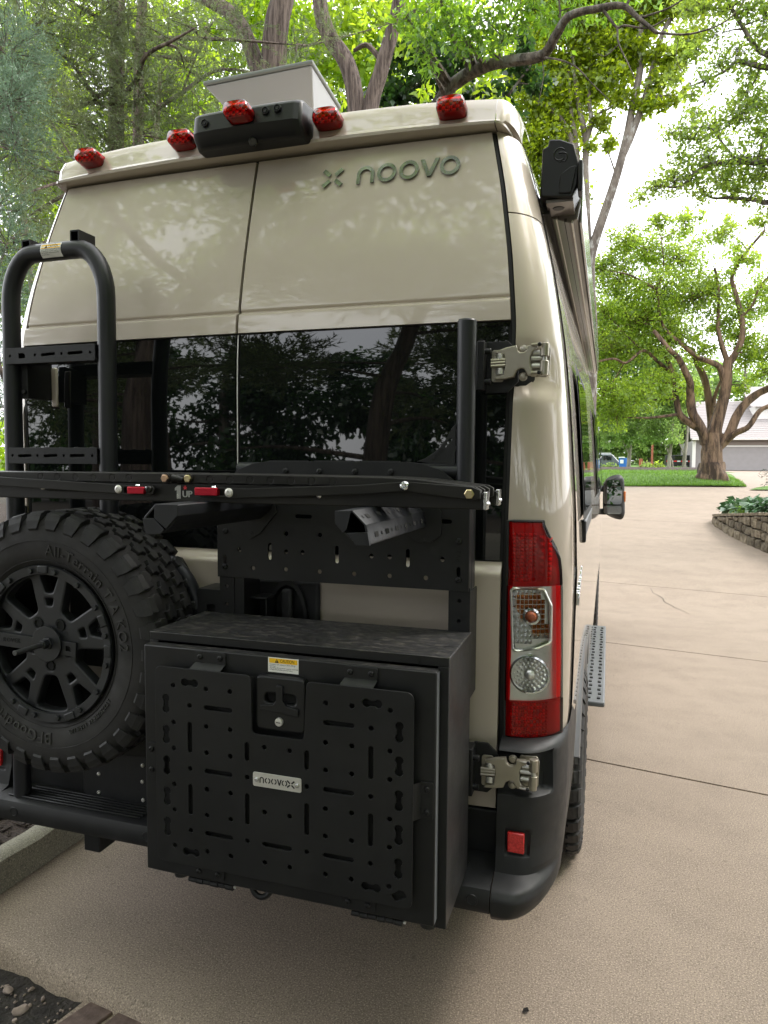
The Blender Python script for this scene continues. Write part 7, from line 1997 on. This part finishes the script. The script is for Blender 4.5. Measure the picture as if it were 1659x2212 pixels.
# ---- trees behind the camera: they fill the reflections in the rear windows and the paint
BACK = [((-4.6, -6.0), 'cedar behind the photographer on the left', 0.26, (-0.25, 0.1)), ((-1.9, -7.2), 'leaning cedar behind the photographer in the middle', 0.22, (0.35, 0.0)), ((0.9, -9.5), 'cedar behind the photographer on the right', 0.20, (-0.1, 0.0)), ((-8.5, -9.0), 'cedar far behind the photographer on the left', 0.25, (0, 0)), ((4.6, -10.5), 'cedar far behind the photographer on the right', 0.22, (0.2, 0))]
for i, ((x, y), lab, r, ln) in enumerate(BACK):
    rs = random.Random(80 + i)
    limbs = [([(x, y, -0.1), (x + ln[0], y, 2.5), (x + ln[0] * 2.2, y + ln[1], 5), (x + ln[0] * 3, y, 9)], r, 0.08)]
    bl = []
    for k in range(13):
        z = 1.7 + 0.5 * k + rs.uniform(-0.2, 0.2); a = rs.uniform(0, 6.28); L_ = rs.uniform(1.4, 3.0)
        q0 = (x + ln[0] * z / 2.6, y, z); q1 = (q0[0] + L_ * math.cos(a) * 0.6, y + 0.6 * L_ * math.sin(a), z + 0.15); q2 = (q0[0] + L_ * math.cos(a), y + L_ * math.sin(a), z + 0.1)
        limbs.append(([q0, q1, q2], 0.045, 0.012))
        if k > 1:
            bl.append((q2[0], q2[1], q2[2] + 0.1, rs.uniform(0.6, 0.95)))
            if k > 4: bl.append((q1[0], q1[1], q1[2] + 0.25, rs.uniform(0.5, 0.8)))
    cedar('cedar_tree', lab, (x, y, -0.1), limbs, bl, L_CEDAR, 170, (0.14, 0.034), 90 + i, 'cedars behind the photographer', BARK_CEDAR, 0.5)
for i, (x, y, lab) in enumerate(((-21, -24, 'broad tree far behind the photographer at the far left'), (-13, -22, 'broad tree far behind the photographer left of the middle'), (-5.5, -24, 'broad tree far behind the photographer in the middle'), (3, -23, 'broad tree far behind the photographer on the right'), (12, -25, 'broad tree far behind the photographer at the far right'))):
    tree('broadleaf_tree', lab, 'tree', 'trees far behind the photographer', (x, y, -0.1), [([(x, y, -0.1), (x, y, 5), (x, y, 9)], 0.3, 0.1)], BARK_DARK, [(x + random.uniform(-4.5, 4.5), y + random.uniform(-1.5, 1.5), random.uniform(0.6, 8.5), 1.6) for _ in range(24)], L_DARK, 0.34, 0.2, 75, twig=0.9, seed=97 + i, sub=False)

tree('unseen_shade_tree', 'unseen tree added to shade the spot where the photographer stands', 'tree', None, (-3.4, -3.8, -0.1),  # unseen crown added to cut overhead sky light on ground and van
     [([(-3.4,-3.8,-0.1),(-3.3,-3.8,2.5),(-3.1,-3.8,5.0),(-2.8,-3.7,7.5)], 0.24, 0.10), ([(-3.15,-3.8,4.6),(-2.0,-3.4,5.9),(-0.6,-3.2,6.8),(0.6,-3.2,7.2)], 0.10, 0.03), ([(-3.1,-3.8,5.2),(-4.2,-2.4,6.3),(-4.8,-0.6,7.2)], 0.09, 0.03), ([(-3.0,-3.8,5.6),(-2.4,-5.2,6.8),(-1.2,-6.6,7.6)], 0.08, 0.03)],
     BARK_CEDAR, [(-3.2,-3.8,7.4,1.3),(-1.6,-3.4,7.2,1.2),(-0.2,-3.2,7.5,1.1),(0.9,-3.6,7.8,1.0),(-4.6,-2.6,7.0,1.2),(-5.0,-0.8,7.6,1.2),(-2.6,-1.6,8.4,1.2),(-1.0,-1.4,8.8,1.1),(-2.2,-5.4,7.2,1.3),(-0.8,-6.0,7.8,1.3),(0.8,-5.6,8.2,1.2),(-4.2,-5.8,7.0,1.3),(-5.8,-4.2,6.6,1.2),(-3.6,0.6,9.2,1.1),(-1.6,1.0,9.8,1.1),(2.0,-6.6,8.4,1.1),(-6.2,-2.0,6.6,1.2)], L_ROAK, 0.17, 0.095, 260, twig=3.0, seed=120, twig_r=0.012)
UND = []
_r = random.Random(77)
for k in range(34):
    px = _r.uniform(-0.80, -0.16); el = _r.uniform(0.05, 0.62); D_ = _r.uniform(13.0, 17.0)
    UND.append((1.06 + px * D_ * 1.12, -1.9 + D_ * 0.95, 1.6 + el * D_ * 0.98, _r.uniform(0.6, 1.0)))
us_ = [-13.5, -9.5, -6.2]
ulab = ['leafy understory tree with broad leaves deep behind the far left cedars', 'leafy understory tree glimpsed between the cedar sprays', 'leafy understory tree just left of the forked cedar trunk']
for i in range(3):
    tree('understory_tree', ulab[i], 'tree', 'understory trees behind the cedars', (us_[i], 13.5, 0.2), [([(us_[i], 13.5, 0.2), (us_[i] + 0.3, 13.4, 4), (us_[i] - 0.2, 13.4, 8), (us_[i], 13.4, 11)], 0.15, 0.05)], BARK_CEDAR,
         [b for b in UND if int(np.argmin([abs(b[0] - x) for x in us_])) == i], L_FAR, 0.17, 0.085, 110, twig=2.6, seed=130 + i, twig_r=0.010)

for i, (x, y, lab) in enumerate(((9.5, 1.5, 'unseen sky blocking tree right of the driveway beside the photographer'), (10.5, -6.0, 'unseen sky blocking tree right of and behind the photographer'), (13.5, 7.0, 'unseen sky blocking tree further along the right of the driveway'), (5.6, -6.5, 'unseen sky blocking tree close behind the photographer on the right'), (7.2, -2.6, 'unseen sky blocking tree close to the photographer at the right'))):  # unseen trees added to block open sky; reflections suggest trees on this side
    tree('broadleaf_tree', lab, 'tree', 'unseen sky blocking trees right of the driveway', (x, y, -0.1), [([(x, y, -0.1), (x + 0.2, y, 3), (x - 0.1, y, 6), (x, y, 9)], 0.24, 0.08)], BARK_DARK, [(x + random.uniform(-2.6, 2.6), y + random.uniform(-3, 3), random.uniform(2.2, 9.0), 1.3) for _ in range(30)], L_ROAK, 0.24, 0.14, 100, twig=1.2, seed=140 + i, sub=False)

# ================================================================== HOUSE AND THINGS IN THE DISTANCE
house = thing('house', 'grey house with a wide garage door behind the big tree', 'house', (14, 60, 1.4))
HYY = 58.0
wl = mesh_obj('wall', MB().add(box(7.45, 8.55, HYY, HYY + 0.2, 1.2, 3.75)).add(box(8.55, 22, HYY, HYY + 0.2, 3.24, 3.75)).add(box(13.6, 22, HYY, HYY + 0.2, 1.2, 3.24)).add(box(7.45, 7.65, HYY + 0.2, 70, 1.2, 3.75)), SIDING, house)
for k in range(6):
    mesh_obj('batten', box(7.50 + 0.2 * k, 7.525 + 0.2 * k, HYY - 0.02, HYY - 0.001, 1.25, 3.74), SIDING, wl)
gd = mesh_obj('garage_door', box(8.62, 13.55, HYY + 0.06, HYY + 0.12, 1.41, 3.2), GARAGE, house)
for k in range(4):
    mesh_obj('door_section', box(8.63, 13.54, HYY + 0.045, HYY + 0.0595, 1.415 + 0.448 * k, 1.415 + 0.44 + 0.448 * k), GARAGE, gd)
mesh_obj('door_frame', MB().add(box(8.50, 8.62, HYY - 0.03, HYY + 0.05, 1.4, 3.3)).add(box(13.55, 13.67, HYY - 0.03, HYY + 0.05, 1.4, 3.3)).add(box(8.62, 13.55, HYY - 0.03, HYY + 0.05, 3.2, 3.3)), TRIM, house)
mesh_obj('corner_post', box(7.22, 7.45, HYY - 0.12, HYY + 0.12, 1.2, 3.75), TRIM, house)
mesh_obj('gutter', box(7.1, 22.2, HYY - 0.55, HYY - 0.40, 3.70, 3.82), TRIM, house, bevel=0.02)
mesh_obj('soffit', box(7.1, 22.2, HYY - 0.40, HYY, 3.66, 3.72), GUTTER, house)
mesh_obj('fascia', box(8.5, 13.7, HYY - 0.06, HYY - 0.031, 3.32, 3.64), GUTTER, house)
rf = mesh_obj('roof', ([(7.0, HYY - 0.5, 3.82), (22.4, HYY - 0.5, 3.82), (22.4, 67, 7.4), (7.6, 67, 7.4), (7.0, HYY - 0.5, 3.76), (22.4, HYY - 0.5, 3.76), (22.4, 67.2, 7.30), (7.6, 67.2, 7.30), (22.4, 75, 3.8), (7.0, 75, 3.8)], [(0, 1, 2, 3), (5, 4, 7, 6), (0, 4, 5, 1), (3, 2, 8, 9), (0, 3, 7, 4)]), SHINGLE, house, smooth=None)
for k in range(22):
    y0 = HYY - 0.5 + 9.5 * k / 22; z0 = 3.83 + 3.58 * k / 22
    mesh_obj('shingle_row', ([(7.05 + 0.6 * k / 22, y0, z0 + 0.02), (22.4, y0, z0 + 0.02), (22.4, y0 + 0.45, z0 + 0.165), (7.05 + 0.6 * k / 22, y0 + 0.45, z0 + 0.165), (7.05 + 0.6 * k / 22, y0, z0 + 0.004), (22.4, y0, z0 + 0.004)], [(0, 1, 2, 3), (4, 5, 1, 0)]), SHINGLE, rf, smooth=None)
for k in range(14):
    mesh_obj('gutter_hanger', box(9.2 + 0.5 * k, 9.27 + 0.5 * k, HYY - 0.57, HYY - 0.38, 3.815, 3.85), TRIM, house)
gb = mesh_obj('upper_wall', box(12.2, 22, 62, 66, 5.0, 6.6), TRIM, house)
mesh_obj('upper_roof', ([(11.8, 61.6, 6.5), (22.4, 61.6, 6.5), (22.4, 66.8, 8.6), (11.8, 66.8, 8.6)], [(0, 1, 2, 3)]), SHINGLE, house)

bl_ = thing('blue_cabinet', 'upright blue cabinet with a white panel beyond the lawn', 'cabinet', (1.98, 50, 1.6))
mesh_obj('cabinet_body', box(1.72, 2.24, 49.8, 50.3, 1.45, 2.22), BLUE, bl_, bevel=0.02)
mesh_obj('white_panel', box(1.80, 2.02, 49.785, 49.80, 1.85, 2.1), CARWHITE, bl_)
mesh_obj('cabinet_lid', box(1.68, 2.10, 49.75, 50.35, 2.22, 2.29), CARWHITE, bl_, bevel=0.02)
def far_car(label, x, y, z, s, m1, m2):
    c = thing('parked_car', label, 'car', (x, y, z))
    prof_ = [(-2.2, 0.25), (2.2, 0.25), (2.25, 0.7), (1.3, 0.85), (0.7, 1.35), (-1.2, 1.38), (-1.9, 0.9), (-2.25, 0.8)]
    v, f = prism([(x + p[0] * s, z + p[1]) for p in prof_], 1.7, rearM(y))
    b = mesh_obj('body', (v, f), m1, c, bevel=0.06)
    mesh_obj('side_window', MB().add(box(x - 1.15 * s, x - 0.2 * s, y - 0.87, y - 0.852, z + 0.92, z + 1.28)).add(box(x - 0.1 * s, x + 0.65 * s, y - 0.87, y - 0.852, z + 0.92, z + 1.25)), SIDE_GLASS, b)
    mesh_obj('roof_rack', box(x - 1.0 * s, x + 0.6 * s, y - 0.6, y + 0.6, z + 1.40, z + 1.45), m2, b)
    for q in (-1.4, 1.4):
        mesh_obj('wheel', lathe([(0.33, -0.1), (0.33, 0.1), (0.2, 0.11), (0.0001, 0.11)], 16, frame((x + q * s, y - 0.80, z + 0.33), (1, 0, 0), (0, -1, 0))), TYRE, c)
far_car('grey car with white roof bars parked beyond the lawn', 0.75, 52, 1.15, 0.75, CARGREY, CARWHITE)
trl = thing('black_trailer', 'black trailer with red and white reflective tape beyond the slender trees', 'trailer', (6.9, 62, 1.5))
mesh_obj('trailer_body', box(5.6, 8.2, 62, 63.5, 1.75, 2.62), BLACKP, trl, bevel=0.03)
for k in range(9):
    mesh_obj('reflective_tape', box(5.65 + 0.28 * k, 5.90 + 0.28 * k, 61.985, 61.998, 2.06, 2.16), (CARWHITE if k % 2 else REFLECT_RED), trl)
mesh_obj('window', box(6.3, 6.95, 61.98, 61.998, 2.25, 2.55), SIDE_GLASS, trl)
for x in (6.2, 7.6): mesh_obj('wheel', lathe([(0.3, -0.1), (0.3, 0.1), (0.0001, 0.11)], 16, frame((x, 62.1, 1.7), (1, 0, 0), (0, -1, 0))), TYRE, trl)
po = mesh_obj('red_post', box(3.54, 3.66, 45, 45.12, 1.4, 3.0), ORANGE_P); tag(po, 'thin red brown post standing among the slender trees', 'post')
sg = thing('orange_sign', 'small orange sign panel low beyond the mulch bed', 'sign', (3.05, 47, 1.5))
mesh_obj('panel', box(2.92, 3.14, 47, 47.04, 1.62, 2.15), ORANGE_P, sg); mesh_obj('leg', box(2.96, 2.99, 47.04, 47.07, 1.4, 2.1), ORANGE_P, sg); mesh_obj('leg', box(3.08, 3.11, 47.04, 47.07, 1.4, 2.1), ORANGE_P, sg)
bn = thing('garden_bench', 'low pale bench beyond the mulch bed beside the orange sign', 'bench', (3.6, 48, 1.5))
mesh_obj('seat', box(3.25, 3.95, 48, 48.4, 1.85, 1.95), STONE_M[2], bn, bevel=0.02); mesh_obj('leg', box(3.3, 3.4, 48.05, 48.35, 1.45, 1.85), STONE_M[2], bn); mesh_obj('leg', box(3.8, 3.9, 48.05, 48.35, 1.45, 1.85), STONE_M[2], bn)
